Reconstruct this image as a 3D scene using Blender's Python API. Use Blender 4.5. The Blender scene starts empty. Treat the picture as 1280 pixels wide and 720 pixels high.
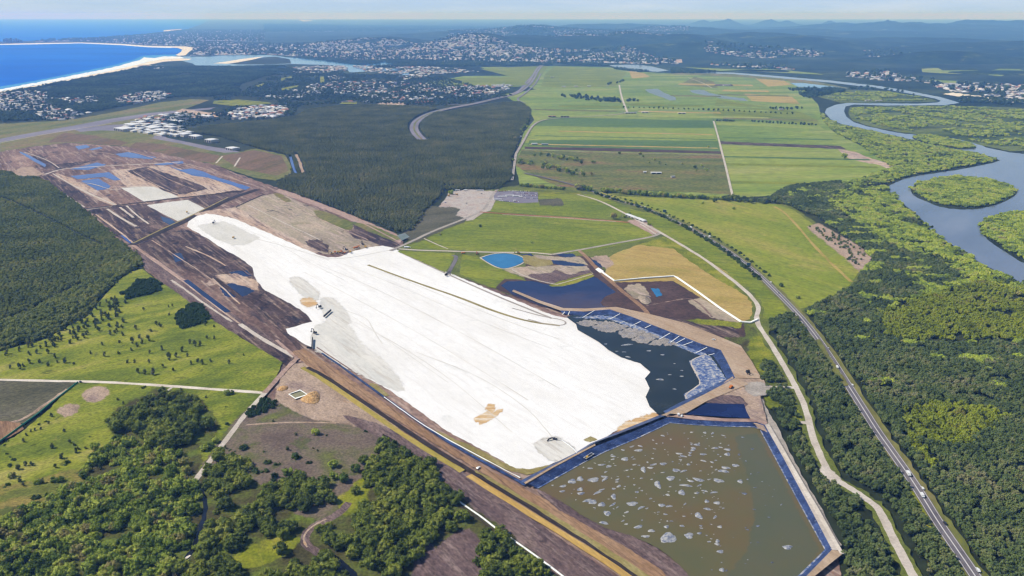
import bpy, bmesh, math, random
import numpy as np
from mathutils import Vector, noise as mnoise
R = math.radians
scene = bpy.context.scene
COL = scene.collection
F, H, YH = 985.0, 500.0, 17.5           # focal length in photo pixels, eye height in metres, eye-level row
TH = math.atan((360 - YH) / F)
CT, ST = math.cos(TH), math.sin(TH)
rng = random.Random(11)

def P(x, y, z=0.0):
    """photo pixel -> point of the ground plane (height z)"""
    u = (x - 640) / F; v = (y - 360) / F
    d = (u, CT - v * ST, -ST - v * CT)
    t = (z - H) / d[2]
    return Vector((t * d[0], t * d[1], z))

def lin(r, g, b, k=1.0):
    f = lambda c: ((c / 255 + 0.055) / 1.055) ** 2.4 if c > 10 else c / 255 / 12.92
    return (min(.92, f(r) * k), min(.92, f(g) * k), min(.92, f(b) * k), 1)

# ------------------------------------------------------------------ materials
GK = 0.84
def new_mat(name):
    m = bpy.data.materials.new(name); m.use_nodes = True
    nt = m.node_tree; b = nt.nodes['Principled BSDF']
    b.inputs['Roughness'].default_value = .95
    b.inputs['Specular IOR Level'].default_value = .12
    return m, nt, b

def ramp(nt, fac, stops, interp='LINEAR'):
    r = nt.nodes.new('ShaderNodeValToRGB'); e = r.color_ramp.elements
    r.color_ramp.interpolation = interp
    while len(e) > 1: e.remove(e[-1])
    for i, (p, c) in enumerate(stops):
        el = e[0] if i == 0 else e.new(p)
        el.position = p; el.color = c
    nt.links.new(fac, r.inputs['Fac'])
    return r.outputs['Color']

def pos_noise(nt, scale, angle=0.0, ratio=1.0, detail=6.0, rough=.6, w=0.0, dist=0.0):
    g = nt.nodes.new('ShaderNodeNewGeometry')
    mp = nt.nodes.new('ShaderNodeMapping'); mp.vector_type = 'TEXTURE'
    mp.inputs['Rotation'].default_value = (0, 0, angle)
    mp.inputs['Scale'].default_value = (scale * ratio, scale, scale)
    mp.inputs['Location'].default_value = (w * 37.7, w * 91.3, 0)
    nt.links.new(g.outputs['Position'], mp.inputs['Vector'])
    n = nt.nodes.new('ShaderNodeTexNoise')
    n.inputs['Scale'].default_value = 1.0; n.inputs['Detail'].default_value = detail
    n.inputs['Roughness'].default_value = rough; n.inputs['Distortion'].default_value = dist
    nt.links.new(mp.outputs['Vector'], n.inputs['Vector'])
    return n.outputs['Fac']

def mix(nt, fac, a, b, mode='MIX'):
    m = nt.nodes.new('ShaderNodeMix'); m.data_type = 'RGBA'; m.blend_type = mode
    for sock, val in ((m.inputs['Factor'], fac), (m.inputs[6], a), (m.inputs[7], b)):
        if isinstance(val, (int, float)): sock.default_value = val
        elif isinstance(val, tuple): sock.default_value = val
        else: nt.links.new(val, sock)
    return m.outputs[2]

_gm = {}
def gmat(name, cols, scale=60, angle=0.0, ratio=1.0, spread=.34, fine=.35, fscale=5, lines=None, spots=None, rough=.95, k=GK, detail=7.0, w=0.0):
    """ground: colours (sRGB as photographed) spread over a fractal noise, fine grain, optional stretched lines and blotches"""
    m, nt, b = new_mat(name)
    n = len(cols); lo, hi = .5 - spread / 2, .5 + spread / 2
    stops = [(lo + (hi - lo) * i / max(1, n - 1), lin(*c, k)) for i, c in enumerate(cols)]
    c = ramp(nt, pos_noise(nt, scale, angle, ratio, detail, .62, w, .3), stops)
    if lines:     # (colour, scale across, ratio, amount)
        lc, ls, lr, la = lines
        f = ramp(nt, pos_noise(nt, ls, angle, lr, 4, .6, w + 3), [(.52, (0, 0, 0, 1)), (.66, (la, la, la, 1))])
        c = mix(nt, f, c, lin(*lc, k))
    if spots:     # (colour, scale, threshold, amount)
        for lc, ls, th, la in ([spots] if not isinstance(spots, list) else spots):
            f = ramp(nt, pos_noise(nt, ls, angle, max(1, ratio * .5), 6, .65, w + 7 + th, .6), [(th, (0, 0, 0, 1)), (th + .07, (la, la, la, 1))])
            c = mix(nt, f, c, lin(*lc, k))
    g = ramp(nt, pos_noise(nt, fscale, angle, 1 + (ratio - 1) * .3, 3, .6, w + 1), [(.3, (1 - fine,) * 3 + (1,)), (.7, (1 + fine * .55,) * 3 + (1,))])
    c = mix(nt, 1.0, c, g, 'MULTIPLY')
    nt.links.new(c, b.inputs['Base Color'])
    b.inputs['Roughness'].default_value = rough
    return m

def plain(name, c, rough=.6, spec=.3, k=GK, metal=0.0):
    m, nt, b = new_mat(name)
    n = pos_noise(nt, 2.5, detail=3)
    col = lin(*c, k)
    cc = ramp(nt, n, [(.3, tuple(v * .86 for v in col[:3]) + (1,)), (.7, col)])
    nt.links.new(cc, b.inputs['Base Color'])
    b.inputs['Roughness'].default_value = rough; b.inputs['Specular IOR Level'].default_value = spec
    b.inputs['Metallic'].default_value = metal
    return m

def water(name, cols, scale=200, rough=.18, spec=.5, angle=0., ratio=1., spread=.4, bump=.25, k=.8, bscale=6):
    m, nt, b = new_mat(name)
    n = len(cols); lo, hi = .5 - spread / 2, .5 + spread / 2
    c = ramp(nt, pos_noise(nt, scale, angle, ratio, 5, .55, 2), [(lo + (hi - lo) * i / max(1, n - 1), lin(*cc, k)) for i, cc in enumerate(cols)])
    nt.links.new(c, b.inputs['Base Color'])
    b.inputs['Roughness'].default_value = rough; b.inputs['Specular IOR Level'].default_value = spec
    bp = nt.nodes.new('ShaderNodeBump'); bp.inputs['Strength'].default_value = bump; bp.inputs['Distance'].default_value = .4
    nt.links.new(pos_noise(nt, bscale, detail=3, w=5), bp.inputs['Height']); nt.links.new(bp.outputs['Normal'], b.inputs['Normal'])
    return m

def foliage(name, cols, k=1.0, scale=55, rnd=.55, detail=3.0):
    """leaf colour differs from tree to tree and drifts across the stand"""
    m, nt, b = new_mat(name)
    oi = nt.nodes.new('ShaderNodeObjectInfo')
    n = pos_noise(nt, scale, detail=detail, rough=.6)
    mx = nt.nodes.new('ShaderNodeMath'); mx.operation = 'MULTIPLY_ADD'
    mx.inputs[1].default_value = rnd; nt.links.new(oi.outputs['Random'], mx.inputs[0])
    m2 = nt.nodes.new('ShaderNodeMath'); m2.operation = 'MULTIPLY_ADD'; m2.inputs[1].default_value = 1.9; m2.inputs[2].default_value = -.45 - rnd / 2
    nt.links.new(n, m2.inputs[0]); nt.links.new(m2.outputs[0], mx.inputs[2])
    c = ramp(nt, mx.outputs[0], [(i / (len(cols) - 1), lin(*cc, k)) for i, cc in enumerate(cols)])
    nt.links.new(c, b.inputs['Base Color'])
    b.inputs['Roughness'].default_value = .75; b.inputs['Specular IOR Level'].default_value = .2
    tr = nt.nodes.new('ShaderNodeBsdfTranslucent'); nt.links.new(c, tr.inputs['Color'])
    ms = nt.nodes.new('ShaderNodeMixShader'); ms.inputs[0].default_value = .25
    nt.links.new(b.outputs[0], ms.inputs[1]); nt.links.new(tr.outputs[0], ms.inputs[2])
    nt.links.new(ms.outputs[0], nt.nodes['Material Output'].inputs['Surface'])
    return m

# ------------------------------------------------------------------ objects
def tag(o, label=None, cat=None, group=None, kind=None):
    if label: o['label'] = label
    if cat: o['category'] = cat
    if group: o['group'] = group
    if kind: o['kind'] = kind
    return o

def link(name, me, parent=None):
    o = bpy.data.objects.new(name, me); COL.objects.link(o)
    if parent is not None: o.parent = parent
    return o

def empty(name, loc=(0, 0, 0), rz=0.0, s=1.0):
    o = link(name, None); o.location = loc; o.rotation_euler = (0, 0, rz); o.scale = (s, s, s); o.empty_display_size = .5
    return o

def mesh(name, verts, faces, mats, idx=None, smooth=False):
    me = bpy.data.meshes.new(name); me.from_pydata([tuple(v) for v in verts], [], faces)
    for m in (mats if isinstance(mats, (list, tuple)) else [mats]): me.materials.append(m)
    if idx: me.polygons.foreach_set('material_index', idx)
    if smooth: me.polygons.foreach_set('use_smooth', [True] * len(me.polygons))
    me.update()
    return me

_z = [0.0]
def layer(step=.010):
    _z[0] += step
    return _z[0]

def fract(pts, amp, seg, closed=True, r=None):
    """subdivide a pixel outline and roughen it"""
    r = r or rng; out = []; n = len(pts)
    for i in range(n if closed else n - 1):
        a, b = pts[i], pts[(i + 1) % n]
        L = math.hypot(b[0] - a[0], b[1] - a[1]); k = max(1, int(L / seg))
        nx, ny = (-(b[1] - a[1]) / (L + 1e-6), (b[0] - a[0]) / (L + 1e-6))
        for j in range(k):
            t = j / k; x = a[0] + (b[0] - a[0]) * t; y = a[1] + (b[1] - a[1]) * t
            w = 0 if j == 0 else amp * (r.random() - .5) * 2
            sc = max(.12, min(1, (y - 20) / 200))
            out.append((x + nx * w * sc, y + ny * w * sc * .7))
    if not closed: out.append(pts[-1])
    return out

def smooth_px(pts, closed=True, it=2):
    for _ in range(it):
        q = []; n = len(pts)
        if not closed: q.append(pts[0])
        for i in range(n if closed else n - 1):
            a, b = pts[i], pts[(i + 1) % n]
            q += [(a[0] * .75 + b[0] * .25, a[1] * .75 + b[1] * .25), (a[0] * .25 + b[0] * .75, a[1] * .25 + b[1] * .75)]
        if not closed: q.append(pts[-1])
        pts = q
    return pts

_fe = {}
def feathered(mat):
    '''the same ground, thinning out over its margin (mesh attribute fade)'''
    if mat.name in _fe: return _fe[mat.name]
    m = mat.copy(); m.name = mat.name + '_margin'; nt = m.node_tree; out = nt.nodes['Material Output']
    src = out.inputs['Surface'].links[0].from_socket
    at = nt.nodes.new('ShaderNodeAttribute'); at.attribute_name = 'fade'
    n = pos_noise(nt, 9.0, detail=6, rough=.7, w=11)
    a = nt.nodes.new('ShaderNodeMath'); a.operation = 'MULTIPLY_ADD'; a.inputs[1].default_value = 1.9; a.inputs[2].default_value = -1.2; nt.links.new(n, a.inputs[0])
    b = nt.nodes.new('ShaderNodeMath'); b.operation = 'MULTIPLY_ADD'; b.inputs[1].default_value = 1.75; nt.links.new(at.outputs['Fac'], b.inputs[0]); nt.links.new(a.outputs[0], b.inputs[2])
    r = nt.nodes.new('ShaderNodeMapRange'); r.interpolation_type = 'SMOOTHSTEP'; r.inputs[1].default_value = 0.0; r.inputs[2].default_value = 1.0; nt.links.new(b.outputs[0], r.inputs[0])
    tr = nt.nodes.new('ShaderNodeBsdfTransparent'); ms = nt.nodes.new('ShaderNodeMixShader')
    hf = nt.nodes.new('ShaderNodeMapRange'); hf.inputs[1].default_value = .28; hf.inputs[2].default_value = .72; nt.links.new(pos_noise(nt, .35, detail=1.0, w=5), hf.inputs[0])
    gt = nt.nodes.new('ShaderNodeMath'); gt.operation = 'GREATER_THAN'; nt.links.new(r.outputs[0], gt.inputs[0]); nt.links.new(hf.outputs[0], gt.inputs[1])
    nt.links.new(gt.outputs[0], ms.inputs[0]); nt.links.new(tr.outputs[0], ms.inputs[1]); nt.links.new(src, ms.inputs[2]); nt.links.new(ms.outputs[0], out.inputs['Surface'])
    _fe[mat.name] = m
    return m
FE = {'pasture': 1.6, 'field': .7, 'lime_field': .8, 'works_ground': 2.2, 'wood_floor': 9, 'purple_paddock': 7, 'mud_patch': 7, 'green_clearing': 8, 'bare_patch': 6, 'rough_ground': 7, 'base_grass': 6, 'bright_field': 1.2, 'verge': 1.5, 'tan_field': 1.5, 'wet_mud': 3.5,
 'paddock': 1.2, 'farmland': 1, 'airfield_grass': 1.2, 'sand_platform': .9, 'sand_fringe': 3, 'haul_road': 1.2, 'mud_strip': 3, 'dirt_yard': 4, 'grass_patch': 7, 'brush_ground': 5, 'gravel_patch': 4, 'yard_ground': 2, 'silted_liner': .6, 'fallow': .4, 'clearing': 1, 'bare_strip': 1.5, 'river_flat': 2, 'far_flat': 1.5, 'dirt_bank': 2, 'lagoon': 1.2, 'heath_paddock': 1, 'forest_floor': 2, 'surf': .8, 'shallows': 9, 'mud_fan': 2, 'clear_water': 8, 'beach': .4}
def sheet(name, pts, mat, label=None, cat=None, amp=.7, seg=4, sm=0, z=None, kind='structure', group=None, dz=0.0, fe=None):
    fe = FE.get(name, 0) if fe is None else fe
    p = smooth_px(pts, True, sm) if sm else pts
    if amp: p = fract(p, amp, seg)
    z = layer() if z is None else z
    z += dz
    if fe:
        ar = sum(p[i][0] * p[(i + 1) % len(p)][1] - p[(i + 1) % len(p)][0] * p[i][1] for i in range(len(p))); sg = 1 if ar > 0 else -1
        q = []; n = len(p)
        for i in range(n):
            a, b = p[i - 2], p[(i + 2) % n]; L = math.hypot(b[0] - a[0], b[1] - a[1]) + 1e-6
            nx, ny = (b[1] - a[1]) / L * sg, -(b[0] - a[0]) / L * sg; s_ = fe * max(.15, min(1.3, (p[i][1] - 20) / 300))
            q.append((p[i][0] + nx * s_ * 1.1, p[i][1] + ny * s_ * .7))
        V = [P(x, y, z) for x, y in p] + [P(x, y, z - .001 - .005 * rng.random()) for x, y in q]
        fs = [list(range(n))] + [[i, n + i, n + (i + 1) % n, (i + 1) % n] for i in range(n)]
        me = mesh(name, V, fs, feathered(mat)); at = me.attributes.new('fade', 'FLOAT', 'POINT'); at.data.foreach_set('value', [1.0] * n + [0.0] * n)
        if me.polygons[0].normal.z < 0: me.flip_normals()
        return tag(link(name, me), label, cat, group, kind)
    v = [P(x, y, z) for x, y in p]
    area = sum(v[i].x * v[(i + 1) % len(v)].y - v[(i + 1) % len(v)].x * v[i].y for i in range(len(v)))
    if area < 0: v.reverse()
    o = link(name, mesh(name, v, [list(range(len(v)))], mat))
    return tag(o, label, cat, group, kind)

def wpoly(pts, it=2, z=0.0):
    """pixel polyline -> smooth world polyline"""
    return [P(x, y, z) for x, y in (smooth_px(pts, False, it) if it else pts)]

def ribbon(name, pts, width, mat, label=None, cat=None, it=2, z=None, kind='structure', jit=0.0, shift=0.0, parent=None):
    """a strip width metres wide along a pixel polyline; width may be (start, end)"""
    z = layer() if z is None else z; w = [Vector((p.x, p.y, 0)) for p in wpoly(pts, it, z)]
    w0, w1 = (width, width) if isinstance(width, (int, float)) else width
    vs = []; n = len(w)
    for i, p in enumerate(w):
        t = (w[min(n - 1, i + 1)] - w[max(0, i - 1)]); t.z = 0; t.normalize()
        nrm = Vector((-t.y, t.x, 0)); hw = (w0 + (w1 - w0) * i / (n - 1)) / 2
        a = hw + rng.uniform(-jit, jit); b = hw + rng.uniform(-jit, jit)
        vs.append(p + nrm * (a + shift) + Vector((0, 0, z))); vs.append(p - nrm * (b - shift) + Vector((0, 0, z)))
    fs = [[2 * i + 1, 2 * i + 3, 2 * i + 2, 2 * i] for i in range(n - 1)]
    o = link(name, mesh(name, vs, fs, mat), parent)
    return tag(o, label, cat, None, kind) if parent is None else o

def resample(w, n):
    d = [0]
    for a, b in zip(w, w[1:]): d.append(d[-1] + (b - a).length)
    out = []; j = 0
    for i in range(n):
        s = d[-1] * i / (n - 1)
        while j < len(d) - 2 and d[j + 1] < s: j += 1
        t = (s - d[j]) / max(1e-6, d[j + 1] - d[j]); out.append(w[j].lerp(w[j + 1], min(1, t)))
    return out

FEET = []
def slope(name, a_px, za, b_px, zb, mat, label=None, cat=None, n=60, rough=.0, kind='structure', keep=True):
    """bank face between two pixel polylines at their own heights"""
    if name == 'pond_liner' and len(a_px) == len(b_px):      # keep the wet face of the liner narrow
        b_px = [(a[0] + (b[0] - a[0]) * .74, a[1] + (b[1] - a[1]) * .74) for a, b in zip(a_px, b_px)]; FEET.append(b_px)
    A = [P(x, y, za) for x, y in a_px]; B = [P(x, y, zb) for x, y in b_px]
    if len(A) == len(B) and keep:
        A2, B2 = [], []
        for i in range(len(A) - 1):
            k = max(2, int((A[i + 1] - A[i]).length / 8))
            for j in range(k):
                A2.append(A[i].lerp(A[i + 1], j / k)); B2.append(B[i].lerp(B[i + 1], j / k))
        A2.append(A[-1]); B2.append(B[-1]); A, B = A2, B2
    else: A, B = resample(A, n), resample(B, n)
    n = len(A)
    jj = lambda s: Vector((rng.uniform(-s, s), rng.uniform(-s, s), 0))
    vs = []
    for p, q in zip(A, B): vs += [p + jj(rough * .3), p.lerp(q, .5) + jj(rough * .3), q + jj(rough)]
    fs = []
    for i in range(n - 1):
        for k in (0, 1): fs.append([3 * i + k, 3 * i + k + 1, 3 * i + 3 + k + 1, 3 * i + 3 + k])
    me = mesh(name, vs, fs, mat)
    if sum(p.normal.z for p in me.polygons) < 0: me.flip_normals()
    o = link(name, me)
    return tag(o, label, cat, None, kind)

class MB:
    def __init__(s): s.v = []; s.f = []; s.m = []
    def box(s, c, d, mi=0, rz=0.0, taper=(1, 1), top=True):
        k = len(s.v); cs, sn = math.cos(rz), math.sin(rz)
        for zz, tx, ty in ((-.5, 1, 1), (.5, *taper)):
            for x, y in ((-.5, -.5), (.5, -.5), (.5, .5), (-.5, .5)):
                X, Y = x * d[0] * tx, y * d[1] * ty
                s.v.append((c[0] + X * cs - Y * sn, c[1] + X * sn + Y * cs, c[2] + zz * d[2]))
        for q in ((3, 2, 1, 0), (4, 5, 6, 7), (0, 1, 5, 4), (1, 2, 6, 5), (2, 3, 7, 6), (3, 0, 4, 7)):
            s.f.append([k + i for i in q]); s.m.append(mi)
        return s
    def prism(s, prof, x0, x1, mi=0):
        """profile in (y, z), extruded along x"""
        k = len(s.v); n = len(prof)
        for x in (x0, x1):
            for y, z in prof: s.v.append((x, y, z))
        s.f += [[k + i for i in range(n)][::-1], [k + n + i for i in range(n)]]; s.m += [mi, mi]
        for i in range(n):
            j = (i + 1) % n; s.f.append([k + i, k + j, k + n + j, k + n + i]); s.m.append(mi)
        return s
    def side(s, prof, y0, y1, mi=0):
        """profile in (x, z), extruded along y"""
        k = len(s.v); n = len(prof)
        for y in (y0, y1):
            for x, z in prof: s.v.append((x, y, z))
        s.f += [[k + i for i in range(n)], [k + n + i for i in range(n)][::-1]]; s.m += [mi, mi]
        for i in range(n):
            j = (i + 1) % n; s.f.append([k + j, k + i, k + n + i, k + n + j]); s.m.append(mi)
        return s
    def wheel(s, c, r, w, mi=0, n=10):
        return s.side([(c[0] + r * math.cos(2 * math.pi * i / n), c[2] + r * math.sin(2 * math.pi * i / n)) for i in range(n)], c[1] - w / 2, c[1] + w / 2, mi)
    def data(s, name, mats): return mesh(name, s.v, s.f, mats, s.m)
    def build(s, name, mats, parent=None): return link(name, s.data(name, mats), parent)

def inside(px, py, poly):
    """vectorised point in polygon"""
    res = np.zeros(len(px), bool); n = len(poly)
    for i in range(n):
        x1, y1 = poly[i]; x2, y2 = poly[(i + 1) % n]
        if y1 == y2: continue
        c = ((y1 > py) != (y2 > py)) & (px < (x2 - x1) * (py - y1) / (y2 - y1) + x1)
        res ^= c
    return res

nprng = np.random.default_rng(5)
def scatter(poly_px, step, jit=.8, gap=0.0, gscale=60.0, holes=(), seed=0.0, warp=None):
    """jittered-grid points of a pixel polygon, in world metres; gap thins the stand in patches"""
    w = [(p.x, p.y) for p in (P(x, y) for x, y in poly_px)]
    xs = [a for a, b in w]; ys = [b for a, b in w]
    gx, gy = np.meshgrid(np.arange(min(xs), max(xs), step), np.arange(min(ys), max(ys), step))
    gx = gx.ravel() + (nprng.random(gx.size) - .5) * step * jit * 2; gy = gy.ravel() + (nprng.random(gy.size) - .5) * step * jit * 2
    warp = min(10, step * 1.1) if warp is None else warp
    k = inside(gx, gy, w)
    if warp:      # ragged margin
        ws = step * 3.0; near = np.ones(len(gx), bool)
        dx = np.array([mnoise.noise(Vector((a / ws, b / ws, 1.7))) + .6 * mnoise.noise(Vector((a / ws * 3, b / ws * 3, 4.1))) for a, b in zip(gx, gy)]); dy = np.roll(dx, 37)
        k = inside(gx + dx * warp * 1.6, gy + dy * warp, w)
    for h in holes: k &= ~inside(gx, gy, [(p.x, p.y) for p in (P(x, y) for x, y in h)])
    gx, gy = gx[k], gy[k]
    if gap:
        v = np.array([mnoise.fractal(Vector((a / gscale + seed, b / gscale, seed)), 1.0, 2.0, 3) for a, b in zip(gx, gy)])
        k = v > -0.55 + gap; gx, gy = gx[k], gy[k]
    return np.stack([gx, gy], 1)

def to_px(x, y, z=0.0):
    dz = z - H; zc = y * CT - dz * ST; yc = y * ST + dz * CT
    return 640 + F * x / zc, 360 - F * yc / zc

def gn_stuff(name, pts, sources, smin, smax, label, cat, z=1.0, flat=1.0, tilt=.06):
    """one object: instances of the given source meshes on points"""
    me = bpy.data.meshes.new(name)
    zz = z if not np.isscalar(z) else np.full(len(pts), z)
    me.from_pydata([(float(a), float(b), float(c)) for (a, b), c in zip(pts, zz)], [], [])
    o = link(name, me)
    g = bpy.data.node_groups.new(name + '_scatter', 'GeometryNodeTree')
    g.interface.new_socket('Geometry', in_out='INPUT', socket_type='NodeSocketGeometry')
    g.interface.new_socket('Geometry', in_out='OUTPUT', socket_type='NodeSocketGeometry')
    N = g.nodes.new; L = g.links.new
    gi, go, ip = N('NodeGroupInput'), N('NodeGroupOutput'), N('GeometryNodeInstanceOnPoints')
    gti = N('GeometryNodeGeometryToInstance')
    for s in sources:
        oi = N('GeometryNodeObjectInfo'); oi.transform_space = 'ORIGINAL'; oi.inputs['Object'].default_value = s; oi.inputs['As Instance'].default_value = False
        L(oi.outputs['Geometry'], gti.inputs[0])
    L(gi.outputs[0], ip.inputs['Points']); L(gti.outputs[0], ip.inputs['Instance']); ip.inputs['Pick Instance'].default_value = True
    ri = N('FunctionNodeRandomValue'); ri.data_type = 'INT'; ri.inputs[4].default_value = 0; ri.inputs[5].default_value = len(sources) - 1; ri.inputs['Seed'].default_value = 3
    L(ri.outputs[2], ip.inputs['Instance Index'])
    rr = N('FunctionNodeRandomValue'); rr.data_type = 'FLOAT_VECTOR'; rr.inputs[0].default_value = (-tilt, -tilt, 0); rr.inputs[1].default_value = (tilt, tilt, 6.28)
    L(rr.outputs[0], ip.inputs['Rotation'])
    rs = N('FunctionNodeRandomValue'); rs.data_type = 'FLOAT'; rs.inputs[2].default_value = smin; rs.inputs[3].default_value = smax; rs.inputs['Seed'].default_value = 9
    cx = N('ShaderNodeCombineXYZ'); mu = N('ShaderNodeMath'); mu.operation = 'MULTIPLY'; mu.inputs[1].default_value = flat
    L(rs.outputs[1], mu.inputs[0]); L(rs.outputs[1], cx.inputs[0]); L(rs.outputs[1], cx.inputs[1]); L(mu.outputs[0], cx.inputs[2])
    L(cx.outputs[0], ip.inputs['Scale'])
    L(ip.outputs[0], go.inputs[0])
    md = o.modifiers.new('scatter', 'NODES'); md.node_group = g
    return tag(o, label, cat, None, 'stuff')
HAZE_C = (.18, .42, 1.0, 1); HAZE_D = 5.9e-5; SUN_E = 5.0; SUN_ROT = 270; SKY_S = .095; SKY_DUST = .3; EXPO = 0.05; USE_DN = True
VEIL = (4.7, 6.5, 9.2, 1); CLOUDC = (7.0, 7.9, 9.2, 1)
# ================================================================== the ground, water, fields, earthworks
a_, b_ = P(234, 280), P(655, 590)
PHI = math.atan2(b_.y - a_.y, b_.x - a_.x)          # bearing of the runway platform
a_, b_ = P(0, 175), P(230, 140)
PH2 = math.atan2(b_.y - a_.y, b_.x - a_.x)

M = {}
M['ground'] = gmat('forest_floor', [(38, 46, 28), (52, 60, 36), (70, 74, 46)], 500, fscale=30, fine=.5)
M['farveg'] = gmat('far_ground', [(26, 38, 26), (36, 50, 32), (58, 70, 44), (88, 98, 60)], 900, spread=.42, fscale=120, fine=.5, spots=[((120, 130, 80), 700, .66, .7), ((165, 160, 150), 180, .70, .5)])
M['lime'] = gmat('lime_pasture', [(88, 96, 24), (116, 124, 28), (140, 142, 36), (162, 154, 56)], 55, fscale=3.5, fine=.4, spots=[((84, 84, 44), 26, .6, .55), ((162, 156, 66), 38, .63, .6)])
M['limeL'] = gmat('rough_pasture', [(88, 102, 30), (114, 126, 34), (144, 148, 46), (166, 158, 80)], 62, .6, 2.6, fscale=3, fine=.45, spots=[((72, 78, 36), 16, .6, .6), ((166, 150, 78), 32, .63, .55)])
M['limeM'] = gmat('mown_field', [(106, 120, 28), (124, 134, 32), (142, 146, 42)], 120, -.2, 2.5, fscale=6, fine=.3, lines=((92, 110, 34), 12, 14, .6), spots=[((150, 144, 66), 44, .6, .6), ((92, 104, 40), 22, .62, .55)])
M['limeR'] = gmat('bright_field', [(118, 132, 36), (134, 144, 42), (148, 150, 54), (160, 152, 72)], 130, PHI, 3, fscale=6, fine=.3, lines=((112, 128, 40), 9, 16, .5), spots=[((164, 152, 78), 60, .6, .6), ((104, 124, 40), 26, .64, .5)])
M['fieldG'] = gmat('crop_field', [(80, 106, 56), (94, 118, 60), (108, 128, 66)], 220, 0, 5, fscale=12, fine=.25, lines=((60, 96, 44), 14, 20, .5))
M['fieldL'] = gmat('cane_field', [(116, 136, 50), (136, 152, 60), (150, 158, 70), (164, 162, 92)], 190, 0, 6, fscale=14, fine=.25, lines=((96, 118, 50), 18, 22, .6))
M['farm'] = gmat('farmland', [(100, 122, 50), (122, 144, 58), (142, 154, 68), (164, 162, 100)], 260, .1, 4, fscale=25, fine=.3, lines=((92, 110, 52), 26, 14, .6), spots=((160, 150, 110), 150, .66, .6))
M['scrub'] = gmat('scrub_paddock', [(86, 94, 46), (108, 114, 54), (122, 120, 64), (140, 108, 78)], 110, 0, 3, fscale=8, fine=.5, spots=[((132, 96, 76), 90, .6, .8), ((64, 78, 42), 24, .6, .7)])
M['tan'] = gmat('tan_field', [(150, 138, 62), (172, 150, 80), (184, 158, 92), (166, 158, 72)], 90, -.5, 2.5, fscale=4, fine=.22, lines=((160, 128, 68), 16, 9, .5))
M['airgrass'] = gmat('airfield_grass', [(92, 100, 46), (112, 116, 54), (128, 122, 70), (140, 118, 84)], 110, PH2, 5, fscale=10, fine=.35, spots=((150, 132, 110), 60, .66, .6))
M['airbrown'] = gmat('dry_airfield_grass', [(104, 92, 56), (118, 96, 66), (130, 104, 80), (110, 108, 56)], 90, PH2, 4, fscale=8, fine=.35)
M['heath'] = gmat('grey_heath', [(82, 80, 60), (100, 96, 72), (112, 106, 86)], 50, .5, 4, fscale=2.5, fine=.55)
M['purple'] = gmat('purple_brown_paddock', [(98, 84, 74), (114, 98, 88), (122, 108, 92), (104, 104, 62), (122, 128, 58)], 60, spread=.42, fscale=3, fine=.4, spots=((86, 94, 46), 34, .6, .75))
M['scrubfloor'] = gmat('wood_clearing', [(66, 62, 38), (84, 80, 46), (96, 104, 44), (112, 128, 46)], 45, fscale=3, fine=.5)
M['mud'] = gmat('stripped_earth', [(84, 66, 62), (116, 92, 84), (146, 118, 106), (182, 154, 138)], 70, PHI, 4.5, fscale=5, fine=.45, spread=.44, lines=((186, 164, 148), 11, 12, .8), spots=[((66, 56, 62), 38, .6, .8), ((200, 180, 164), 30, .7, .8)])
M['mudD'] = gmat('dark_mud', [(46, 38, 42), (68, 54, 55), (96, 78, 74), (150, 126, 114)], 40, PHI, 3.5, fscale=4, fine=.55, spread=.46, lines=((160, 138, 124), 7, 12, .75), spots=[((40, 38, 52), 34, .58, .85), ((172, 150, 134), 15, .66, .8)])
M['mudP'] = gmat('purple_mud', [(92, 76, 76), (112, 92, 90), (132, 112, 106)], 30, PHI, 5, fscale=2.6, fine=.5, lines=((152, 132, 126), 5, 12, .6), spots=((74, 60, 62), 14, .6, .7))
M['mudW'] = gmat('wet_brown_mud', [(70, 54, 50), (86, 66, 60), (98, 78, 72)], 60, fscale=6, fine=.35, spots=((64, 58, 70), 30, .62, .6))
M['beige'] = gmat('beige_earth', [(178, 152, 134), (196, 168, 146), (204, 182, 164), (160, 134, 122)], 60, PHI, 5, fscale=5, fine=.3, lines=((110, 88, 84), 8, 9, .8), spots=[((214, 178, 140), 44, .6, .7), ((96, 76, 74), 20, .63, .8)])
M['olive'] = gmat('pale_olive_earth', [(150, 136, 118), (168, 152, 132), (176, 162, 138), (188, 166, 146)], 70, PHI, 5, fscale=4, fine=.3, lines=((196, 174, 160), 9, 12, .8), spots=[((92, 80, 78), 26, .6, .9), ((146, 138, 100), 40, .58, .6)])
M['yard'] = gmat('dirt_yard', [(150, 128, 110), (172, 148, 128), (186, 162, 142), (152, 130, 120)], 34, PHI, 2, fscale=2.5, fine=.35, spots=[((196, 156, 106), 26, .62, .7), ((112, 98, 92), 12, .64, .7)])
M['tanroad'] = gmat('tan_haul_road', [(166, 142, 116), (180, 156, 131), (194, 172, 150)], 40, PHI, 3, fscale=3, fine=.2, lines=((166, 132, 102), 5, 9, .5))
M['brownroad'] = gmat('brown_haul_road', [(138, 108, 82), (158, 124, 94), (172, 140, 110)], 26, PHI, 8, fscale=2.5, fine=.3, lines=((112, 84, 66), 3.2, 26, .8), spots=((100, 80, 72), 14, .62, .6))
M['pinkroad'] = gmat('pink_dirt_road', [(168, 140, 126), (184, 156, 142), (150, 122, 110)], 40, PHI, 4, fscale=4, fine=.3)
M['sand'] = gmat('white_sand', [(230, 226, 221), (240, 237, 234), (247, 245, 243)], 90, PHI, 3, fscale=9, fine=.05, lines=((218, 213, 208), 8, 10, .35), k=.85, spread=.45, spots=((222, 220, 216), 30, .62, .6))
M['sandG'] = gmat('damp_grey_sand', [(214, 212, 206), (226, 222, 214), (236, 231, 223)], 34, PHI, 4, fscale=5, fine=.09, lines=((196, 186, 174), 4, 16, .6), k=.78)
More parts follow.
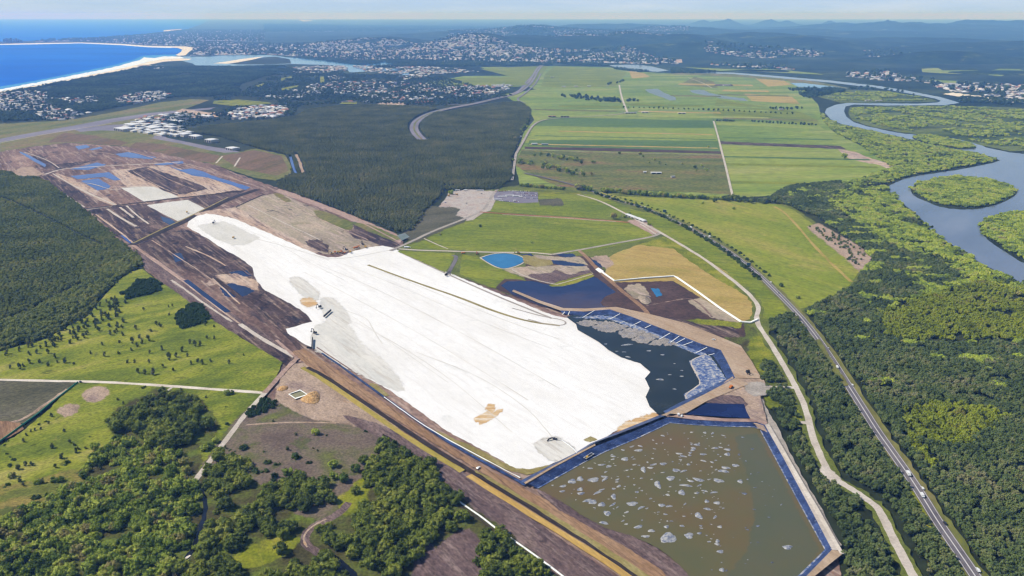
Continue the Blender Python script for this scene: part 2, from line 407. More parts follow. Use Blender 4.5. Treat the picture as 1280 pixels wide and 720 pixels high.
M['sandN'] = gmat('levelled_sand', [(214, 210, 200), (224, 220, 212), (230, 226, 220)], 50, PHI, 4, fscale=6, fine=.08, k=.76)
M['sandO'] = gmat('olive_sand', [(136, 124, 72), (150, 136, 82), (170, 158, 112)], 20, PHI, 3, fscale=3, fine=.25)
M['sandB'] = gmat('brown_stained_sand', [(196, 150, 96), (216, 182, 134), (236, 222, 202)], 8, PHI + .9, 6, fscale=2, fine=.25)
M['beach'] = gmat('beach_sand', [(222, 206, 178), (232, 218, 194), (240, 230, 212)], 200, fscale=30, fine=.08, k=.9)
M['surf'] = gmat('white_surf', [(228, 234, 240), (242, 245, 248), (190, 214, 232)], 60, .6, 5, fscale=12, fine=.12, k=.9)
M['track'] = gmat('pale_gravel', [(186, 174, 160), (202, 190, 178), (214, 204, 192)], 30, fscale=3, fine=.18)
M['trackW'] = gmat('white_gravel', [(206, 192, 176), (220, 208, 194), (230, 220, 208)], 30, fscale=3, fine=.14)
M['trackG'] = gmat('grey_gravel', [(150, 142, 132), (170, 160, 150), (184, 174, 164)], 24, fscale=3, fine=.25)
M['asphalt'] = gmat('asphalt', [(104, 98, 104), (116, 110, 114), (128, 120, 122)], 60, fscale=4, fine=.18, rough=.85)
M['runway'] = gmat('old_runway', [(122, 116, 130), (134, 128, 140), (146, 138, 148)], 90, PH2, 6, fscale=10, fine=.15, rough=.85)
M['paint'] = plain('road_paint', (220, 216, 214), .7, .2)
M['yellow'] = gmat('yellow_clay', [(186, 150, 82), (200, 164, 92), (210, 176, 110)], 20, PHI, 8, fscale=2.5, fine=.2)
M['yellowO'] = gmat('olive_clay', [(150, 138, 62), (172, 154, 76), (186, 160, 84)], 20, PHI, 8, fscale=2.5, fine=.25)
M['ditch'] = gmat('ditch_mud', [(50, 44, 42), (62, 52, 48), (74, 62, 58)], 20, PHI, 6, fscale=2.5, fine=.4)
M['red'] = gmat('red_earth', [(140, 86, 58), (164, 104, 72), (190, 140, 108)], 26, 0, 4, fscale=3, fine=.3)
M['gravelyard'] = gmat('grey_yard', [(172, 160, 152), (188, 178, 170), (176, 154, 142)], 50, fscale=5, fine=.2, spots=((196, 168, 148), 36, .58, .7))
M['vergegrass'] = gmat('roadside_grass', [(88, 96, 40), (108, 116, 46), (124, 128, 58)], 40, fscale=3, fine=.4, spots=((136, 124, 84), 24, .62, .6))
M['liner'] = None
def liner_mat(name, cols, scratch, sc=10):
    m, nt, b = new_mat(name)
    c = ramp(nt, pos_noise(nt, sc, detail=5), [(.38, lin(*cols[0])), (.5, lin(*cols[1])), (.66, lin(*cols[2]))])
    f = ramp(nt, pos_noise(nt, 2.2, detail=5, rough=.7, w=2), [(.57, (0, 0, 0, 1)), (.68, (.8, .8, .8, 1))])
    c = mix(nt, f, c, lin(*scratch)); nt.links.new(c, b.inputs['Base Color'])
    b.inputs['Roughness'].default_value = .42; b.inputs['Specular IOR Level'].default_value = .35
    bp = nt.nodes.new('ShaderNodeBump'); bp.inputs['Strength'].default_value = .7; bp.inputs['Distance'].default_value = .8
    nt.links.new(pos_noise(nt, 3.5, .7, 4, 4, .6, 8), bp.inputs['Height']); nt.links.new(bp.outputs['Normal'], b.inputs['Normal'])
    return m
M['liner'] = liner_mat('blue_black_pond_liner', [(30, 40, 72), (40, 54, 94), (58, 76, 120)], (120, 132, 160))  # dark liner; the sky it reflects is put into its blue base colour
M['slack'] = liner_mat('dusty_slack_liner', [(48, 70, 124), (98, 114, 148), (186, 180, 172)], (214, 206, 196), 5)
M['sludge'] = gmat('dried_sludge', [(120, 122, 132), (150, 144, 140), (172, 162, 152), (130, 138, 160)], 9, PHI, 1.5, fscale=2, fine=.5, spots=[((60, 62, 66), 6, .65, .9), ((104, 124, 168), 9, .6, .8)], spread=.4)
M['fabric'] = plain('white_geotextile', (246, 246, 240), .8, .1, .95)
M['sea'] = water('sea_water', [(6, 84, 190), (12, 102, 212), (26, 116, 222)], 1500, ratio=2, bscale=30, bump=.15, rough=.7, spec=.03, k=.85)
M['river'] = water('river_water', [(112, 124, 148), (128, 140, 164), (150, 158, 178)], 160, rough=.15, bump=.12, k=.62, angle=.9, ratio=3)
M['estuary'] = water('estuary_water', [(70, 130, 186), (92, 152, 200), (130, 180, 210)], 300, ratio=3, k=.7)
M['lagoon'] = water('reedy_lagoon', [(112, 126, 104), (136, 146, 136), (150, 158, 160)], 40, k=.6, rough=.3)
M['bluepond'] = water('blue_ponded_water', [(40, 70, 150), (50, 82, 166), (68, 98, 176)], 60, k=.72, bump=.1, rough=.2)
M['navy'] = water('dark_blue_water', [(20, 30, 76), (26, 38, 92), (32, 48, 108)], 40, k=.55, bump=.06, rough=.15, spec=.3)
M['wet'] = None
M['teal'] = water('teal_pond_water', [(40, 112, 164), (46, 122, 176), (54, 130, 184)], 40, k=.75, bump=.08, rough=.25, spec=.3)
M['dredge'] = water('grey_green_water', [(42, 50, 50), (50, 58, 58), (60, 66, 64)], 40, k=.6, bump=.08, rough=.15, spec=.25)
M['brownwater'] = water('brown_pond_water', [(100, 99, 66), (106, 100, 65), (111, 98, 63), (114, 95, 62)], 120, .15, .2, k=.76, bump=.1, spread=.3)
M['greenwater'] = water('olive_green_water', [(94, 98, 70), (100, 100, 70), (104, 100, 68)], 60, k=.72, bump=.1)
M['ford'] = water('murky_stream', [(22, 24, 34), (30, 32, 44), (40, 40, 48)], 20, k=.5)

# ---- base sheet to the horizon
g = mesh('ground', [(-90000, -3000, 0), (90000, -3000, 0), (90000, 82000, 0), (-90000, 82000, 0)], [[0, 1, 2, 3]], M['farveg'])
tag(link('ground', g), 'dark green coastal plain running out to the hazy horizon', 'ground', None, 'structure')
_z[0] = .25
sheet('forest_floor', [(-400, 200), (0, 128), (60, 112), (150, 92), (240, 82), (330, 84), (400, 120), (640, 118), (680, 130), (900, 100), (1030, 120), (1300, 150), (1700, 240), (2400, 1000), (-1200, 1000)], M['ground'], 'dark green and brown ground under the woods', 'ground')

# ---- sea and coast
sheet('sea', [(0, 113), (50, 104.5), (100, 95), (140, 87), (170, 80), (186, 76), (207, 72), (225, 67.5), (236, 63), (240, 60), (225, 58.6), (185, 58), (150, 55.4), (100, 53.4), (50, 54), (32, 54.8), (0, 55.2), (-80, 57), (-300, 56), (-2500, 56), (-3000, 240), (-700, 215), (-300, 160), (-100, 129)], M['sea'], 'deep blue bay between the long surf beach and the headland', 'sea', z=.55)
sheet('sea', [(-3000, 53), (-300, 52.6), (-60, 52.6), (0, 52), (40, 50.8), (90, 49.3), (140, 45.8), (180, 42), (215, 38.6), (235, 35.8), (252, 30), (258, 26), (262, 24.1), (-4000, 24.1)], M['sea'], 'pale blue open sea beyond the headland, fading into the horizon', 'sea', z=.6, seg=8)
sheet('estuary', [(207, 72), (232, 70.6), (262, 70.8), (275, 69.3), (320, 69), (340, 69), (362, 72), (400, 74), (430, 75.6), (445, 78), (462, 76.5), (532, 78.4), (640, 79.6), (690, 80.2), (690, 81.4), (640, 81), (540, 81), (470, 81.2), (462, 82.5), (455, 89.6), (437, 90.4), (432, 84), (415, 81.5), (365, 80), (330, 81.4), (290, 82.4), (245, 82), (240, 79), (225, 75.5), (212, 76)], M['estuary'], 'pale blue river mouth winding inland behind the beach', 'river', z=.6, amp=.4)
sheet('canal', [(475, 86), (497, 85.6), (497, 88), (474, 88.2)], M['estuary'], 'short canal basin among the waterfront houses', 'canal', z=.62, amp=.2)
sheet('canal', [(503, 88), (511, 88), (511.5, 95), (503, 95)], M['estuary'], 'square blue marina basin beside the waterfront houses', 'canal', z=.62, amp=.2)
sheet('sandbar', [(266, 79.2), (282, 77), (300, 74), (325, 71), (330, 70.5), (318, 74), (300, 77.6), (284, 79.6)], M['beach'], 'pale sandbar in the middle of the river mouth', 'sandbar', z=.66, amp=.3)
sheet('river_island', [(284, 80), (298, 77.8), (313, 75), (330, 71.5), (345, 70.8), (362, 74), (364, 79.4), (330, 80.6), (300, 80.8)], M['ground'], 'wooded flat beside the sandbar in the river mouth', 'island', z=.66, amp=.3)
sheet('beach', [(241, 59.4), (241.5, 61), (236, 65), (232, 69), (222, 70), (212, 70.4), (222, 67.6), (226, 65), (228, 62), (222, 59.8), (205, 58.9), (180, 58.6), (150, 56.2), (100, 54), (50, 54.5), (0, 55.6), (0, 54.9), (50, 53.8), (100, 53.1), (150, 54.8), (185, 57.3), (215, 57.8), (232, 58)], M['beach'], 'curved sand spit and beach in front of the far town', 'beach', z=.7, amp=.25)
sheet('beach', [(-400, 178), (-200, 145), (-100, 130), (0, 113), (50, 104), (100, 94.8), (140, 86.6), (170, 79.4), (186, 75.4), (207, 72), (225, 73), (240, 73.6), (236, 75), (222, 76), (205, 77), (190, 80), (172, 83.6), (142, 90.5), (100, 98), (50, 107), (0, 115.4), (-100, 132), (-200, 148), (-400, 183)], M['beach'], 'long sandy beach running up to the river mouth', 'beach', z=.72, amp=.4)
sheet('surf', [(-400, 176), (-200, 143.5), (-100, 128.5), (0, 111.6), (50, 102.4), (75, 97.5), (100, 92.5), (140, 84.6), (160, 79), (175, 75), (180, 71.5), (192, 72.6), (205, 70.5), (225, 70.6), (230, 72.6), (207, 73), (187, 76.8), (170, 81), (140, 88), (100, 96.2), (50, 105.4), (0, 114), (-100, 130.5), (-200, 146), (-400, 180)], M['surf'], 'band of white breakers along the long beach', 'surf', z=.76, amp=1.6, seg=2.5)
sheet('surf', [(0, 55.3), (32, 54.8), (100, 53.5), (150, 55.6), (185, 58.2), (215, 59), (215, 59.9), (185, 59), (150, 56.3), (100, 54.1), (32, 55.6), (0, 56)], M['surf'], 'thin line of surf along the far beach', 'surf', z=.75, amp=.3, seg=3)
sheet('shore_strip', [(205, 37.8), (215, 37), (228, 36.2), (226, 37), (212, 38.6), (204, 39.4)], M['beach'], 'sliver of sand on the far open coast', 'beach', z=.75, amp=.2)

sheet('shallows', [(-400, 172), (-200, 140.5), (-100, 126), (0, 109.6), (50, 100.6), (100, 90.6), (140, 82.6), (165, 76), (180, 70), (205, 69), (222, 69), (207, 72), (187, 76), (170, 80), (140, 87), (100, 95.2), (50, 104.4), (0, 113), (-100, 129.5), (-200, 145), (-400, 178)], gmat('shallow_sea', [(60, 140, 214), (84, 164, 222)], 300, fscale=60, fine=.1, k=.8), 'paler shallow water along the surf', 'sea', z=.74)
# ---- farm plain
_z[0] = .8
sheet('farmland', [(640, 84), (690, 82.6), (760, 84), (800, 90), (860, 92.5), (930, 95.5), (985, 100), (1005, 112), (1022, 130), (1028, 150), (1042, 165), (1078, 183), (1120, 210), (1060, 228), (1010, 240), (980, 243), (915, 247), (760, 240), (700, 236), (650, 230), (643, 200), (655, 165), (668, 150), (660, 135), (640, 125), (630, 118), (670, 112), (660, 108), (560, 108), (530, 104), (580, 95), (640, 95), (600, 84)], M['farm'], 'patchwork of green cane fields beyond the motorway', 'farmland')
sheet('far_flat', [(800, 92), (830, 92.5), (860, 90.6), (900, 91), (955, 94), (1000, 99), (1030, 104), (1060, 110), (1050, 115), (1005, 112), (985, 101), (930, 96.5), (860, 93.5)], M['airgrass'], 'pale grassy river flat', 'field')
sheet('field', [(690, 146.5), (760, 148), (890, 151), (892, 160), (760, 159), (668, 157), (676, 152)], M['fieldG'], 'dark green crop strip below the farm road', 'field', amp=.3)
sheet('field', [(668, 157.5), (760, 159.5), (892, 160.6), (897, 176), (760, 174), (662, 175)], M['fieldL'], 'yellow green cane strip in the middle of the farms', 'field', amp=.3)
sheet('field', [(662, 175.5), (760, 174.6), (897, 176.6), (900, 189), (760, 186), (660, 181.5)], M['fieldG'], 'mid green crop strip above the brown fallow', 'field', amp=.3)
sheet('fallow', [(656, 183.4), (760, 185.2), (905, 189.4), (905, 192.4), (760, 189), (656, 186)], M['mudW'], 'long narrow strip of brown ploughed ground', 'field', amp=.2)
sheet('field', [(895, 151), (960, 153), (1025, 157.6), (1030, 162), (960, 158), (896, 156)], M['fieldL'], 'pale strip of stubble at the head of the farm track', 'field', amp=.3)
sheet('field', [(896, 160), (960, 163), (1032, 166), (1052, 181), (960, 178.4), (898, 175.5)], M['farm'], 'striped green field beside the farm track', 'field', amp=.3)
sheet('fallow', [(898, 176.6), (960, 179), (1050, 182.4), (1058, 186.6), (960, 182.4), (900, 180)], M['mudD'], 'dark purple strip of fresh ploughing', 'field', amp=.3)
sheet('field', [(896, 124), (1000, 140), (1022, 150), (1025, 156.6), (960, 150), (890, 147)], M['limeM'], 'bright green square paddock near the river bend', 'field', amp=.3)
sheet('field', [(901, 181), (960, 184), (1060, 188), (1118, 210), (1060, 226), (1010, 238), (985, 240), (915, 244)], M['fieldL'], 'broad green field between the farm track and the river', 'field', amp=.6)
sheet('field', [(652, 187), (760, 190), (903, 193.5), (914, 243), (860, 240), (760, 238), (700, 234), (655, 214), (644, 205)], M['scrub'], 'scrubby brown and green paddock', 'paddock', amp=.6)
sheet('dirt_bank', [(1048, 186.6), (1068, 190), (1090, 199), (1108, 204), (1122, 213), (1118, 214), (1100, 206), (1078, 202), (1062, 198)], M['beige'], 'bare sandy bank at the edge of the broad green field', 'dirt', amp=.6)
sheet('lagoon', [(806, 112), (822, 111), (830, 116), (844, 121.5), (845, 125), (838, 125.6), (826, 121), (812, 116)], M['lagoon'], 'shallow grey lagoon in the far paddocks', 'lagoon', amp=.4)
sheet('lagoon', [(862, 113), (880, 112.6), (886, 116), (905, 120), (930, 123), (935, 126.5), (905, 123.4), (880, 118.6), (866, 116)], M['lagoon'], 'long flooded hollow in the far paddocks', 'lagoon', amp=.4)
sheet('lake', [(760, 81.4), (795, 80.6), (815, 83), (836, 88), (820, 90), (800, 87.4), (772, 84.4)], M['river'], 'pale lake beside the far farms', 'lake', amp=.3)
sheet('lagoon', [(988, 103.6), (1005, 104), (1040, 108), (1056, 110.6), (1020, 110.6), (998, 108.4)], M['estuary'], 'pale settling pond beside the river', 'pond', amp=.3)
sheet('field', [(640, 84), (686, 82.8), (666, 107), (600, 104), (570, 100), (640, 96), (600, 86)], M['limeM'], 'green flat between the canal houses and the motorway', 'field', amp=.4)
sheet('field', [(693, 83), (760, 85.5), (784, 90), (776, 100), (770, 108), (700, 110), (676, 108), (682, 92)], M['limeM'], 'green flat on the inland side of the motorway', 'field', amp=.4)
for p, l in (([(786, 88), (806, 92), (812, 96), (790, 98)], 'straw coloured paddock near the pale lake'), ([(868, 96), (892, 102), (897, 110), (850, 106)], 'dun paddock below the river'), ([(944, 98), (980, 101), (990, 106), (960, 108)], 'striped tan paddock beside the settling pond'), ([(930, 117), (990, 121), (1000, 130), (940, 126)], 'pale yellow cut field near the river bend')):
    sheet('paddock', p, M['tan'] if 'dun' not in l else M['airgrass'], l, 'field', amp=.4)

# strips, drains and worked ground among the far paddocks
fr = random.Random(4)
for i, (x0, x1, y, th, m, l) in enumerate([(690, 770, 112.5, 1.6, 'fieldL', 'pale mown strip left of the straight farm road'), (690, 772, 118, 2.2, 'farm', 'green strip above the dark rectangular plantation'), (700, 776, 131, 2.6, 'limeM', 'bright strip below the dark rectangular plantation'), (668, 770, 136, 1.6, 'scrub', 'rough strip beside the far bend of the country road'), (790, 880, 129.5, 2.4, 'limeM', 'bright strip right of the straight farm road'), (790, 960, 134, 1.6, 'fieldL', 'long pale strip right of the straight farm road'), (800, 900, 138.4, 1.4, 'tan', 'thin straw strip above the farm hedge'), (880, 1000, 132, 2.2, 'farm', 'green strip near the riverside farmhouse'), (800, 960, 143, 2.4, 'fieldL', 'pale strip below the farm hedge'), (905, 1020, 147, 1.6, 'scrub', 'dull strip under the farm hedge'), (850, 940, 104, 1.8, 'tan', 'straw strip by the white roofed barn'), (895, 915, 105, 2.2, 'mudD', 'small purple ploughed patch by the far barn'), (840, 900, 118.6, 1.4, 'scrub', 'brown rough strip between the lagoons'), (905, 960, 112, 2.0, 'tan', 'straw strip right of the lagoons'), (900, 985, 117.6, 1.2, 'scrub', 'dull strip right of the lagoons'), (700, 890, 163.5, 1.0, 'tan', 'thin straw line across the cane strip'), (670, 894, 169, .9, 'fieldG', 'thin dark row across the cane strip'), (664, 896, 179.6, 1.0, 'tan', 'thin straw line across the crop strip'), (905, 1040, 171, 1.2, 'fieldG', 'thin dark row right of the farm track'), (905, 1086, 195, 1.4, 'fieldG', 'dark row in the broad green field'), (908, 1096, 204, 2.0, 'limeM', 'bright row in the broad green field'), (912, 1060, 226, 2.6, 'limeM', 'bright headland of the broad green field')]):
    sl = .022 * (x1 - x0)
    sheet('field', [(x0, y), ((x0 + x1) / 2, y + sl * .5), (x1, y + sl), (x1 + 2, y + sl + th), ((x0 + x1) / 2, y + sl * .5 + th), (x0 - 3, y + th)], M[m], l, 'field', amp=.35, fe=.5)
for i, (p, w, m, l) in enumerate([([(776, 140), (850, 138), (900, 139)], 5, 'track', 'pale farm lane along the hedge'), ([(860, 97), (880, 104), (890, 110)], 6, 'track', 'slanting lane to the white roofed barn'), ([(776, 112), (850, 108), (960, 109.5)], 4, 'ground', 'drain line across the far paddocks'), ([(660, 187), (690, 192), (735, 199)], 4, 'tan', 'faint path on the scrubby paddock'), ([(905, 128), (960, 135), (1020, 144)], 5, 'ground', 'dark drain towards the river bend')]):
    ribbon('farm_track', p, w, M[m], l, 'track', jit=.8)
# ---- rivers
sheet('river', [(870, 90), (915, 90.6), (960, 94), (1000, 97.5), (1036, 100.4), (1100, 107.6), (1136, 113.6), (1176, 121.4), (1193, 126.4), (1200, 128.6), (1182, 131.4), (1150, 131.6), (1110, 132), (1068, 130.6), (1057, 133), (1055, 139), (1058, 146), (1068, 153), (1084, 158), (1120, 165.6), (1150, 169), (1190, 172.6), (1222, 179), (1232, 184), (1262, 190.6), (1330, 197), (1500, 215), (1500, 420), (1330, 372), (1280, 355), (1255, 343), (1230, 331), (1205, 316), (1185, 303), (1166, 290), (1154, 277), (1140, 263), (1120, 248), (1110, 237), (1112, 231.6), (1130, 223.6), (1150, 219), (1180, 215), (1215, 209), (1240, 204), (1250, 200.6), (1240, 196), (1218, 190), (1190, 186), (1150, 177), (1120, 170), (1080, 161), (1052, 155), (1038, 149), (1031, 141), (1033, 135.6), (1044, 131), (1058, 128.6), (1080, 129), (1150, 129.4), (1172, 128), (1176, 126), (1168, 123), (1132, 116), (1098, 110.4), (1036, 103), (960, 96.4), (915, 92.4), (870, 91.4)], M['river'], 'grey blue tidal river winding through the mangroves', 'river', amp=.5)
sheet('river_island', [(1137, 236), (1146, 229.6), (1160, 225), (1178, 221.6), (1200, 220), (1222, 222), (1242, 225), (1260, 231), (1273, 239.6), (1266, 247), (1250, 254.6), (1232, 260), (1208, 262.4), (1180, 260.6), (1158, 252), (1142, 245)], M['ground'], 'muddy floor of the oval mangrove island', 'island', sm=1)
sheet('river_bank', [(1400, 262), (1280, 264), (1255, 265.4), (1236, 271), (1224, 279), (1226, 291), (1238, 303), (1260, 317), (1282, 331), (1340, 350), (1500, 390)], M['ground'], 'muddy floor of the mangroves across the river', 'bank', sm=1)
sheet('river_island', [(1138, 170), (1162, 168.4), (1192, 174), (1216, 180), (1222, 186), (1200, 187), (1165, 182), (1145, 176)], M['ground'], 'floor of the slim mangrove islet at the river fork', 'island', sm=1)
sheet('river_flat', [(1063, 134), (1120, 133), (1190, 132.4), (1250, 134), (1400, 140), (1500, 190), (1330, 186), (1262, 188.6), (1230, 182), (1190, 171), (1150, 167.4), (1120, 164), (1084, 156.4), (1066, 150), (1061, 142)], gmat('wetland', [(56, 70, 34), (84, 98, 44), (112, 122, 58), (74, 84, 50)], 260, 0, 3, fscale=16, fine=.45), 'olive green wetland inside the river loop', 'wetland', sm=0)
sheet('river_flat', [(1020, 120), (1060, 113), (1110, 114), (1165, 124), (1172, 127), (1080, 128), (1050, 128)], gmat('wetland_grass', [(66, 80, 40), (96, 108, 52), (120, 128, 66)], 200, 0, 3, fscale=14, fine=.4), 'grassy flat inside the upper river bend', 'wetland')

# ---- airfield
sheet('airfield_grass', [(-300, 225), (-300, 195), (0, 155), (60, 152), (100, 148), (150, 139), (200, 128), (240, 124), (262, 125), (240, 133), (222, 140), (160, 155), (150, 157), (165, 164), (200, 170), (235, 179), (262, 188), (300, 190), (320, 186), (356, 194), (362, 204), (366, 216), (346, 226), (318, 222), (270, 206), (160, 183), (90, 178), (40, 183), (0, 192), (-100, 205)], M['airgrass'], 'worn green and brown airfield grass', 'airfield')
sheet('airfield_grass', [(160, 185), (170, 178), (200, 180), (240, 188), (275, 195), (268, 203), (230, 199)], M['airbrown'], 'dry brown patch of airfield', 'airfield')
sheet('airfield_grass', [(275, 195), (300, 191), (318, 188), (352, 195), (360, 213), (345, 219), (318, 214), (296, 209)], M['airbrown'], 'brown rectangular paddock fenced by green verges', 'paddock')
sheet('airfield_grass', [(60, 178), (80, 166), (120, 170), (160, 178), (150, 182), (90, 177)], M['airbrown'], 'brown churned ground beside the runway', 'airfield')
sheet('runway', [(-200, 214), (0, 178), (50, 168.6), (95, 162), (140, 153), (190, 144.4), (230, 140), (262, 137), (270, 134), (235, 137), (185, 141.4), (135, 149), (90, 157.4), (45, 165), (0, 173.4), (-200, 206)], M['runway'], 'long grey runway crossing the airfield', 'runway', amp=.15)
sheet('taxiway', [(93, 162), (120, 158), (140, 156), (160, 155), (165, 160), (150, 163.6), (125, 163), (100, 164.6)], M['runway'], 'grey apron beside the terminal sheds', 'apron', amp=.2)
sheet('taxiway', [(186, 172), (205, 171.6), (240, 178.6), (262, 183), (290, 187), (300, 190), (280, 191), (258, 187), (226, 179.4), (196, 174)], M['runway'], 'grey apron in front of the white hangars', 'apron', amp=.2)
sheet('taxiway', [(193, 169.6), (208, 171), (206, 173.4), (192, 172)], M['runway'], 'grey concrete pad on the airfield grass', 'apron', amp=.1)
sheet('airfield_grass', [(220, 139), (228, 136), (262, 141), (280, 139), (272, 146), (240, 147)], M['beige'], 'sandy clearing beside the airport sheds', 'dirt', amp=.5)
sheet('airfield_grass', [(268, 126), (300, 124.6), (336, 128), (340, 129), (310, 131.6), (290, 132), (266, 129.4)], M['lime'], 'green sports field between the sheds', 'field', amp=.4)
ribbon('runway_shoulder', [(-60, 191), (0, 178.6), (60, 167), (140, 154)], 5, M['track'], 'pale edge of the runway', 'runway edge')
for i, p in enumerate([[(278, 195), (270, 204)], [(300, 197), (293, 208)]]):
    ribbon('farm_track', p, 6, M['track'], ('pale path across the brown airfield paddock', 'green sided path between the airfield paddocks')[i], 'path', it=0)

# ---- cleared ground of the works
sheet('works_ground', [(-60, 200), (0, 190), (45, 183), (90, 179), (160, 184), (270, 207), (318, 226), (350, 236), (430, 266), (503, 297), (503, 310), (560, 335), (640, 366), (702, 389), (780, 385), (890, 420), (955, 480), (950, 520), (1046, 690), (1052, 740), (900, 900), (740, 790), (690, 716), (640, 676), (580, 634), (545, 600), (500, 566), (470, 546), (430, 531), (380, 522), (345, 502), (330, 491), (352, 453), (330, 440), (260, 396), (215, 362), (186, 340), (165, 312), (145, 296), (107, 262), (60, 228), (45, 222), (15, 214), (-60, 225)], M['mud'], 'stripped brown earth of the runway works', 'earthworks', amp=1.2)
def pan(name, pts, mat, label, cat='earthworks', amp=.8, **k):
    k.setdefault('fe', {'grey_sand': 8 if mat == 'sandG' else 1.0, 'brown_sand': 6, 'olive_sand': 1.2, 'pond': .6, 'olive_ground': 2, 'grass_strip': 3}.get(name, 3.0))
    return sheet(name, pts, M[mat], label, cat, amp=amp, **k)
pan('dirt_panel', [(40, 196), (70, 190), (100, 196), (120, 200), (66, 214), (55, 210)], 'mudD', 'dark stripped panel behind the blue pond strip')
pan('dirt_panel', [(52, 193), (110, 187), (140, 192), (118, 199), (70, 205), (62, 200)], 'mud', 'streaky brown panel below the airfield')
pan('dirt_mound', [(16, 216), (26, 210), (40, 209), (53, 217), (38, 221), (24, 222)], 'yard', 'tan spoil patch at the forest edge')
pan('dirt_panel', [(60, 219), (88, 232), (122, 256), (105, 259), (80, 241), (50, 222)], 'mudD', 'dark narrow panel between white tracks')
pan('dirt_panel', [(70, 217), (90, 224), (120, 238), (152, 236), (178, 252), (142, 257), (115, 246)], 'beige', 'pink beige panel with haul tracks')
pan('dirt_panel', [(124, 238), (152, 236), (178, 251), (148, 256)], 'mud', 'brown square panel beside the grey sand')
pan('dirt_panel', [(140, 213), (205, 207), (234, 214), (262, 223), (302, 237), (270, 243), (222, 246), (192, 234), (160, 233), (148, 224)], 'beige', 'streaked sandy panel above the black drain')
pan('dirt_panel', [(160, 214), (184, 209), (212, 219), (240, 228), (258, 236), (222, 243), (206, 238), (190, 228)], 'mudD', 'dark peat streaks in the sandy panel')
pan('dirt_panel', [(112, 263), (140, 259), (184, 256), (204, 270), (224, 279), (208, 287), (166, 304), (146, 294), (128, 276)], 'mudD', 'dark purple peat panel with pale windrows')
pan('dirt_panel', [(230, 250), (280, 241), (305, 238), (292, 246), (260, 262), (240, 257)], 'mudD', 'brown triangle between the two black drains')
pan('grey_sand', [(152, 235), (170, 234), (193, 234), (208, 240), (223, 246), (180, 251.6)], 'sandN', 'smooth grey white sand panel above the drain', 'sand', amp=.3)
pan('grey_sand', [(184, 256.6), (210, 253), (234, 250), (258, 262), (222, 276), (204, 267)], 'sandN', 'smooth grey white sand panel below the drain', 'sand', amp=.3)
pan('dirt_panel', [(168, 309), (208, 290), (232, 288), (256, 298), (282, 313), (316, 332), (318, 345), (331, 362), (350, 372), (376, 386), (390, 402), (358, 411), (330, 392), (270, 352), (220, 330), (190, 322)], 'mudD', 'dark wet peat beside the white sand')
pan('pond', [(215, 318), (226, 316), (230, 324), (220, 328)], 'navy', 'small dark puddle in the peat', 'puddle', amp=.6, seg=2)
pan('pond', [(286, 340), (308, 338), (314, 345), (296, 347)], 'navy', 'dark blue puddle beside the sand edge', 'puddle', amp=.8, seg=2)
pan('pond', [(275, 360), (290, 352), (310, 354), (318, 364), (300, 372), (282, 370)], 'navy', 'wide dark blue puddle in the peat', 'puddle', amp=1.0, seg=2)
pan('dirt_panel', [(270, 345), (296, 343), (320, 352), (322, 362), (300, 355), (284, 352), (258, 356)], 'beige', 'pale sandy tongue between puddles', amp=1.2, seg=3)
pan('dirt_panel', [(166, 312), (190, 322), (230, 348), (284, 390), (340, 425), (372, 452), (352, 470), (330, 440), (262, 396), (216, 362), (186, 336)], 'mudP', 'purple brown mud strip beside the pasture')
pan('dirt_panel', [(295, 420), (312, 412), (350, 436), (372, 450), (360, 458), (346, 452)], 'mudD', 'dark mud patch at the corner of the pasture')
pan('olive_ground', [(293, 259), (326, 246), (350, 242), (400, 264), (440, 284), (478, 303), (468, 308), (440, 313), (408, 317), (378, 309), (340, 289)], 'olive', 'pale olive cleared block below the dark forest')
pan('dirt_panel', [(383, 302), (396, 300), (410, 308), (408, 315), (390, 309)], 'mudD', 'black peat patch beside the parked machines', amp=1.5, seg=2)
pan('grass_strip', [(393, 264), (404, 265), (440, 279), (440, 287), (430, 286), (400, 272)], 'airgrass', 'olive grass strip in the cleared block')
pan('grass_strip', [(342, 242), (349, 242), (364, 251), (358, 252)], 'airgrass', 'small olive grass strip', amp=.4)
pan('dirt_panel', [(436, 290), (446, 284), (470, 292), (500, 307), (488, 310), (462, 300), (444, 297)], 'mudD', 'dark brown triangle beside the forest corner', amp=.6)
pan('rough_ground', [(350, 236), (430, 266), (503, 297), (500, 302), (420, 266), (346, 239)], 'pinkroad', 'pink dirt road below the dark forest', amp=.5)
pan('rough_ground', [(440, 278), (460, 281), (500, 298), (492, 300), (456, 286)], 'airgrass', 'ragged grass verge below the forest', amp=.8)
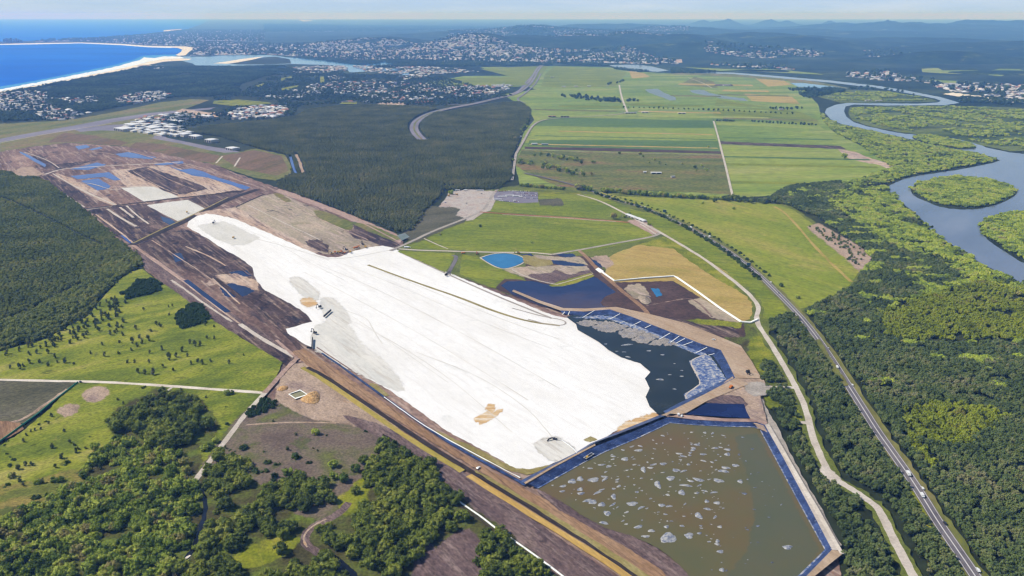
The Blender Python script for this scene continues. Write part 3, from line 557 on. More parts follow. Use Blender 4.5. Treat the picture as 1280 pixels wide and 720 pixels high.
ponds = [([(24, 189), (35, 193.4), (58, 206), (56, 209), (38, 199), (25, 191)], 'narrow blue pond strip nearest the left forest', 'bluepond'),
    ([(87, 211.6), (121, 203), (133, 206), (110, 212.4)], 'long blue pond behind the beige haul road', 'bluepond'),
    ([(88, 220), (136, 215), (151, 224.6), (143, 225.6), (130, 221), (104, 223.6), (97, 224)], 'dark blue L-shaped pond', 'bluepond'),
    ([(101, 226), (123, 223), (138, 232.4), (136, 236), (122, 238)], 'bright blue rectangular pond inside the L-shaped one', 'bluepond'),
    ([(94, 183), (108, 181), (113, 184), (98, 187)], 'small blue pond beside the airfield', 'bluepond'),
    ([(111, 186.6), (125, 183.6), (129, 185), (115, 188)], 'thin blue pond beside the airfield', 'bluepond'),
    ([(144, 192.4), (160, 190), (196, 196.4), (190, 199), (168, 197.6), (150, 195.6)], 'wide blue pond below the brown airfield patch', 'bluepond'),
    ([(211, 207.4), (226, 212), (240, 210.6), (256, 215), (264, 219), (290, 227), (313, 234), (307, 237.4), (285, 230), (260, 222), (240, 219.4), (226, 214)], 'long blue water channel along the sandy panel', 'bluepond'),
    ([(192, 205.6), (212, 202.4), (228, 201.4), (230, 204), (205, 206.6)], 'blue puddle at the panel corner', 'bluepond'),
    ([(200, 270), (212, 273), (220, 278), (212, 281), (204, 277)], 'dark blue seep beside the grey sand', 'navy'),
    ([(150, 294), (156, 294), (168, 304), (164, 306)], 'blue sump beside the forest edge', 'bluepond')]
for p, l, m in ponds: sheet('pond', p, M[m], l, 'pond', amp=.35, seg=3)
for i, (p, w, m, l) in enumerate([
    ([(56, 218), (70, 213), (86, 210), (140, 207), (225, 202.6)], 9, 'track', 'beige haul road behind the ponds'),
    ([(48, 222), (80, 243), (106, 259)], 5, 'track', 'white track along the left forest edge'),
    ([(66, 217), (100, 237), (146, 257)], 6, 'track', 'white haul track through the dark panels'),
    ([(108, 262), (140, 258)], 8, 'trackG', 'grey crossing beside the forest'),
    ([(134, 261), (150, 272), (170, 283)], 7, 'track', 'pale windrow on the peat panel, nearest the forest'),
    ([(150, 259), (162, 268), (167, 272)], 6, 'track', 'short thick white windrow on the peat panel'),
    ([(158, 257), (172, 270), (186, 280)], 5, 'track', 'thin pale windrow on the peat panel'),
    ([(170, 310), (200, 331), (250, 367), (290, 398), (340, 430), (372, 446)], 4, 'beige', 'pale track on the peat strip'),
    ([(214, 350), (232, 362), (260, 383), (290, 402)], 4.5, 'track', 'white gravel windrow beside the pasture'),
    ([(166, 306), (195, 326), (232, 352)], 7, 'pinkroad', 'pink track along the peat strip'),
    ([(300, 405), (330, 425), (368, 446)], 8, 'track', 'pale track beside the dark mud corner'),
    ([(345, 425), (362, 440), (376, 452)], 5, 'pinkroad', 'narrow grey haul road by the sand corner'),
    ([(260, 340), (300, 372), (345, 405), (380, 440)], 9, 'mudD', 'dark haul road along the peat'),
    ([(232, 308), (262, 320), (282, 332)], 4, 'beige', 'tan track over the peat'),
    ([(360, 240), (420, 262), (470, 287), (500, 303)], 5, 'pinkroad', 'narrow dirt road under the forest edge'),
    ([(150, 235), (160, 233), (192, 233)], 5, 'trackW', 'pale rim of the upper sand panel')]):
    ribbon('haul_road', p, w, M[m], l, 'track', jit=.8)
ribbon('drain', [(103, 261.6), (140, 257.4), (180, 252.4), (230, 246.6), (270, 242.4), (306, 238)], 10, M['ditch'], 'black drain crossing the panels', 'drain')
ribbon('drain', [(164, 306), (205, 288), (230, 277), (258, 263), (285, 249), (322, 236.6)], 22, M['ditch'], 'wide black drain crossing the runway platform', 'drain')
ribbon('drain_bank', [(166, 304), (205, 285), (230, 274), (258, 260), (285, 246.6)], 5, M['sandO'], 'olive bank of the wide black drain', 'bank')
ribbon('drain', [(330, 243), (318, 248), (294, 259), (294, 259.5), (312, 270), (345, 289)], 6, M['ditch'], 'black elbow-shaped drain', 'drain', it=1)
ribbon('drain', [(232, 350), (262, 373), (285, 390)], 10, M['navy'], 'straight dark blue water drain in the peat', 'drain')
ribbon('haul_road', [(345, 291), (380, 309), (402, 317)], 4, M['mudW'], 'dark line beside the sand edge', 'track')

# ---- white sand platform
sheet('sand_fringe', [(244, 268), (258, 264.4), (294, 260), (330, 280), (372, 302), (398, 314), (388, 318), (362, 306), (330, 291), (296, 278)], M['beige'], 'bare pinkish fringe beside the white sand', 'earthworks', amp=1)
sheet('sand_platform', [(234, 283), (236, 277), (246, 270.4), (258, 267), (272, 269), (292, 273.4), (310, 281), (330, 289), (345, 296), (362, 303), (378, 311), (396, 318), (410, 322), (424, 321.4), (440, 315), (462, 309.4), (478, 307.4), (494, 310.4), (504, 316), (524, 324), (560, 340.6), (620, 366), (662, 383), (690, 394), (714, 398.6), (720, 405), (722, 412), (736, 420), (748, 427), (760, 437), (776, 446), (800, 453.6), (813, 465), (806, 473), (812, 485), (807, 496), (811, 506), (822, 515), (812, 521), (795, 528), (770, 538), (752, 549), (738, 558), (718, 566), (704, 574), (690, 579), (668, 586), (652, 587), (640, 583), (622, 572), (600, 560), (560, 539), (520, 510), (485, 486), (455, 469), (425, 452), (397, 437), (378, 428), (360, 416), (358, 411), (374, 407), (391, 402), (386, 395), (375, 386), (352, 373), (332, 363), (322, 352), (318, 344), (316, 334), (300, 322), (280, 311), (256, 296)], M['sand'], 'huge dazzling white platform of dredged sand', 'sand', amp=.8)
pan('grey_sand', [(250, 283), (268, 280), (282, 279), (312, 294), (322, 297), (308, 303), (292, 305), (270, 296)], 'sandN', 'slightly grey patch at the far end of the white sand', 'sand', amp=.8, fe=6)
pan('grey_sand', [(398, 410), (412, 404), (426, 402), (446, 430), (474, 452), (492, 474), (500, 486), (480, 478), (455, 466), (420, 449), (398, 434), (394, 424)], 'sandG', 'damp grey sand along the near edge, crossed by wheel tracks', 'sand', amp=1.2)
pan('grey_sand', [(405, 376), (414, 376), (424, 386), (434, 402), (420, 400), (410, 392)], 'sandG', 'rutted grey ramp on the sand', 'sand', amp=1)
pan('grey_sand', [(365, 350), (372, 349), (394, 366), (394, 372), (380, 366)], 'sandG', 'faint grey wheel-worn patch of sand', 'sand', amp=1)
for p_, l_ in (([(594, 524), (604, 519), (613, 513), (617, 510), (614, 515), (604, 522), (596, 527)], 'upper orange streak on the white sand'), ([(600, 527), (612, 521), (622, 514), (627, 512), (622, 517), (610, 525), (601, 530)], 'lower orange streak on the white sand'), ([(608, 511), (612, 506), (617, 506), (615, 509), (611, 512)], 'small orange knot above the streaks on the white sand')):
    pan('brown_sand', p_, 'sandB', l_, 'sand', amp=.8, seg=2, fe=3)
pan('brown_sand', [(379, 376), (386, 374), (393, 378), (384, 381)], 'sandB', 'small brown stain on the sand', 'sand', amp=.8, seg=2)
pan('brown_sand', [(784, 530), (804, 523), (820, 518), (810, 524), (795, 531), (775, 538)], 'sandB', 'tan wet margin of the sand at the pond corner', 'sand', amp=1.2, seg=2)
pan('olive_sand', [(462, 479), (470, 481), (486, 494), (480, 495), (466, 486)], 'sandO', 'olive puddle on the near sand edge', 'sand', amp=.6, seg=2)
pan('olive_sand', [(545, 538), (566, 548), (600, 563), (625, 577), (645, 586), (662, 587), (690, 581), (700, 578), (706, 570), (715, 568), (722, 570), (690, 586), (658, 593), (632, 586), (600, 573), (562, 550)], 'sandO', 'olive wet strip along the lower sand corner', 'sand', amp=.9)
pan('olive_sand', [(700, 556), (708, 553), (716, 560), (708, 562)], 'sandO', 'olive puddle beside the sand pipe', 'sand', amp=.6, seg=2)
pan('olive_sand', [(730, 550), (738, 546), (746, 549), (738, 552)], 'sandO', 'small olive wet patch at the sand corner', 'sand', amp=.6, seg=2)
pan('grey_sand', [(680, 552), (694, 550), (712, 562), (706, 572), (696, 574), (690, 560)], 'sandG', 'trampled grey sand around the pipe outlet', 'sand', amp=1, seg=2)
for i, (p, w, m, l) in enumerate([
    ([(392, 318), (412, 324), (440, 322), (490, 312)], 3.2, 'sandG', 'curved wheel track beside the parked machines'),
    ([(318, 298), (350, 306), (380, 315), (412, 325)], 2.6, 'sandG', 'wheel track along the far sand edge'),
    ([(460, 331), (500, 346), (540, 360), (575, 372), (620, 390), (660, 402), (700, 407)], 6, 'sandO', 'brown haul track along the far side of the sand'),
    ([(504, 317), (560, 343), (620, 370), (690, 398)], 5, 'trackG', 'grey berm track along the sand edge'),
    ([(640, 385), (680, 396), (706, 400), (708, 406), (690, 407), (660, 399)], 3, 'trackG', 'looped track at the pond corner'),
    ([(423, 384), (440, 391), (460, 398), (466, 412), (478, 430)], 1.8, 'sandG', 'faint angled wheel track on the sand'),
    ([(425, 402), (436, 420), (452, 440), (480, 462)], 2, 'sandG', 'faint curved wheel track on the damp sand'),
    ([(396, 434), (420, 450), (440, 463)], 2.2, 'mud', 'dark wheel rut at the sand edge'),
    ([(402, 441), (425, 456), (444, 470)], 1.6, 'mud', 'second dark wheel rut at the sand edge'),
    ]):
    ribbon('wheel_track', p, w, M[m], l, 'track', jit=.4)

pan('grey_sand', [(672, 556), (690, 549), (706, 556), (714, 566), (700, 574), (688, 572)], 'sandG', 'damp apron around the pipe outlet', 'sand', amp=1, fe=7)
for i, (p, w, l) in enumerate([([(396, 330), (460, 356), (540, 396), (620, 440), (700, 486)], 1.3, 'long faint grader line down the upper sand'), ([(380, 340), (450, 376), (530, 420), (600, 462), (660, 500)], 1.1, 'second long faint grader line down the sand'), ([(366, 352), (430, 388), (500, 436), (560, 478)], 1.0, 'third faint grader line nearer the damp sand'), ([(430, 330), (520, 366), (600, 402), (690, 436)], 1.0, 'faint grader line along the inland half'), ([(480, 340), (560, 372), (640, 404), (700, 424)], 1.2, 'faint wheel line beside the brown haul track'), ([(520, 440), (600, 470), (660, 510), (690, 546)], 1.2, 'curved wheel line towards the pipe outlet'), ([(300, 284), (340, 300), (390, 330), (430, 350)], 1.1, 'faint wheel line through the sand neck'), ([(420, 392), (480, 420), (560, 470), (640, 540)], 1.0, 'faint line past the damp near sand')]):
    ribbon('wheel_track', p, w, M['sandG'], l, 'track', jit=.3)
for i, (p, w, m, l) in enumerate([([(60, 196), (92, 190), (126, 190), (146, 194)], 4, 'beige', 'pale lane through the panels nearest the airfield'), ([(30, 190), (60, 200), (74, 210)], 4, 'track', 'pale bank beside the narrow pond strip'), ([(160, 188), (200, 200), (262, 214), (318, 232)], 5, 'pinkroad', 'pink lane along the outer edge of the panels'), ([(86, 229), (112, 228), (140, 238), (152, 236)], 3.5, 'track', 'pale rim under the bright blue pond'), ([(228, 204), (262, 212), (310, 230)], 3.5, 'beige', 'sandy rim of the long blue channel'), ([(166, 214), (196, 232), (226, 244)], 3, 'beige', 'sandy streak through the dark peat panel'), ([(184, 210), (214, 226), (246, 238)], 3, 'beige', 'second sandy streak through the dark peat panel'), ([(120, 268), (150, 290), (166, 303)], 4, 'beige', 'sandy lane beside the forest edge'), ([(190, 300), (230, 326), (270, 352), (300, 380)], 3, 'beige', 'thin sandy line across the wet peat'), ([(250, 300), (282, 322), (312, 344)], 3, 'mudP', 'faint rut across the wet peat'), ([(350, 250), (400, 274), (460, 300)], 4, 'beige', 'pale lane through the olive cleared block'), ([(310, 256), (350, 276), (400, 300)], 3, 'track', 'thin pale line through the olive cleared block')]):
    ribbon('haul_road', p, w, M[m], l, 'track', jit=1.0)
# ---- wet zone and fields inland of the sand
sheet('base_grass', [(500, 312), (530, 292), (560, 262), (600, 240), (660, 232), (740, 238), (800, 246), (900, 250), (985, 258), (1050, 300), (1080, 330), (1062, 362), (1000, 392), (960, 410), (930, 430), (900, 424), (760, 392), (640, 366), (560, 338)], M['vergegrass'], 'olive green roadside grass between the fields', 'grass')
sheet('lime_field', [(533, 297), (545, 292), (607, 266.5), (660, 270), (740, 275), (790, 279), (818, 295), (800, 301), (742, 313), (700, 317), (640, 315), (570, 312), (556, 309)], M['limeM'], 'big lime green field above the teal pond', 'field')
sheet('lime_field', [(612, 264), (622, 250), (672, 246), (676, 242), (722, 243), (764, 258), (780, 265), (772, 273), (740, 272), (680, 268)], M['limeM'], 'green field behind the car park', 'field')
sheet('lime_field', [(510, 308), (530, 300), (556, 310), (560, 312), (520, 311)], M['limeM'], 'small green triangle beside the crossroads', 'field')
sheet('lime_field', [(497, 314), (520, 315), (568, 317), (562, 332), (556, 340), (524, 325)], M['limeM'], 'green strip beside the sand edge', 'field')
sheet('lime_field', [(578, 318), (600, 322), (620, 334), (650, 347), (660, 352), (632, 352), (626, 361), (610, 357), (575, 342)], M['limeM'], 'green wedge below the teal pond', 'field')
sheet('wet_mud', [(622, 360), (632, 350), (660, 352), (656, 342), (660, 330), (690, 320), (736, 322), (760, 345), (772, 352), (835, 350), (900, 386), (926, 402), (930, 425), (905, 424), (860, 408), (815, 396), (775, 386), (704, 388), (665, 377)], M['mudW'], 'soaked brown ground around the dark ponds', 'mud')
sheet('wet_mud', [(632, 337), (660, 334), (700, 333), (732, 334), (739, 342), (715, 349), (695, 354.6), (676, 350.6), (650, 343)], M['olive'], 'pale silted basin with purple mud', 'mud', amp=.6)
sheet('wet_mud', [(662, 344), (690, 342), (694, 338), (712, 345), (736, 339), (738, 342), (715, 349), (695, 354), (676, 350)], M['mudP'], 'purple mud in the silted basin', 'mud', amp=1)
m, nt, b = new_mat('shallow_dark_water')
sx = nt.nodes.new('ShaderNodeNewGeometry'); sp = nt.nodes.new('ShaderNodeSeparateXYZ'); nt.links.new(sx.outputs['Position'], sp.inputs[0])
mr = nt.nodes.new('ShaderNodeMapRange'); mr.inputs[1].default_value = P(700, 389).y; mr.inputs[2].default_value = P(700, 352).y; nt.links.new(sp.outputs[1], mr.inputs[0])
ad = nt.nodes.new('ShaderNodeMath'); ad.operation = 'MULTIPLY_ADD'; ad.inputs[1].default_value = .9; ad.inputs[2].default_value = -.45; nt.links.new(pos_noise(nt, 50, detail=4), ad.inputs[0])
ad2 = nt.nodes.new('ShaderNodeMath'); nt.links.new(mr.outputs[0], ad2.inputs[0]); nt.links.new(ad.outputs[0], ad2.inputs[1])
nt.links.new(ramp(nt, ad2.outputs[0], [(0, lin(86, 68, 74, .7)), (.4, lin(64, 58, 90, .7)), (.62, lin(30, 40, 92, .6)), (1, lin(24, 40, 92, .6))]), b.inputs['Base Color'])
b.inputs['Roughness'].default_value = .2; b.inputs['Specular IOR Level'].default_value = .35
M['wet'] = m
sheet('pond', [(626, 357), (634, 351.4), (656, 351), (666, 351), (690, 357), (706, 357), (722, 353), (740, 346), (746, 347), (770, 365), (785, 376), (784, 385), (760, 386), (727, 386), (702, 385), (677, 383), (660, 376), (642, 369)], M['wet'], 'dark blue pond with shallow purple near side', 'pond', amp=.5)
sheet('mud_fan', [(752, 378), (758, 371), (770, 366), (786, 376), (786, 386), (760, 385)], M['mudW'], 'brown mud fan in the pond corner', 'mud', amp=.6)
pan('grass_strip', [(688, 357), (700, 353), (720, 348), (738, 342.6), (741, 344.6), (722, 351.6), (704, 356.4)], 'lime', 'thin grass bank of the dark pond', 'grass bank', amp=.5)
sheet('pond', [(600, 322), (612, 318.4), (622, 317), (634, 316.6), (650, 320), (657, 325.6), (648, 331), (632, 336), (622, 334), (612, 329)], M['teal'], 'teal blue settling pond ringed by pale banks', 'pond', amp=.3, sm=1)
ribbon('pond_bank', [(600, 322), (612, 318), (624, 316), (636, 316), (651, 319.6), (658.4, 325.6), (649, 331.6), (632, 336.6), (622, 334.8), (611, 329.4), (600, 322)], 3.2, M['track'], 'pale bank around the teal pond', 'bank', it=1)
for p, l in (([(686, 325), (700, 323.6), (720, 325), (734, 331), (728, 333), (704, 332), (690, 329)], 'navy pond beside the silted basin'), ([(738, 325.4), (748, 325), (756, 332), (752, 334.6), (744, 331)], 'navy puddle at the tan field corner'), ([(650, 317.6), (664, 317), (668, 320.6), (658, 320.4)], 'small navy pool beside the teal pond'), ([(690, 316.6), (716, 317), (722, 322), (708, 322.4)], 'long navy pool below the lime field')):
    sheet('pond', p, M['navy'], l, 'pond', amp=.4, seg=2)
pan('silt', [(655, 320), (676, 322), (688, 326), (690, 330), (668, 332), (656, 328)], 'sandO', 'olive silt flat beside the teal pond', 'silt', amp=.8)
pan('silt', [(668, 319), (706, 323), (724, 322), (734, 331), (726, 328), (700, 324), (676, 323)], 'olive', 'pale silt bank between the navy pools', 'silt', amp=.8)
pan('silt', [(786, 357), (800, 356), (808, 365), (812, 377), (796, 372), (782, 362)], 'olive', 'pale dried silt in the brown basin', 'silt', amp=1.5, seg=2)
sheet('pond', [(813, 360), (824, 361), (828, 369), (820, 371)], M['teal'], 'small blue grey puddle in the brown basin', 'puddle', amp=.8, seg=2)
pan('grass_strip', [(848, 402), (872, 400), (900, 402), (926, 404), (924, 409), (880, 406)], 'lime', 'green strip along the brown basin', 'grass bank', amp=.8)
pan('dirt_panel', [(815, 396), (842, 399), (880, 407), (915, 410), (928, 426), (908, 426), (862, 411)], 'mudD', 'dark purple mud below the green strip', amp=1)
pan('silt', [(862, 376), (872, 384), (890, 396), (924, 402), (900, 388), (876, 373)], 'olive', 'pale rough bank beside the white fabric berm', 'silt', amp=1)
sheet('tan_field', [(757, 345), (762, 322), (772, 316), (800, 306), (842, 300), (872, 318), (910, 342), (942, 372), (948, 384), (944, 394), (928, 402), (842, 350.6), (768, 352.4)], M['tan'], 'straw coloured field inside the service road', 'field')
pan('dirt_panel', [(740, 322), (758, 320), (766, 330), (758, 335), (750, 328)], 'yard', 'pale dirt beside the tan field', 'dirt', amp=1.2, seg=2)
sheet('verge', [(722, 243), (745, 244), (790, 262), (830, 271), (866, 287), (900, 304), (932, 328), (950, 345), (972, 368), (996, 393), (962, 398), (952, 398), (950, 384), (944, 372), (910, 340), (872, 316), (830, 291), (765, 258)], M['limeM'], 'green verge between the motorway and service road', 'verge')
sheet('verge', [(800, 306), (830, 296), (846, 302), (912, 344), (936, 370), (900, 350), (862, 326), (842, 310)], M['lime'], 'green margin of the tan field', 'verge', amp=1)
sheet('bright_field', [(748, 240), (775, 246), (860, 249), (930, 252), (972, 256), (990, 262), (1010, 276), (1040, 300), (1066, 322), (1082, 322), (1074, 338), (1062, 356), (1040, 370), (1010, 383), (996, 386), (975, 362), (952, 340), (934, 323), (902, 300), (870, 283), (834, 268), (796, 258), (762, 246)], M['limeR'], 'wide bright green field beside the motorway', 'field')
ribbon('mown_line', [(968, 258), (985, 268), (1020, 310), (1040, 330), (1064, 352)], 7, M['tan'], 'pale line across the bright field', 'track', jit=1)
sheet('bare_patch', [(1012, 284), (1022, 281), (1050, 296), (1066, 306), (1086, 322), (1078, 340), (1064, 326), (1040, 306)], M['yard'], 'sandy ground with young trees beside the wood', 'dirt', amp=1.2)
sheet('grass', [(618, 238), (650, 238), (700, 240), (740, 243), (676, 242), (660, 240)], M['lime'], 'grass strip under the hedge', 'verge')
sheet('dirt_yard', [(546, 262), (558, 250), (562, 241), (585, 238), (616, 240), (622, 243), (612, 262), (606, 264), (584, 263), (560, 259)], M['gravelyard'], 'grey and pink gravel compound by the forest', 'yard')
sheet('dirt_yard', [(562, 272), (578, 262), (604, 264), (590, 274), (578, 275)], M['gravelyard'], 'smaller gravel yard below the compound', 'yard', amp=.4)
sheet('rough_ground', [(505, 294), (518, 284), (530, 270), (540, 260), (558, 261), (572, 262), (566, 270), (580, 275), (560, 282), (520, 300)], M['heath'], 'rough grey and green waste ground by the forest', 'waste ground')
sheet('car_park', [(616, 240), (640, 238.4), (672, 240), (673, 253), (648, 254), (618, 250)], M['runway'], 'grey car park full of vehicles', 'car park', amp=.2)
pan('rough_ground', [(674, 250), (700, 249), (704, 256), (676, 256)], 'heath', 'rough patch beside the car park', amp=1)
sheet('pond', [(496, 294), (506, 291), (512, 296), (502, 301)], M['lagoon'], 'grey green pond at the forest corner', 'pond', amp=.3)
sheet('dirt_yard', [(786, 276), (806, 277), (822, 290), (816, 292), (800, 283)], M['pinkroad'], 'pink gravel in front of the long shed', 'yard', amp=.5)
for i, (p, w, m, l) in enumerate([
    ([(488, 313), (510, 304), (540, 289), (590, 270), (606, 262), (614, 246), (622, 236)], 9, 'trackG', 'grey haul road from the sand to the compound'),
    ([(498, 311), (520, 312.6), (570, 314), (630, 315.6), (660, 315), (690, 318)], 7, 'track', 'pale track below the lime field'),
    ([(600, 265), (660, 269), (740, 274), (786, 278)], 9, 'red', 'red earth track between the lime fields'),
    ([(628, 268), (700, 272.4), (770, 277)], 3, 'track', 'pale line beside the red earth track'),
    ([(530, 298), (545, 305), (560, 311)], 3, 'track', 'thin farm track to the crossroads'),
    ([(690, 318), (726, 312), (780, 302), (816, 296), (826, 291)], 9, 'trackG', 'grey gravel road below the lime field'),
    ([(724, 313), (735, 323), (745, 335), (764, 352), (780, 366), (804, 384), (812, 396)], 9, 'brownroad', 'brown haul road past the dark pond'),
    ([(566, 319), (572, 321), (560, 342)], 8, 'asphalt', 'short dark road to the sand edge'),
    ([(640, 337), (660, 347), (676, 351.6), (696, 355.6)], 3, 'track', 'pale rim of the silted basin'),
    ([(696, 355.6), (716, 350), (740, 342.6)], 3, 'track', 'pale rim of the dark pond'),
    ([(808, 382), (840, 376), (862, 372), (876, 380), (890, 396)], 4, 'mud', 'muddy track around the brown basin'),
    ([(820, 293), (806, 283), (800, 280)], 5, 'track', 'driveway to the long shed'),
    ([(645, 192), (654, 177), (664, 158), (674, 151), (690, 148), (726, 146), (770, 143.4), (784, 140)], 10, 'trackG', 'grey country road beside the forest'),
    ([(640, 225), (645, 192)], 9, 'trackG', 'grey country road running into the trees'),
    ([(774, 106), (777, 122), (784, 140)], 11, 'track', 'straight pale farm road to the sheds'),
    ([(892, 151), (896, 165), (900, 180), (908, 212), (916, 246)], 7, 'track', 'straight farm track between the fields'),
    ([(656, 187), (760, 190.6), (905, 194)], 3, 'track', 'thin pale track under the fallow strip'),
    ([(655, 216), (690, 224), (722, 232), (745, 241)], 9, 'asphalt', 'road curving down to the motorway'),
    ([(760, 128), (900, 139), (1000, 150)], 4, 'ground', 'dark hedge line bank'),
    ([(700, 109), (780, 106), (860, 108)], 8, 'track', 'far farm road'),
    ]):
    ribbon('road' if w > 8 else 'track', p, w, M[m], l, 'road' if w > 8 else 'track', jit=.3)
layer(); ZR = layer(); layer()
ribbon('verge', [(925, 357), (942, 373), (949, 385), (945, 396), (948, 407), (960, 424), (974, 447), (986, 467), (998, 490), (1008, 513), (1013, 536), (1018, 552), (1027, 573), (1038, 594), (1052, 604), (1066, 612), (1082, 623), (1096, 633), (1106, 650), (1118, 676), (1132, 702), (1146, 728), (1170, 780)], 19, M['vergegrass'], 'weedy verge of the service road', 'verge', jit=3)
ribbon('service_road', [(722, 243), (745, 249), (765, 258), (800, 277), (830, 293), (855, 308), (880, 323), (905, 342), (925, 357), (942, 373), (949, 385), (945, 396), (948, 407), (960, 424), (974, 447), (986, 467), (998, 490), (1008, 513), (1013, 536), (1018, 552), (1027, 573), (1038, 594), (1052, 604), (1066, 612), (1082, 623), (1096, 633), (1106, 650), (1118, 676), (1132, 702), (1146, 728), (1170, 780)], (8, 9), M['track'], 'pale unsealed service road winding beside the motorway', 'road', jit=.6)
sheet('gravel_patch', [(1028, 585), (1036, 588), (1048, 600), (1042, 608), (1034, 600)], M['track'], 'widened gravel pull-off on the service road', 'gravel', amp=1, seg=2)
ribbon('track', [(956, 483), (972, 484), (992, 484), (998, 487)], 7, M['track'], 'short side track joining the service road', 'track', jit=.6)
ribbon('track', [(994, 527), (1004, 528), (1012, 529)], 7, M['track'], 'stub track off the service road', 'track', jit=.6)
sheet('sand_clearing', [(984, 512), (992, 508), (996, 516), (990, 518)], M['beach'], 'tiny white sand clearing among the trees', 'clearing', amp=1, seg=2)

# ---- motorway
MW = [(742, 239.5), (766, 249), (800, 257.6), (832, 271), (866, 286.6), (890, 301), (915, 316.6), (936, 333), (953, 347), (968, 362), (984, 378), (1002, 397), (1018, 417), (1036, 443), (1060, 481), (1078, 509), (1096, 538), (1116, 566), (1136, 594), (1154, 622), (1173, 653), (1196, 686), (1218, 718), (1262, 785)]
ribbon('verge', MW, 24, M['airgrass'], 'grassy shoulder of the motorway', 'verge', jit=2.5)
ribbon('motorway', MW, 12.5, M['asphalt'], 'two-way grey motorway running down to the lower right', 'road')
ribbon('lane_line', MW, 1.0, M['paint'], 'white centre line of the motorway', 'road marking')
for s in (-5.3, 5.3): ribbon('lane_line', MW, .5, M['paint'], 'white edge line of the motorway', 'road marking', shift=s)
FM = [(686.6, 64), (686, 72), (680, 79), (672, 86), (666, 98), (660, 106), (650, 114), (638, 119), (620, 123), (600, 128), (582, 131.6), (560, 135.4), (540, 140.6), (526, 147), (518, 154), (517, 162), (522, 169), (529, 175.6)]
ribbon('motorway', FM, 40, M['runway'], 'distant motorway sweeping in an S into the forest', 'road')
ribbon('median', FM[2:], 9, M['airgrass'], 'grass median of the distant motorway', 'median', jit=1)
for p, l in (([(670, 90), (656, 104), (648, 115), (640, 119)], 'left ramp of the far interchange'), ([(676, 92), (670, 104), (664, 110), (652, 120), (646, 123), (650, 127), (657, 128.6)], 'looping ramp of the far interchange'), ([(560, 130.4), (580, 130.8), (600, 128)], 'slip road beside the distant motorway')):
    ribbon('ramp', p, 11, M['runway'], l, 'road')

# ---- dredge pond and its lined banks
W1 = 1.9
sheet('dredge_pond', [(708, 396), (722, 392), (765, 389), (800, 398.6), (850, 418.6), (890, 434.6), (907, 455), (917, 474), (872, 496.5), (833, 518), (822, 517), (812, 508), (807, 496), (812, 485), (806, 473), (813, 465), (800, 453.6), (776, 446), (760, 437), (748, 427), (736, 420), (722, 412), (720, 405)], M['dredge'], 'dark grey green dredge pond at the head of the sand', 'pond', amp=.3)
wa = _z[0]
CR = wa + 3.2
slope('pond_liner', [(700, 388), (730, 389.4), (762, 386.6), (790, 396), (840, 415.6), (880, 431), (901, 437.4)], CR, [(704, 393.4), (730, 396.6), (760, 395.4), (784, 405), (830, 425), (868, 441), (888, 447)], wa + .15, M['liner'], 'blue black liner on the far bank of the dredge pond', 'pond liner')
slope('pond_liner', [(901, 437.4), (909, 452), (919, 472.4)], CR, [(888, 447), (897, 460), (905, 474)], wa + .15, M['liner'], 'blue black liner on the end bank of the dredge pond', 'pond liner')
slope('pond_liner', [(919, 472.4), (880, 493), (832, 516.6)], CR, [(905, 474), (868, 492), (828, 513)], wa + .15, M['liner'], 'blue black liner on the near bank of the dredge pond', 'pond liner')
wt = _z[0] + .25
for p, l in (([(721, 403), (734, 400.4), (750, 401.6), (742, 407), (730, 407)], 'first silt covered liner fold from the sand'), ([(741, 409), (752, 402), (762, 402), (786, 408), (776, 412), (764, 415), (752, 414)], 'large oval silt covered liner fold'),
    ([(774, 415), (786, 410), (806, 414), (800, 419), (788, 422), (778, 421)], 'third silt covered liner fold'), ([(790, 425), (806, 415), (824, 420.6), (816, 425), (806, 429), (796, 427)], 'blotched silt covered liner fold'),
    ([(811, 430), (828, 422), (836, 426), (826, 431)], 'pointed silt covered liner fold'), ([(830, 431), (842, 427), (846, 430), (838, 432)], 'smallest silt covered liner fold')):
    sheet('silted_liner', p, M['sludge'], l, 'silt', amp=1.5, seg=2, sm=0, z=wt, fe=1.2)
sheet('silted_liner', [(716, 397), (745, 394.6), (764, 395), (800, 409), (846, 427), (872, 439), (886, 446), (880, 446), (860, 438), (835, 428), (800, 413), (762, 399), (740, 398)], M['slack'], 'slack pale blue liner along the waterline', 'pond liner', amp=.7, seg=2, z=wt - .06)
sheet('silted_liner', [(848, 430), (872, 437), (888, 446), (898, 460), (908, 474), (876, 490), (858, 500), (855, 493), (872, 484), (876, 478), (868, 464), (862, 451), (874, 446), (880, 442), (860, 438)], M['slack'], 'wide apron of dusty blue liner spattered with silt', 'pond liner', amp=.8, seg=2, z=wt - .03)
ribbon('silt_edge', [(882, 443), (866, 449), (863, 453), (870, 466), (876, 479), (870, 484), (856, 493), (859, 499)], 2.2, M['track'], 'pale silty rim of the liner apron', 'silt', it=1, z=wt + .03, jit=.5)
for k, (a, b, c, d) in enumerate([(743, 388, 728, 397), (775, 392, 762, 399), (801, 401.5, 788, 408), (814, 406, 806, 410), (838, 416, 824, 424), (849, 420, 838, 428), (856, 423, 845, 429), (866, 427, 852, 432), (884, 434, 870, 441), (893, 442, 885, 444), (706, 389.6, 703, 393), (712, 389, 710, 394)]):
    p, q = P(a, b, CR + .08), P(c, d, wa + .75); n = (q - p).cross(Vector((0, 0, 1))).normalized() * .55
    o = link('sandbag_line', mesh('sandbag_line', [p + n, p - n, q - n, q + n], [[0, 1, 2, 3]], M['fabric'])); tag(o, 'pale ballast line running down the dark pond liner', 'sandbag line', 'ballast lines on the far liner bank')
EM = []
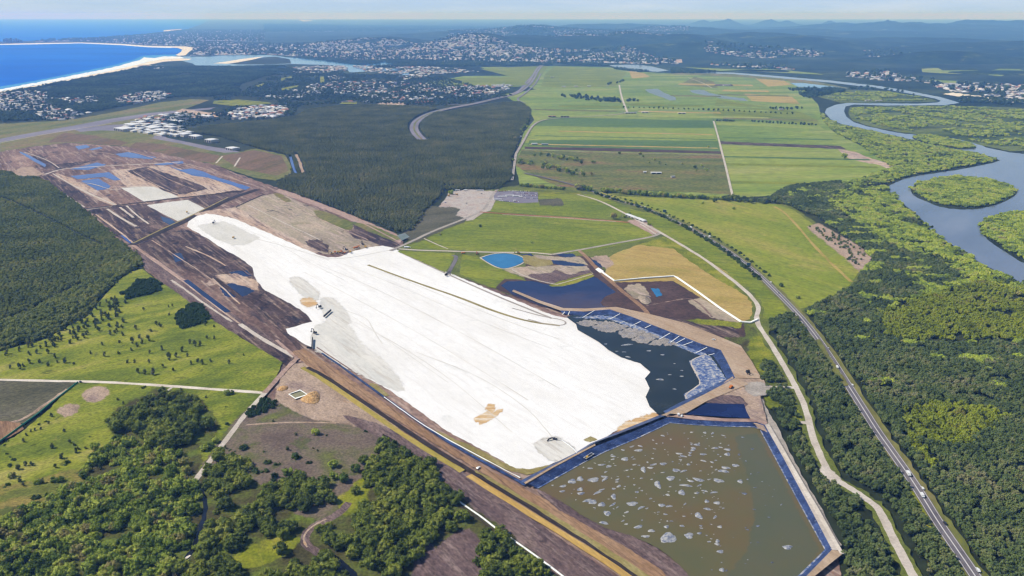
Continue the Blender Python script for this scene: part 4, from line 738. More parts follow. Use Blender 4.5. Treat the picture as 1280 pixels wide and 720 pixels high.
def band(name, inner, outer, z, mat, label, cat='embankment'):
    """flat crest of an embankment between two pixel lines, with an outer face down to the ground"""
    o = slope(name, inner, z, outer, z, mat, label, cat, rough=.0)
    return o
band('embankment', [(640, 364), (672, 378), (700, 388), (730, 389.4), (762, 386.6), (790, 396), (840, 415.6), (880, 431), (901, 437.4), (909, 452), (919, 472.4)], [(642, 362), (676, 376), (704, 385), (732, 385.6), (770, 383.6), (806, 391), (858, 404), (900, 421), (926, 432), (940, 452), (952, 473)], CR, M['tanroad'], 'tan haul road on the embankment around the dredge pond')
band('embankment', [(919, 472.4), (880, 493), (832, 516.6), (826, 519)], [(936, 480), (884, 501), (858, 516), (840, 520)], CR, M['tanroad'], 'tan embankment between the two ponds')
sheet('yard_ground', [(918, 470), (952, 472), (958, 484), (948, 492), (960, 540), (948, 534), (936, 520), (930, 504), (886, 503), (880, 499)], M['yard'], 'pinkish bare ground between the ponds', 'dirt', z=CR - .6, amp=.6)
sheet('yard_ground', [(884, 503), (900, 494), (924, 496), (934, 505), (930, 508), (905, 507)], M['mudP'], 'grey mud beside the small navy pond', 'mud', z=CR - .5, amp=.8)
sheet('pond', [(858, 518), (876, 508), (884, 503.6), (904, 504.6), (930, 505), (933, 514), (938, 523)], M['navy'], 'small deep navy pond wedged between the embankments', 'pond', z=CR - .3, amp=.2)
sheet('gravel_patch', [(934, 480), (950, 479), (960, 484), (955, 492), (942, 493), (936, 488)], M['trackG'], 'grey gravel heap area beside the embankment', 'gravel', z=CR - .2, amp=1, seg=2)
ribbon('track', [(940, 488), (950, 500), (956, 514), (966, 530), (978, 556), (990, 580), (1010, 616), (1030, 650), (1046, 682)], 9, M['trackG'], 'rough grey track outside the lower pond', 'track', jit=1, z=_z[0] + .1)
# lower pond
sheet('settling_pond', [(664, 606), (722, 572), (760, 555), (834, 524), (870, 528), (948, 531), (962, 540), (1038, 692), (1000, 735), (930, 790), (905, 780), (862, 722), (850, 708), (836, 695), (822, 685), (806, 677), (790, 671), (776, 666), (758, 661), (745, 655), (730, 647), (716, 636), (700, 627), (684, 618)], M['brownwater'], 'murky brown settling pond dotted with pale liner bubbles', 'pond', amp=.4)
sheet('clear_water', [(925, 548), (942, 546), (1018, 688), (985, 730), (930, 770), (915, 720), (940, 690), (950, 640), (940, 590)], M['greenwater'], 'clearer olive green water on the right side of the settling pond', 'water')
wb = _z[0]
slope('pond_liner', [(660, 605), (690, 586.6), (720, 570), (745, 557.6), (790, 540), (834, 521.6)], CR, [(676, 612), (702, 598), (735, 580), (760, 567), (800, 550), (838, 531)], wb + .1, M['liner'], 'blue liner between the white sand and the brown pond', 'pond liner')
slope('pond_liner', [(834, 521.6), (870, 525), (910, 527), (946, 527.6), (956, 531)], CR, [(838, 531), (866, 533), (905, 535), (942, 535.6), (947, 538)], wb + .1, M['liner'], 'blue liner on the far bank of the brown pond', 'pond liner')
slope('pond_liner', [(956, 531), (978, 570), (1010, 630), (1040, 687)], CR, [(947, 538), (966, 572), (997, 631), (1029, 687.6)], wb + .1, M['liner'], 'blue liner down the long right bank of the brown pond', 'pond liner')
slope('pond_liner', [(1040, 687), (1006, 722), (950, 780)], CR, [(1029, 687.6), (994, 722), (935, 780)], wb + .1, M['liner'], 'blue liner across the lower right corner of the pond', 'pond liner')
band('embankment', [(956, 531), (978, 570), (1010, 630), (1040, 687)], [(961, 529), (984, 568), (1016, 628), (1049, 688)], CR, M['track'], 'pale road along the right bank of the brown pond')
slope('white_berm', [(978, 566), (1000, 606), (1016, 634), (1050, 692)], CR + .5, [(982, 565), (1005, 605), (1022, 633), (1055, 692)], CR + .4, M['trackW'], 'white gravel windrow on the right bank', 'gravel bank')
band('embankment', [(1040, 687), (1006, 722), (950, 780)], [(1056, 690), (1016, 722), (962, 780)], CR, M['tanroad'], 'tan embankment at the lower right corner')
band('embankment', [(832, 520), (870, 524.6), (910, 526.6), (946, 527.4), (956, 531)], [(838, 517), (866, 519.6), (905, 523), (940, 523.4), (960, 528)], CR, M['pinkroad'], 'pinkish embankment above the brown pond')
slope('pond_liner', [(656, 604), (690, 584), (718, 568.6), (744, 553), (790, 536), (833, 519)], CR, [(648, 600), (684, 582), (718, 566), (736, 554.6), (786, 533), (828, 516)], 2.2, M['liner'], 'narrow blue liner beside the sand platform', 'pond liner')
band('embankment', [(657, 605), (690, 585.4), (719, 569.8), (744.6, 556.6)], [(655, 603), (689, 583.4), (718, 568), (743.6, 554.6)], CR + .15, M['tanroad'], 'thin tan walkway along the liner embankment')
for p, l in ((FEET[3], 'white scum line under the sand side liner'), (FEET[4], 'white edge of the far liner'), (FEET[5], 'pale edge of the right bank liner'), (FEET[6], 'pale edge of the lower right liner')):
    ribbon('waterline', p, 1.5, M['slack'], l, 'waterline', it=0, z=wb + .5, jit=.5)

# ---- stripes along the near side of the sand
sheet('dirt_yard', [(345, 502), (353, 474), (370, 456), (384, 455), (402, 468), (440, 496), (500, 540), (516, 560), (480, 548), (430, 532), (390, 527), (362, 514)], M['yard'], 'pale dirt yard with a sand heap at the track corner', 'yard')
sheet('mud_strip', [(430, 520), (470, 530), (500, 542), (560, 580), (620, 620), (690, 668), (780, 730), (820, 800), (720, 760), (690, 716), (640, 676), (580, 634), (545, 602), (500, 568), (470, 547)], M['mudP'], 'purple brown mud beside the yellow clay strip', 'mud')
sheet('haul_road', [(366, 440), (380, 436), (420, 462), (470, 497), (520, 530), (560, 557), (610, 587), (660, 614), (700, 634), (750, 664), (790, 684), (830, 712), (860, 750), (840, 780), (800, 722), (740, 680), (690, 645), (640, 612), (590, 582), (540, 552), (490, 520), (430, 484), (384, 456)], M['brownroad'], 'rutted brown haul road along the sand', 'haul road', amp=.6)
sheet('mud_strip', [(672, 612), (700, 628), (730, 648), (758, 662), (790, 672), (820, 686), (850, 710), (880, 745), (860, 760), (830, 712), (790, 686), (740, 658), (700, 636)], M['mudP'], 'grey mud bank sliding into the brown pond', 'mud', amp=.8, z=wb + .12)
ribbon('clay_strip', [(378, 459), (400, 472), (440, 499), (500, 541), (540, 566), (578, 589)], (8, 8), M['yellowO'], 'olive yellow clay strip along the drain', 'clay', jit=.5)
ribbon('clay_strip', [(586, 594), (640, 628), (690, 659), (740, 690), (790, 724), (860, 775)], 8, M['yellow'], 'yellow clay strip along the drain', 'clay', jit=.4)
ribbon('drain', [(384, 459), (406, 470), (446, 497), (505, 536), (545, 562), (590, 590), (645, 622), (695, 653), (745, 684), (796, 720), (860, 764)], 6.5, M['ditch'], 'dark drain between the clay strip and the haul road', 'drain', jit=.4)
ribbon('grass_strip', [(594, 588), (640, 615), (690, 645), (740, 677), (800, 716), (860, 756)], (3, 9), M['sandO'], 'olive grass strip beside the dark drain', 'grass strip', jit=1)
ribbon('lined_drain', [(402, 441), (430, 460), (470, 489), (500, 510), (530, 532), (560, 552), (600, 575), (640, 596), (657, 606)], (3, 5), M['liner'], 'narrow blue lined drain under the sand edge', 'drain', jit=.3)
ribbon('drain_edge', [(480, 496), (510, 518), (545, 541), (600, 571), (650, 597)], 1.4, M['fabric'], 'white fabric edge of the lined drain', 'drain edge', jit=.4)
ribbon('brown_ditch', [(478, 543), (500, 556), (520, 572), (532, 578), (546, 588), (552, 600), (546, 612)], 4, M['ditch'], 'dark ditch below the mud strip', 'ditch', jit=.8)
ribbon('white_drain', [(573, 626), (590, 638), (602, 646), (622, 662), (645, 677), (680, 702), (706, 722), (760, 762)], 2.2, M['fabric'], 'bright white lined drain at the foot of the mud', 'drain', z=_z[0] + .6)
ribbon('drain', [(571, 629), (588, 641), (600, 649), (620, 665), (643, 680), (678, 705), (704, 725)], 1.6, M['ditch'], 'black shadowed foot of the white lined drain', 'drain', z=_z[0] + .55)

# ---- left pastures and the creek
_z[0] += .02
sheet('pasture', [(-200, 445), (-60, 440), (0, 440), (30, 432), (60, 424), (86, 408), (110, 396), (130, 372), (150, 350), (164, 340), (178, 337), (188, 345), (216, 363), (258, 396), (302, 424), (330, 440), (352, 453), (344, 470), (331, 489), (300, 487), (200, 480), (100, 476), (0, 473), (-200, 470)], M['limeL'], 'lime green pasture dotted with small trees', 'pasture')
sheet('heath_paddock', [(-200, 474), (-60, 475), (93, 478), (84, 488), (56, 510), (30, 528), (10, 530), (-60, 528), (-200, 540)], M['heath'], 'grey brown heath paddock', 'paddock', amp=.6)
ribbon('gravel_strip', [(84, 486), (60, 503), (36, 520), (18, 528), (-30, 534)], 5, M['yard'], 'stony margin of the heath paddock', 'gravel', jit=1)
sheet('dirt_bank', [(-200, 540), (-60, 530), (0, 527), (24, 529), (28, 536), (10, 546), (0, 550), (-60, 560)], M['brownroad'], 'rusty bare strip below the heath paddock', 'dirt', amp=.8)
sheet('pasture', [(-200, 590), (-60, 572), (0, 558), (26, 542), (60, 514), (95, 479.5), (150, 479.6), (240, 485), (331, 492), (316, 508), (300, 524), (272, 560), (246, 598), (236, 612), (150, 640), (100, 656), (20, 650), (-200, 660)], M['limeL'], 'sunlit lime pasture below the white road', 'pasture')
sheet('bare_patch', [(106, 494), (114, 487), (128, 486), (134, 490), (126, 497), (112, 501)], M['yard'], 'round pale sandy scald in the pasture', 'dirt', amp=1, seg=2, sm=1)
sheet('bare_patch', [(76, 514), (84, 508), (96, 508), (92, 514), (82, 518)], M['yard'], 'small sandy scald in the pasture', 'dirt', amp=1, seg=2)
sheet('bare_patch', [(84, 500), (110, 484), (146, 486), (134, 496), (110, 508), (88, 516), (70, 520)], gmat('worn_grass', [(150, 138, 66), (168, 146, 76), (146, 122, 66)], 20, .6, 2, fscale=2, fine=.35), 'worn tan ground around the sandy scalds', 'dirt', amp=1.2, z=_z[0] - .027)
sheet('rough_ground', [(-60, 616), (0, 610), (40, 606), (80, 592), (110, 590), (100, 620), (60, 640), (0, 652), (-60, 660)], gmat('rank_grass', [(128, 120, 56), (150, 132, 70), (112, 118, 46), (94, 96, 46)], 26, .4, 2, fscale=2.2, fine=.5, spread=.45), 'rank tan grass at the edge of the near wood', 'rough grass', amp=1.5)
sheet('wood_floor', [(-200, 660), (0, 640), (60, 630), (110, 605), (130, 575), (150, 552), (145, 530), (150, 515), (200, 490), (242, 498), (266, 528), (262, 548), (240, 562), (246, 575), (236, 600), (256, 590), (290, 575), (320, 600), (380, 600), (430, 640), (470, 600), (480, 556), (505, 568), (545, 602), (580, 634), (640, 676), (700, 730), (700, 900), (-300, 900)], M['scrubfloor'], 'shaded grassy floor of the near woods', 'ground', amp=2)
sheet('purple_paddock', [(250, 594), (274, 560), (302, 524), (320, 506), (338, 502), (362, 516), (392, 529), (432, 534), (472, 549), (482, 560), (470, 578), (476, 600), (452, 612), (430, 640), (400, 646), (372, 640), (384, 612), (352, 604), (330, 604), (310, 588), (276, 578)], M['purple'], 'purplish brown paddock with scattered shrubs', 'paddock', amp=1.2)
sheet('mud_patch', [(530, 680), (545, 690), (570, 668), (585, 664), (606, 690), (606, 730), (520, 730), (522, 706)], M['mudP'], 'bare purplish mud at the foot of the near wood', 'mud', amp=1.5)
sheet('green_clearing', [(302, 690), (320, 684), (346, 672), (372, 674), (352, 692), (320, 706), (296, 706)], M['lime'], 'bright grass clearing beside the creek bed', 'clearing', amp=1.2)
sheet('green_clearing', [(426, 625), (446, 612), (452, 600), (456, 606), (450, 640), (432, 640)], M['lime'], 'grass gap between the wood and the paddock', 'clearing', amp=1.2)
ribbon('creek_bed', [(436, 628), (424, 642), (408, 650), (394, 656), (384, 664), (380, 674), (384, 682), (394, 689), (404, 693)], 9, M['mudP'], 'dry curved creek bed of pale mud', 'creek bed', jit=.6)
ribbon('creek_bed', [(408, 649), (393, 655.6), (382, 665), (378.6, 675), (384, 684)], 2, M['yard'], 'pale lip of the dry creek bed', 'creek bed', jit=.4)
sheet('creek', [(402, 690), (414, 690), (428, 700), (446, 716), (452, 730), (430, 730), (416, 706)], M['ford'], 'dark creek pool below the dry bend', 'creek', amp=.6, seg=2)
sheet('creek', [(546, 586), (552, 594), (554, 604), (548, 610), (544, 602)], M['ford'], 'dark blue pool in the ditch bend', 'creek', amp=.4, seg=2)
ribbon('creek', [(250, 610), (258, 626), (254, 652), (244, 676), (240, 690), (228, 702), (216, 722), (206, 745)], 5, M['ford'], 'narrow dark creek through the near wood', 'creek', jit=1)
ribbon('sand_bed', [(238, 694), (226, 704), (216, 720)], 3, M['trackW'], 'pale sandy bed of the narrow creek', 'creek bed', jit=.8)
ribbon('gravel_road', [(-200, 471), (0, 474.6), (60, 476), (100, 476.6), (140, 478), (200, 481.6), (270, 486.6), (331, 491)], 6.5, M['trackW'], 'straight white gravel road between the pastures', 'road', jit=.6)
ribbon('gravel_road', [(331, 491), (316, 507), (300, 526), (284, 548), (266, 572), (252, 590), (243, 602), (240, 607)], 7, M['track'], 'pale gravel track down to the creek crossing', 'track', jit=.5)
ribbon('gravel_road', [(331, 491), (344, 476), (356, 462), (372, 447)], 8, M['pinkroad'], 'pinkish track climbing to the haul road', 'track', jit=.8)
ribbon('track', [(205, 491), (212, 486), (217, 483)], 4, M['track'], 'stub drive off the white road', 'track', jit=.5)
ribbon('drain', [(150, 540), (130, 560), (112, 576), (96, 592)], 1.2, M['ditch'], 'thin dark ditch across the lime pasture', 'ditch', jit=.4)
ribbon('track', [(308, 531), (352, 528), (400, 528), (420, 529)], 3, M['yard'], 'faint pale track across the purple paddock', 'track', jit=.8)
sheet('verge', [(1008, 430), (1024, 424), (1034, 442), (1060, 481), (1056, 482), (1030, 448)], M['airgrass'], 'thin verge of the motorway', 'verge', amp=.4)
for p in ([(1134, 612), (1142, 616), (1156, 640), (1164, 660), (1156, 656), (1144, 640)],):
    sheet('verge', p, M['lime'], 'bright grass pocket beside the motorway', 'verge', amp=1)
sheet('verge', [(1090, 632), (1104, 640), (1112, 650), (1128, 684), (1142, 712), (1150, 722), (1144, 722), (1124, 690), (1108, 662)], M['sandO'], 'grassy slope beside the service road', 'verge', amp=1, z=ZR + .002)
sheet('brush_ground', [(905, 424), (932, 424), (940, 412), (950, 410), (972, 444), (996, 488), (960, 482), (950, 470), (940, 450), (926, 430)], M['scrubfloor'], 'brushy ground between the pond and service road', 'ground', amp=1, z=ZR - .012)
sheet('grass_patch', [(944, 424), (950, 422), (958, 436), (966, 452), (966, 470), (950, 460), (940, 440)], M['lime'], 'green patch beside the service road', 'grass', amp=1.5, z=ZR - .004)
sheet('grass_patch', [(958, 490), (980, 488), (1000, 500), (1010, 526), (1000, 530), (990, 510), (966, 508)], M['lime'], 'grassy clearing beside the service road', 'grass', amp=1.5, z=ZR)
# ================================================================== trees
def crown_mesh(name, mat, seed, rx, rz, zc, lumps, lr, leaves, ls, shape='round', core=True):
    """crown of leaf clumps: knobbly lumps spread through a volume, wrapped in loose leaf-sized faces"""
    r = random.Random(seed); V, Fc = [], []
    ico = bmesh.new(); bmesh.ops.create_icosphere(ico, subdivisions=1, radius=1); iv = [v.co.copy() for v in ico.verts]; ifc = [[v.index for v in f.verts] for f in ico.faces]; ico.free()
    cs = []
    for i in range(lumps):
        while True:
            p = Vector((r.uniform(-1, 1), r.uniform(-1, 1), r.uniform(-1, 1)))
            if p.length <= 1: break
        p = p.normalized() * (p.length ** .45) if p.length > 0 else p
        t = (p.z + 1) / 2
        k = {'round': 1.0, 'cone': 1.15 - .95 * t, 'flat': 1.0, 'tall': 1.0 - .35 * t}[shape]
        c = Vector((p.x * rx * k, p.y * rx * k, zc + p.z * rz)); rad = lr * r.uniform(.65, 1.25) * (k ** .5 if shape == 'cone' else 1)
        cs.append((c, rad))
        if core:
            o = len(V)
            for q in iv: V.append(c + q * rad * r.uniform(.68, 1.0))
            Fc += [[o + j for j in f] for f in ifc]
    for i in range(leaves):
        c, rad = cs[r.randrange(len(cs))]
        d = Vector((r.gauss(0, 1), r.gauss(0, 1), r.gauss(.25, 1))).normalized()
        p = c + d * rad * r.uniform(.85, 1.32); s = ls * r.uniform(.6, 1.5)
        n = (d + Vector((r.gauss(0, .55), r.gauss(0, .55), r.gauss(.3, .55)))).normalized()
        a = n.orthogonal().normalized(); b = n.cross(a); w = r.uniform(0, 6.28)
        a, b = a * math.cos(w) + b * math.sin(w), b * math.cos(w) - a * math.sin(w)
        o = len(V); V += [p - a * s, p + b * s * .7, p + a * s, p - b * s * .7]; Fc.append([o, o + 1, o + 2, o + 3])
    return mesh(name, V, Fc, mat)

def trunk_mesh(name, mat, h, r0, seed=0, limbs=4, spread=2.0, top=.8):
    r = random.Random(seed); V, Fc = [], []
    def tube(p, q, ra, rb):
        o = len(V); d = (q - p).normalized(); a = d.orthogonal().normalized(); b = d.cross(a)
        for c, rr in ((p, ra), (q, rb)):
            for i in range(6): V.append(c + (a * math.cos(i * 1.047) + b * math.sin(i * 1.047)) * rr)
        for i in range(6): j = (i + 1) % 6; Fc.append([o + i, o + j, o + 6 + j, o + 6 + i])
    tube(Vector((0, 0, -1.5)), Vector((0, 0, h)), r0, r0 * .5)
    for i in range(limbs):
        z = h * r.uniform(.45, .85); a = r.uniform(0, 6.28)
        tube(Vector((0, 0, z)), Vector((math.cos(a) * spread, math.sin(a) * spread, z + spread * r.uniform(.6, 1.3))), r0 * .4, r0 * .15)
    return mesh(name, V, Fc, mat)

bark = plain('grey_bark', (110, 96, 82), .9, .1)
FM_ = {
 'broad': foliage('broadleaf_foliage', [(52, 66, 22), (72, 88, 26), (94, 106, 34), (112, 122, 46), (134, 140, 56), (112, 104, 60)], 1.85, scale=34, rnd=.95),
 'dark': foliage('dark_shrub_foliage', [(38, 52, 22), (50, 68, 26), (66, 84, 30), (82, 96, 40)], 1.3, scale=40),
 'paddock': foliage('thin_gum_foliage', [(58, 70, 36), (74, 84, 44), (90, 96, 54), (96, 92, 58)], 1.3, scale=30),
 'she': foliage('sheoak_foliage', [(44, 54, 30), (56, 67, 35), (68, 79, 41), (82, 88, 50), (98, 95, 66)], 2.3, scale=80),
 'grove': foliage('dark_grove_foliage', [(50, 60, 22), (70, 80, 26), (90, 98, 32), (112, 114, 46)], 1.85, scale=36, rnd=.7),
 'mang': foliage('mangrove_foliage', [(70, 82, 38), (98, 112, 42), (122, 134, 46), (144, 150, 58), (122, 116, 66)], 1.8, scale=60),
 'paper': foliage('paperbark_foliage', [(48, 52, 25), (60, 64, 31), (73, 74, 37), (86, 81, 46)], 3.1, scale=130, rnd=.4),
 'heath': foliage('tall_heath_foliage', [(54, 60, 28), (68, 75, 34), (82, 86, 40), (98, 94, 48)], 2.9, scale=110),
 'far': foliage('far_forest_foliage', [(30, 44, 28), (42, 56, 32), (54, 68, 38), (74, 84, 46)], 1.9, scale=320),
 'bright': foliage('bright_wattle_foliage', [(88, 96, 30), (118, 128, 34), (136, 144, 42), (120, 116, 54)], 1.25, scale=60),
 'plant': foliage('dense_plantation_foliage', [(44, 66, 20), (56, 80, 24)], scale=30),
}
KIND = {}
def kind(key, mat, n, trunk, **kw):
    KIND[key] = ([crown_mesh(key + '_crown', FM_[mat], 17 * i + len(key), **kw) for i in range(n)], [trunk_mesh(key + '_trunk', bark, seed=i, **trunk) for i in range(2)])
kind('broadleaf_tree', 'broad', 5, dict(h=5, r0=.35, spread=2.2), rx=3.3, rz=2.7, zc=5.0, lumps=20, lr=1.55, leaves=300, ls=.48)
kind('grove_tree', 'grove', 5, dict(h=5, r0=.4, spread=2.4), rx=3.6, rz=2.8, zc=5.0, lumps=24, lr=1.55, leaves=340, ls=.46)
kind('block_tree', 'plant', 3, dict(h=4, r0=.3, spread=1.4), rx=3.0, rz=2.4, zc=4.2, lumps=18, lr=1.5, leaves=200, ls=.45)
kind('round_shrub', 'dark', 3, dict(h=2, r0=.22, spread=1.2), rx=2.4, rz=1.5, zc=2.1, lumps=14, lr=1.25, leaves=200, ls=.42)
kind('gum_sapling', 'paddock', 4, dict(h=4.2, r0=.24, spread=1.2), rx=1.9, rz=3.1, zc=5.2, lumps=13, lr=1.15, leaves=150, ls=.38, shape='tall')
kind('she_oak', 'she', 6, dict(h=6, r0=.3, spread=1.6), rx=2.9, rz=2.6, zc=5.8, lumps=20, lr=1.3, leaves=300, ls=.46, shape='round')
kind('mangrove_tree', 'mang', 5, dict(h=2.5, r0=.25, spread=1.8), rx=4.0, rz=1.9, zc=3.6, lumps=20, lr=1.75, leaves=260, ls=.55, shape='flat')
kind('paperbark', 'paper', 4, dict(h=7, r0=.3, spread=1.4), rx=2.4, rz=4.2, zc=7.2, lumps=14, lr=1.5, leaves=120, ls=.6, shape='tall')
kind('heath_tree', 'heath', 4, dict(h=3, r0=.2, spread=1.0), rx=2.4, rz=2.6, zc=3.6, lumps=12, lr=1.5, leaves=110, ls=.5)
kind('forest_tree', 'far', 4, dict(h=6, r0=.4, spread=2.0), rx=5.0, rz=4.2, zc=5.5, lumps=16, lr=2.6, leaves=60, ls=1.0)
kind('wattle_tree', 'bright', 3, dict(h=3, r0=.25, spread=1.6), rx=3.2, rz=2.2, zc=4.2, lumps=16, lr=1.5, leaves=220, ls=.5)

SRC = {}
NT = [0]
NAME = [None]
def tree(key, x, y, s=1.0, label='', group=None, z=1.0, cat='tree', sz=1.0, name=None, parts=True):
    name = name or NAME[0]
    cr, tr = KIND[key]; r = rng
    o = empty(name or key, (x, y, z), r.uniform(0, 6.28), s); o.scale = (s, s, s * sz)
    tag(o, label, cat, group)
    i = r.randrange(len(cr))
    c = link('crown', cr[i], o)
    if parts: link('trunk', tr[i % 2], o)
    SRC.setdefault(key, {})[i] = c
    NT[0] += 1
    return o

def wood(key, poly, step, label, group, nind, stuff_label, stuff_name, smin=.75, smax=1.25, gap=0.0, gscale=60., holes=(), cat='tree', flat=1.0, z=1.0, stuff_cat='trees', jit=.8, seed=0.0, exclude=None):
    """a stand: its nearest trees are things of their own, the rest one mass"""
    polys = poly if isinstance(poly[0], list) else [poly]
    pts = np.concatenate([scatter(p, step, jit, gap, gscale, holes, seed) for p in polys])
    if exclude is not None: pts = pts[~exclude(pts)]
    px, py = to_px(pts[:, 0], pts[:, 1], 4.0)
    seen = (px > -2) & (px < 1282) & (py < 728)
    d = np.where(seen, pts[:, 1] ** 2 + pts[:, 0] ** 2, 1e12)
    o = np.argsort(d); a, rest = o[:nind], o[nind:]
    a = a[seen[a]]
    for i in a:
        tree(key, pts[i, 0], pts[i, 1], rng.uniform(smin, smax), label, group, z, cat, flat)
    return pts[rest]

def mass(name, key, pts, smin, smax, label, cat='trees', z=1.0, flat=1.0):
    if len(pts) == 0: return
    srcs = list(SRC[key].values())
    return gn_stuff(name, pts, srcs, smin, smax, label, cat, z, flat)

def need(key):      # make sure every variant of a kind stands somewhere
    return len(SRC.get(key, {})) > 0

def corridor(paths):
    """mask of points that lie on a road (pixel polyline, half width in metres)"""
    segs = []
    for pts, hw in paths:
        w = wpoly(pts, 1)
        for a, b in zip(w, w[1:]): segs.append((a.x, a.y, b.x, b.y, hw))
    def f(p):
        m = np.zeros(len(p), bool)
        for x1, y1, x2, y2, hw in segs:
            dx, dy = x2 - x1, y2 - y1; L = dx * dx + dy * dy + 1e-9
            t = np.clip(((p[:, 0] - x1) * dx + (p[:, 1] - y1) * dy) / L, 0, 1)
            m |= (p[:, 0] - x1 - t * dx) ** 2 + (p[:, 1] - y1 - t * dy) ** 2 < hw * hw
        return m
    return f
SR = [(925, 357), (942, 373), (949, 385), (945, 396), (948, 407), (960, 424), (974, 447), (986, 467), (998, 490), (1008, 513), (1013, 536), (1018, 552), (1027, 573), (1038, 594), (1052, 604), (1066, 612), (1082, 623), (1096, 633), (1106, 650), (1118, 676), (1132, 702), (1146, 728), (1170, 780)]
onroad = corridor([(MW, 13.5), (SR, 14.5), ([(1090, 632), (1106, 650), (1118, 676), (1140, 720)], 12), ([(956, 483), (992, 484)], 7), ([(994, 527), (1012, 529)], 7), ([(940, 488), (956, 514), (978, 556), (1010, 616), (1046, 682)], 9)])
onlane = corridor([(FM, 30), ([(644, 192), (654, 177), (664, 158)], 8)])
onleft = corridor([([(331, 491), (316, 507), (300, 526), (284, 548), (266, 572), (252, 590), (240, 607)], 6.5), ([(250, 610), (258, 626), (254, 652), (244, 676), (240, 690), (228, 702), (216, 722), (206, 745)], 4.5), ([(436, 628), (424, 642), (408, 650), (394, 656), (384, 664), (380, 674), (384, 682), (394, 689), (404, 693)], 13), ([(404, 690), (430, 704), (450, 726)], 8)])

# ---- near woods, bottom left
NAME[0] = 'woodland_tree'
G1 = 'trees of the near left wood'
near = []
W_main = [(110, 590), (128, 566), (150, 554), (190, 562), (238, 577), (236, 600), (252, 616), (252, 650), (237, 690), (214, 722), (206, 780), (-140, 790), (-100, 690), (-20, 662), (26, 644), (64, 628), (100, 612)]
W_right = [(262, 640), (320, 622), (362, 606), (384, 598), (404, 606), (428, 628), (412, 640), (382, 650), (372, 662), (372, 676), (340, 672), (300, 690), (262, 690), (246, 700), (226, 730), (240, 790), (470, 790), (450, 716), (408, 690), (392, 690), (360, 692), (310, 706), (256, 690), (254, 660)]
W_r2 = [(420, 648), (448, 640), (456, 604), (462, 580), (470, 560), (482, 556), (502, 566), (532, 580), (550, 604), (578, 632), (580, 650), (572, 664), (552, 676), (530, 690), (520, 712), (500, 726), (462, 720), (440, 700), (412, 686), (396, 676), (400, 660)]
W_mid = [(254, 584), (272, 568), (286, 572), (306, 584), (314, 598), (312, 612), (300, 622), (268, 626), (256, 610)]
W_bot = [(596, 680), (612, 668), (640, 690), (684, 722), (700, 760), (596, 770)]
rest = [wood('broadleaf_tree' if s == 1. else 'grove_tree', p, 6.4 if s == 1. else 7.0, l, g, n, '', '', .65, 1.75, gap, 38., exclude=onleft, seed=s) for p, l, g, n, gap, s in (
    (W_main, 'rounded olive green tree in the dense wood left of the narrow creek', G1, 130, .17, 1.),
    (W_right, 'rounded green tree in the wood between narrow creek and curved creek bed', 'trees between the two creeks', 60, .34, 2.),
    (W_r2, 'rounded green tree in the wood between curved creek bed and white drain', 'trees beside the white drain', 60, .27, 3.),
    (W_mid, 'dark round tree in the small grove beside the gravel track', 'trees of the trackside grove', 28, .25, 4.),
    (W_bot, 'round tree in the patch below the white drain', 'trees below the white drain', 14, .2, 5.))]
mass('woodland', 'broadleaf_tree', rest[0], .6, 1.6, 'mass of mixed olive trees filling the wood left of the narrow creek')
mass('woodland', 'grove_tree', np.concatenate(rest[1:]), .7, 1.8, 'mass of olive green trees filling the near left woods')
NAME[0] = 'grove_tree'
W_grove = [(149, 521), (164, 506), (184, 496), (200, 492), (222, 495), (240, 500), (252, 512), (262, 526), (256, 540), (242, 548), (232, 562), (204, 566), (180, 552), (164, 546), (151, 538)]
rest = wood('grove_tree', W_grove, 10.5, 'big rounded tree in the pasture grove below the white road', 'trees of the pasture grove', 90, '', '', 1.2, 2.2, .22, 45., seed=6.)
if len(rest): mass('woodland', 'grove_tree', rest, .9, 1.3, 'remaining trees of the pasture grove')

NAME[0] = 'plantation_tree'
# dense little plantation on the upper pasture
def block(poly, step, key, label, group, s0, s1, n=90):
    for p in scatter(poly, step, .35, warp=2)[:n]: tree(key, p[0], p[1], rng.uniform(s0, s1), label, group)
block([(218, 396), (240, 382), (252, 384), (264, 400), (256, 406), (238, 412), (224, 415), (223, 408)], 6.4, 'block_tree', 'tree of the tight dark green plantation block on the upper pasture', 'trees of the plantation block', 1.0, 1.15, 200)
block([(309, 519), (322, 508), (336, 499), (346, 505), (342, 513), (326, 523), (312, 524)], 6, 'block_tree', 'tree of the dark hedge clump in the corner of the gravel tracks', 'trees of the corner clump', .8, 1.05, 120)
block([(153, 369), (166, 360), (180, 345), (196, 347), (202, 356), (200, 366), (178, 373), (160, 376)], 6.6, 'block_tree', 'dark round tree in the clump between the forest and the mud strip', 'trees of the upper pasture corner', .9, 1.3, 120)

NAME[0] = None
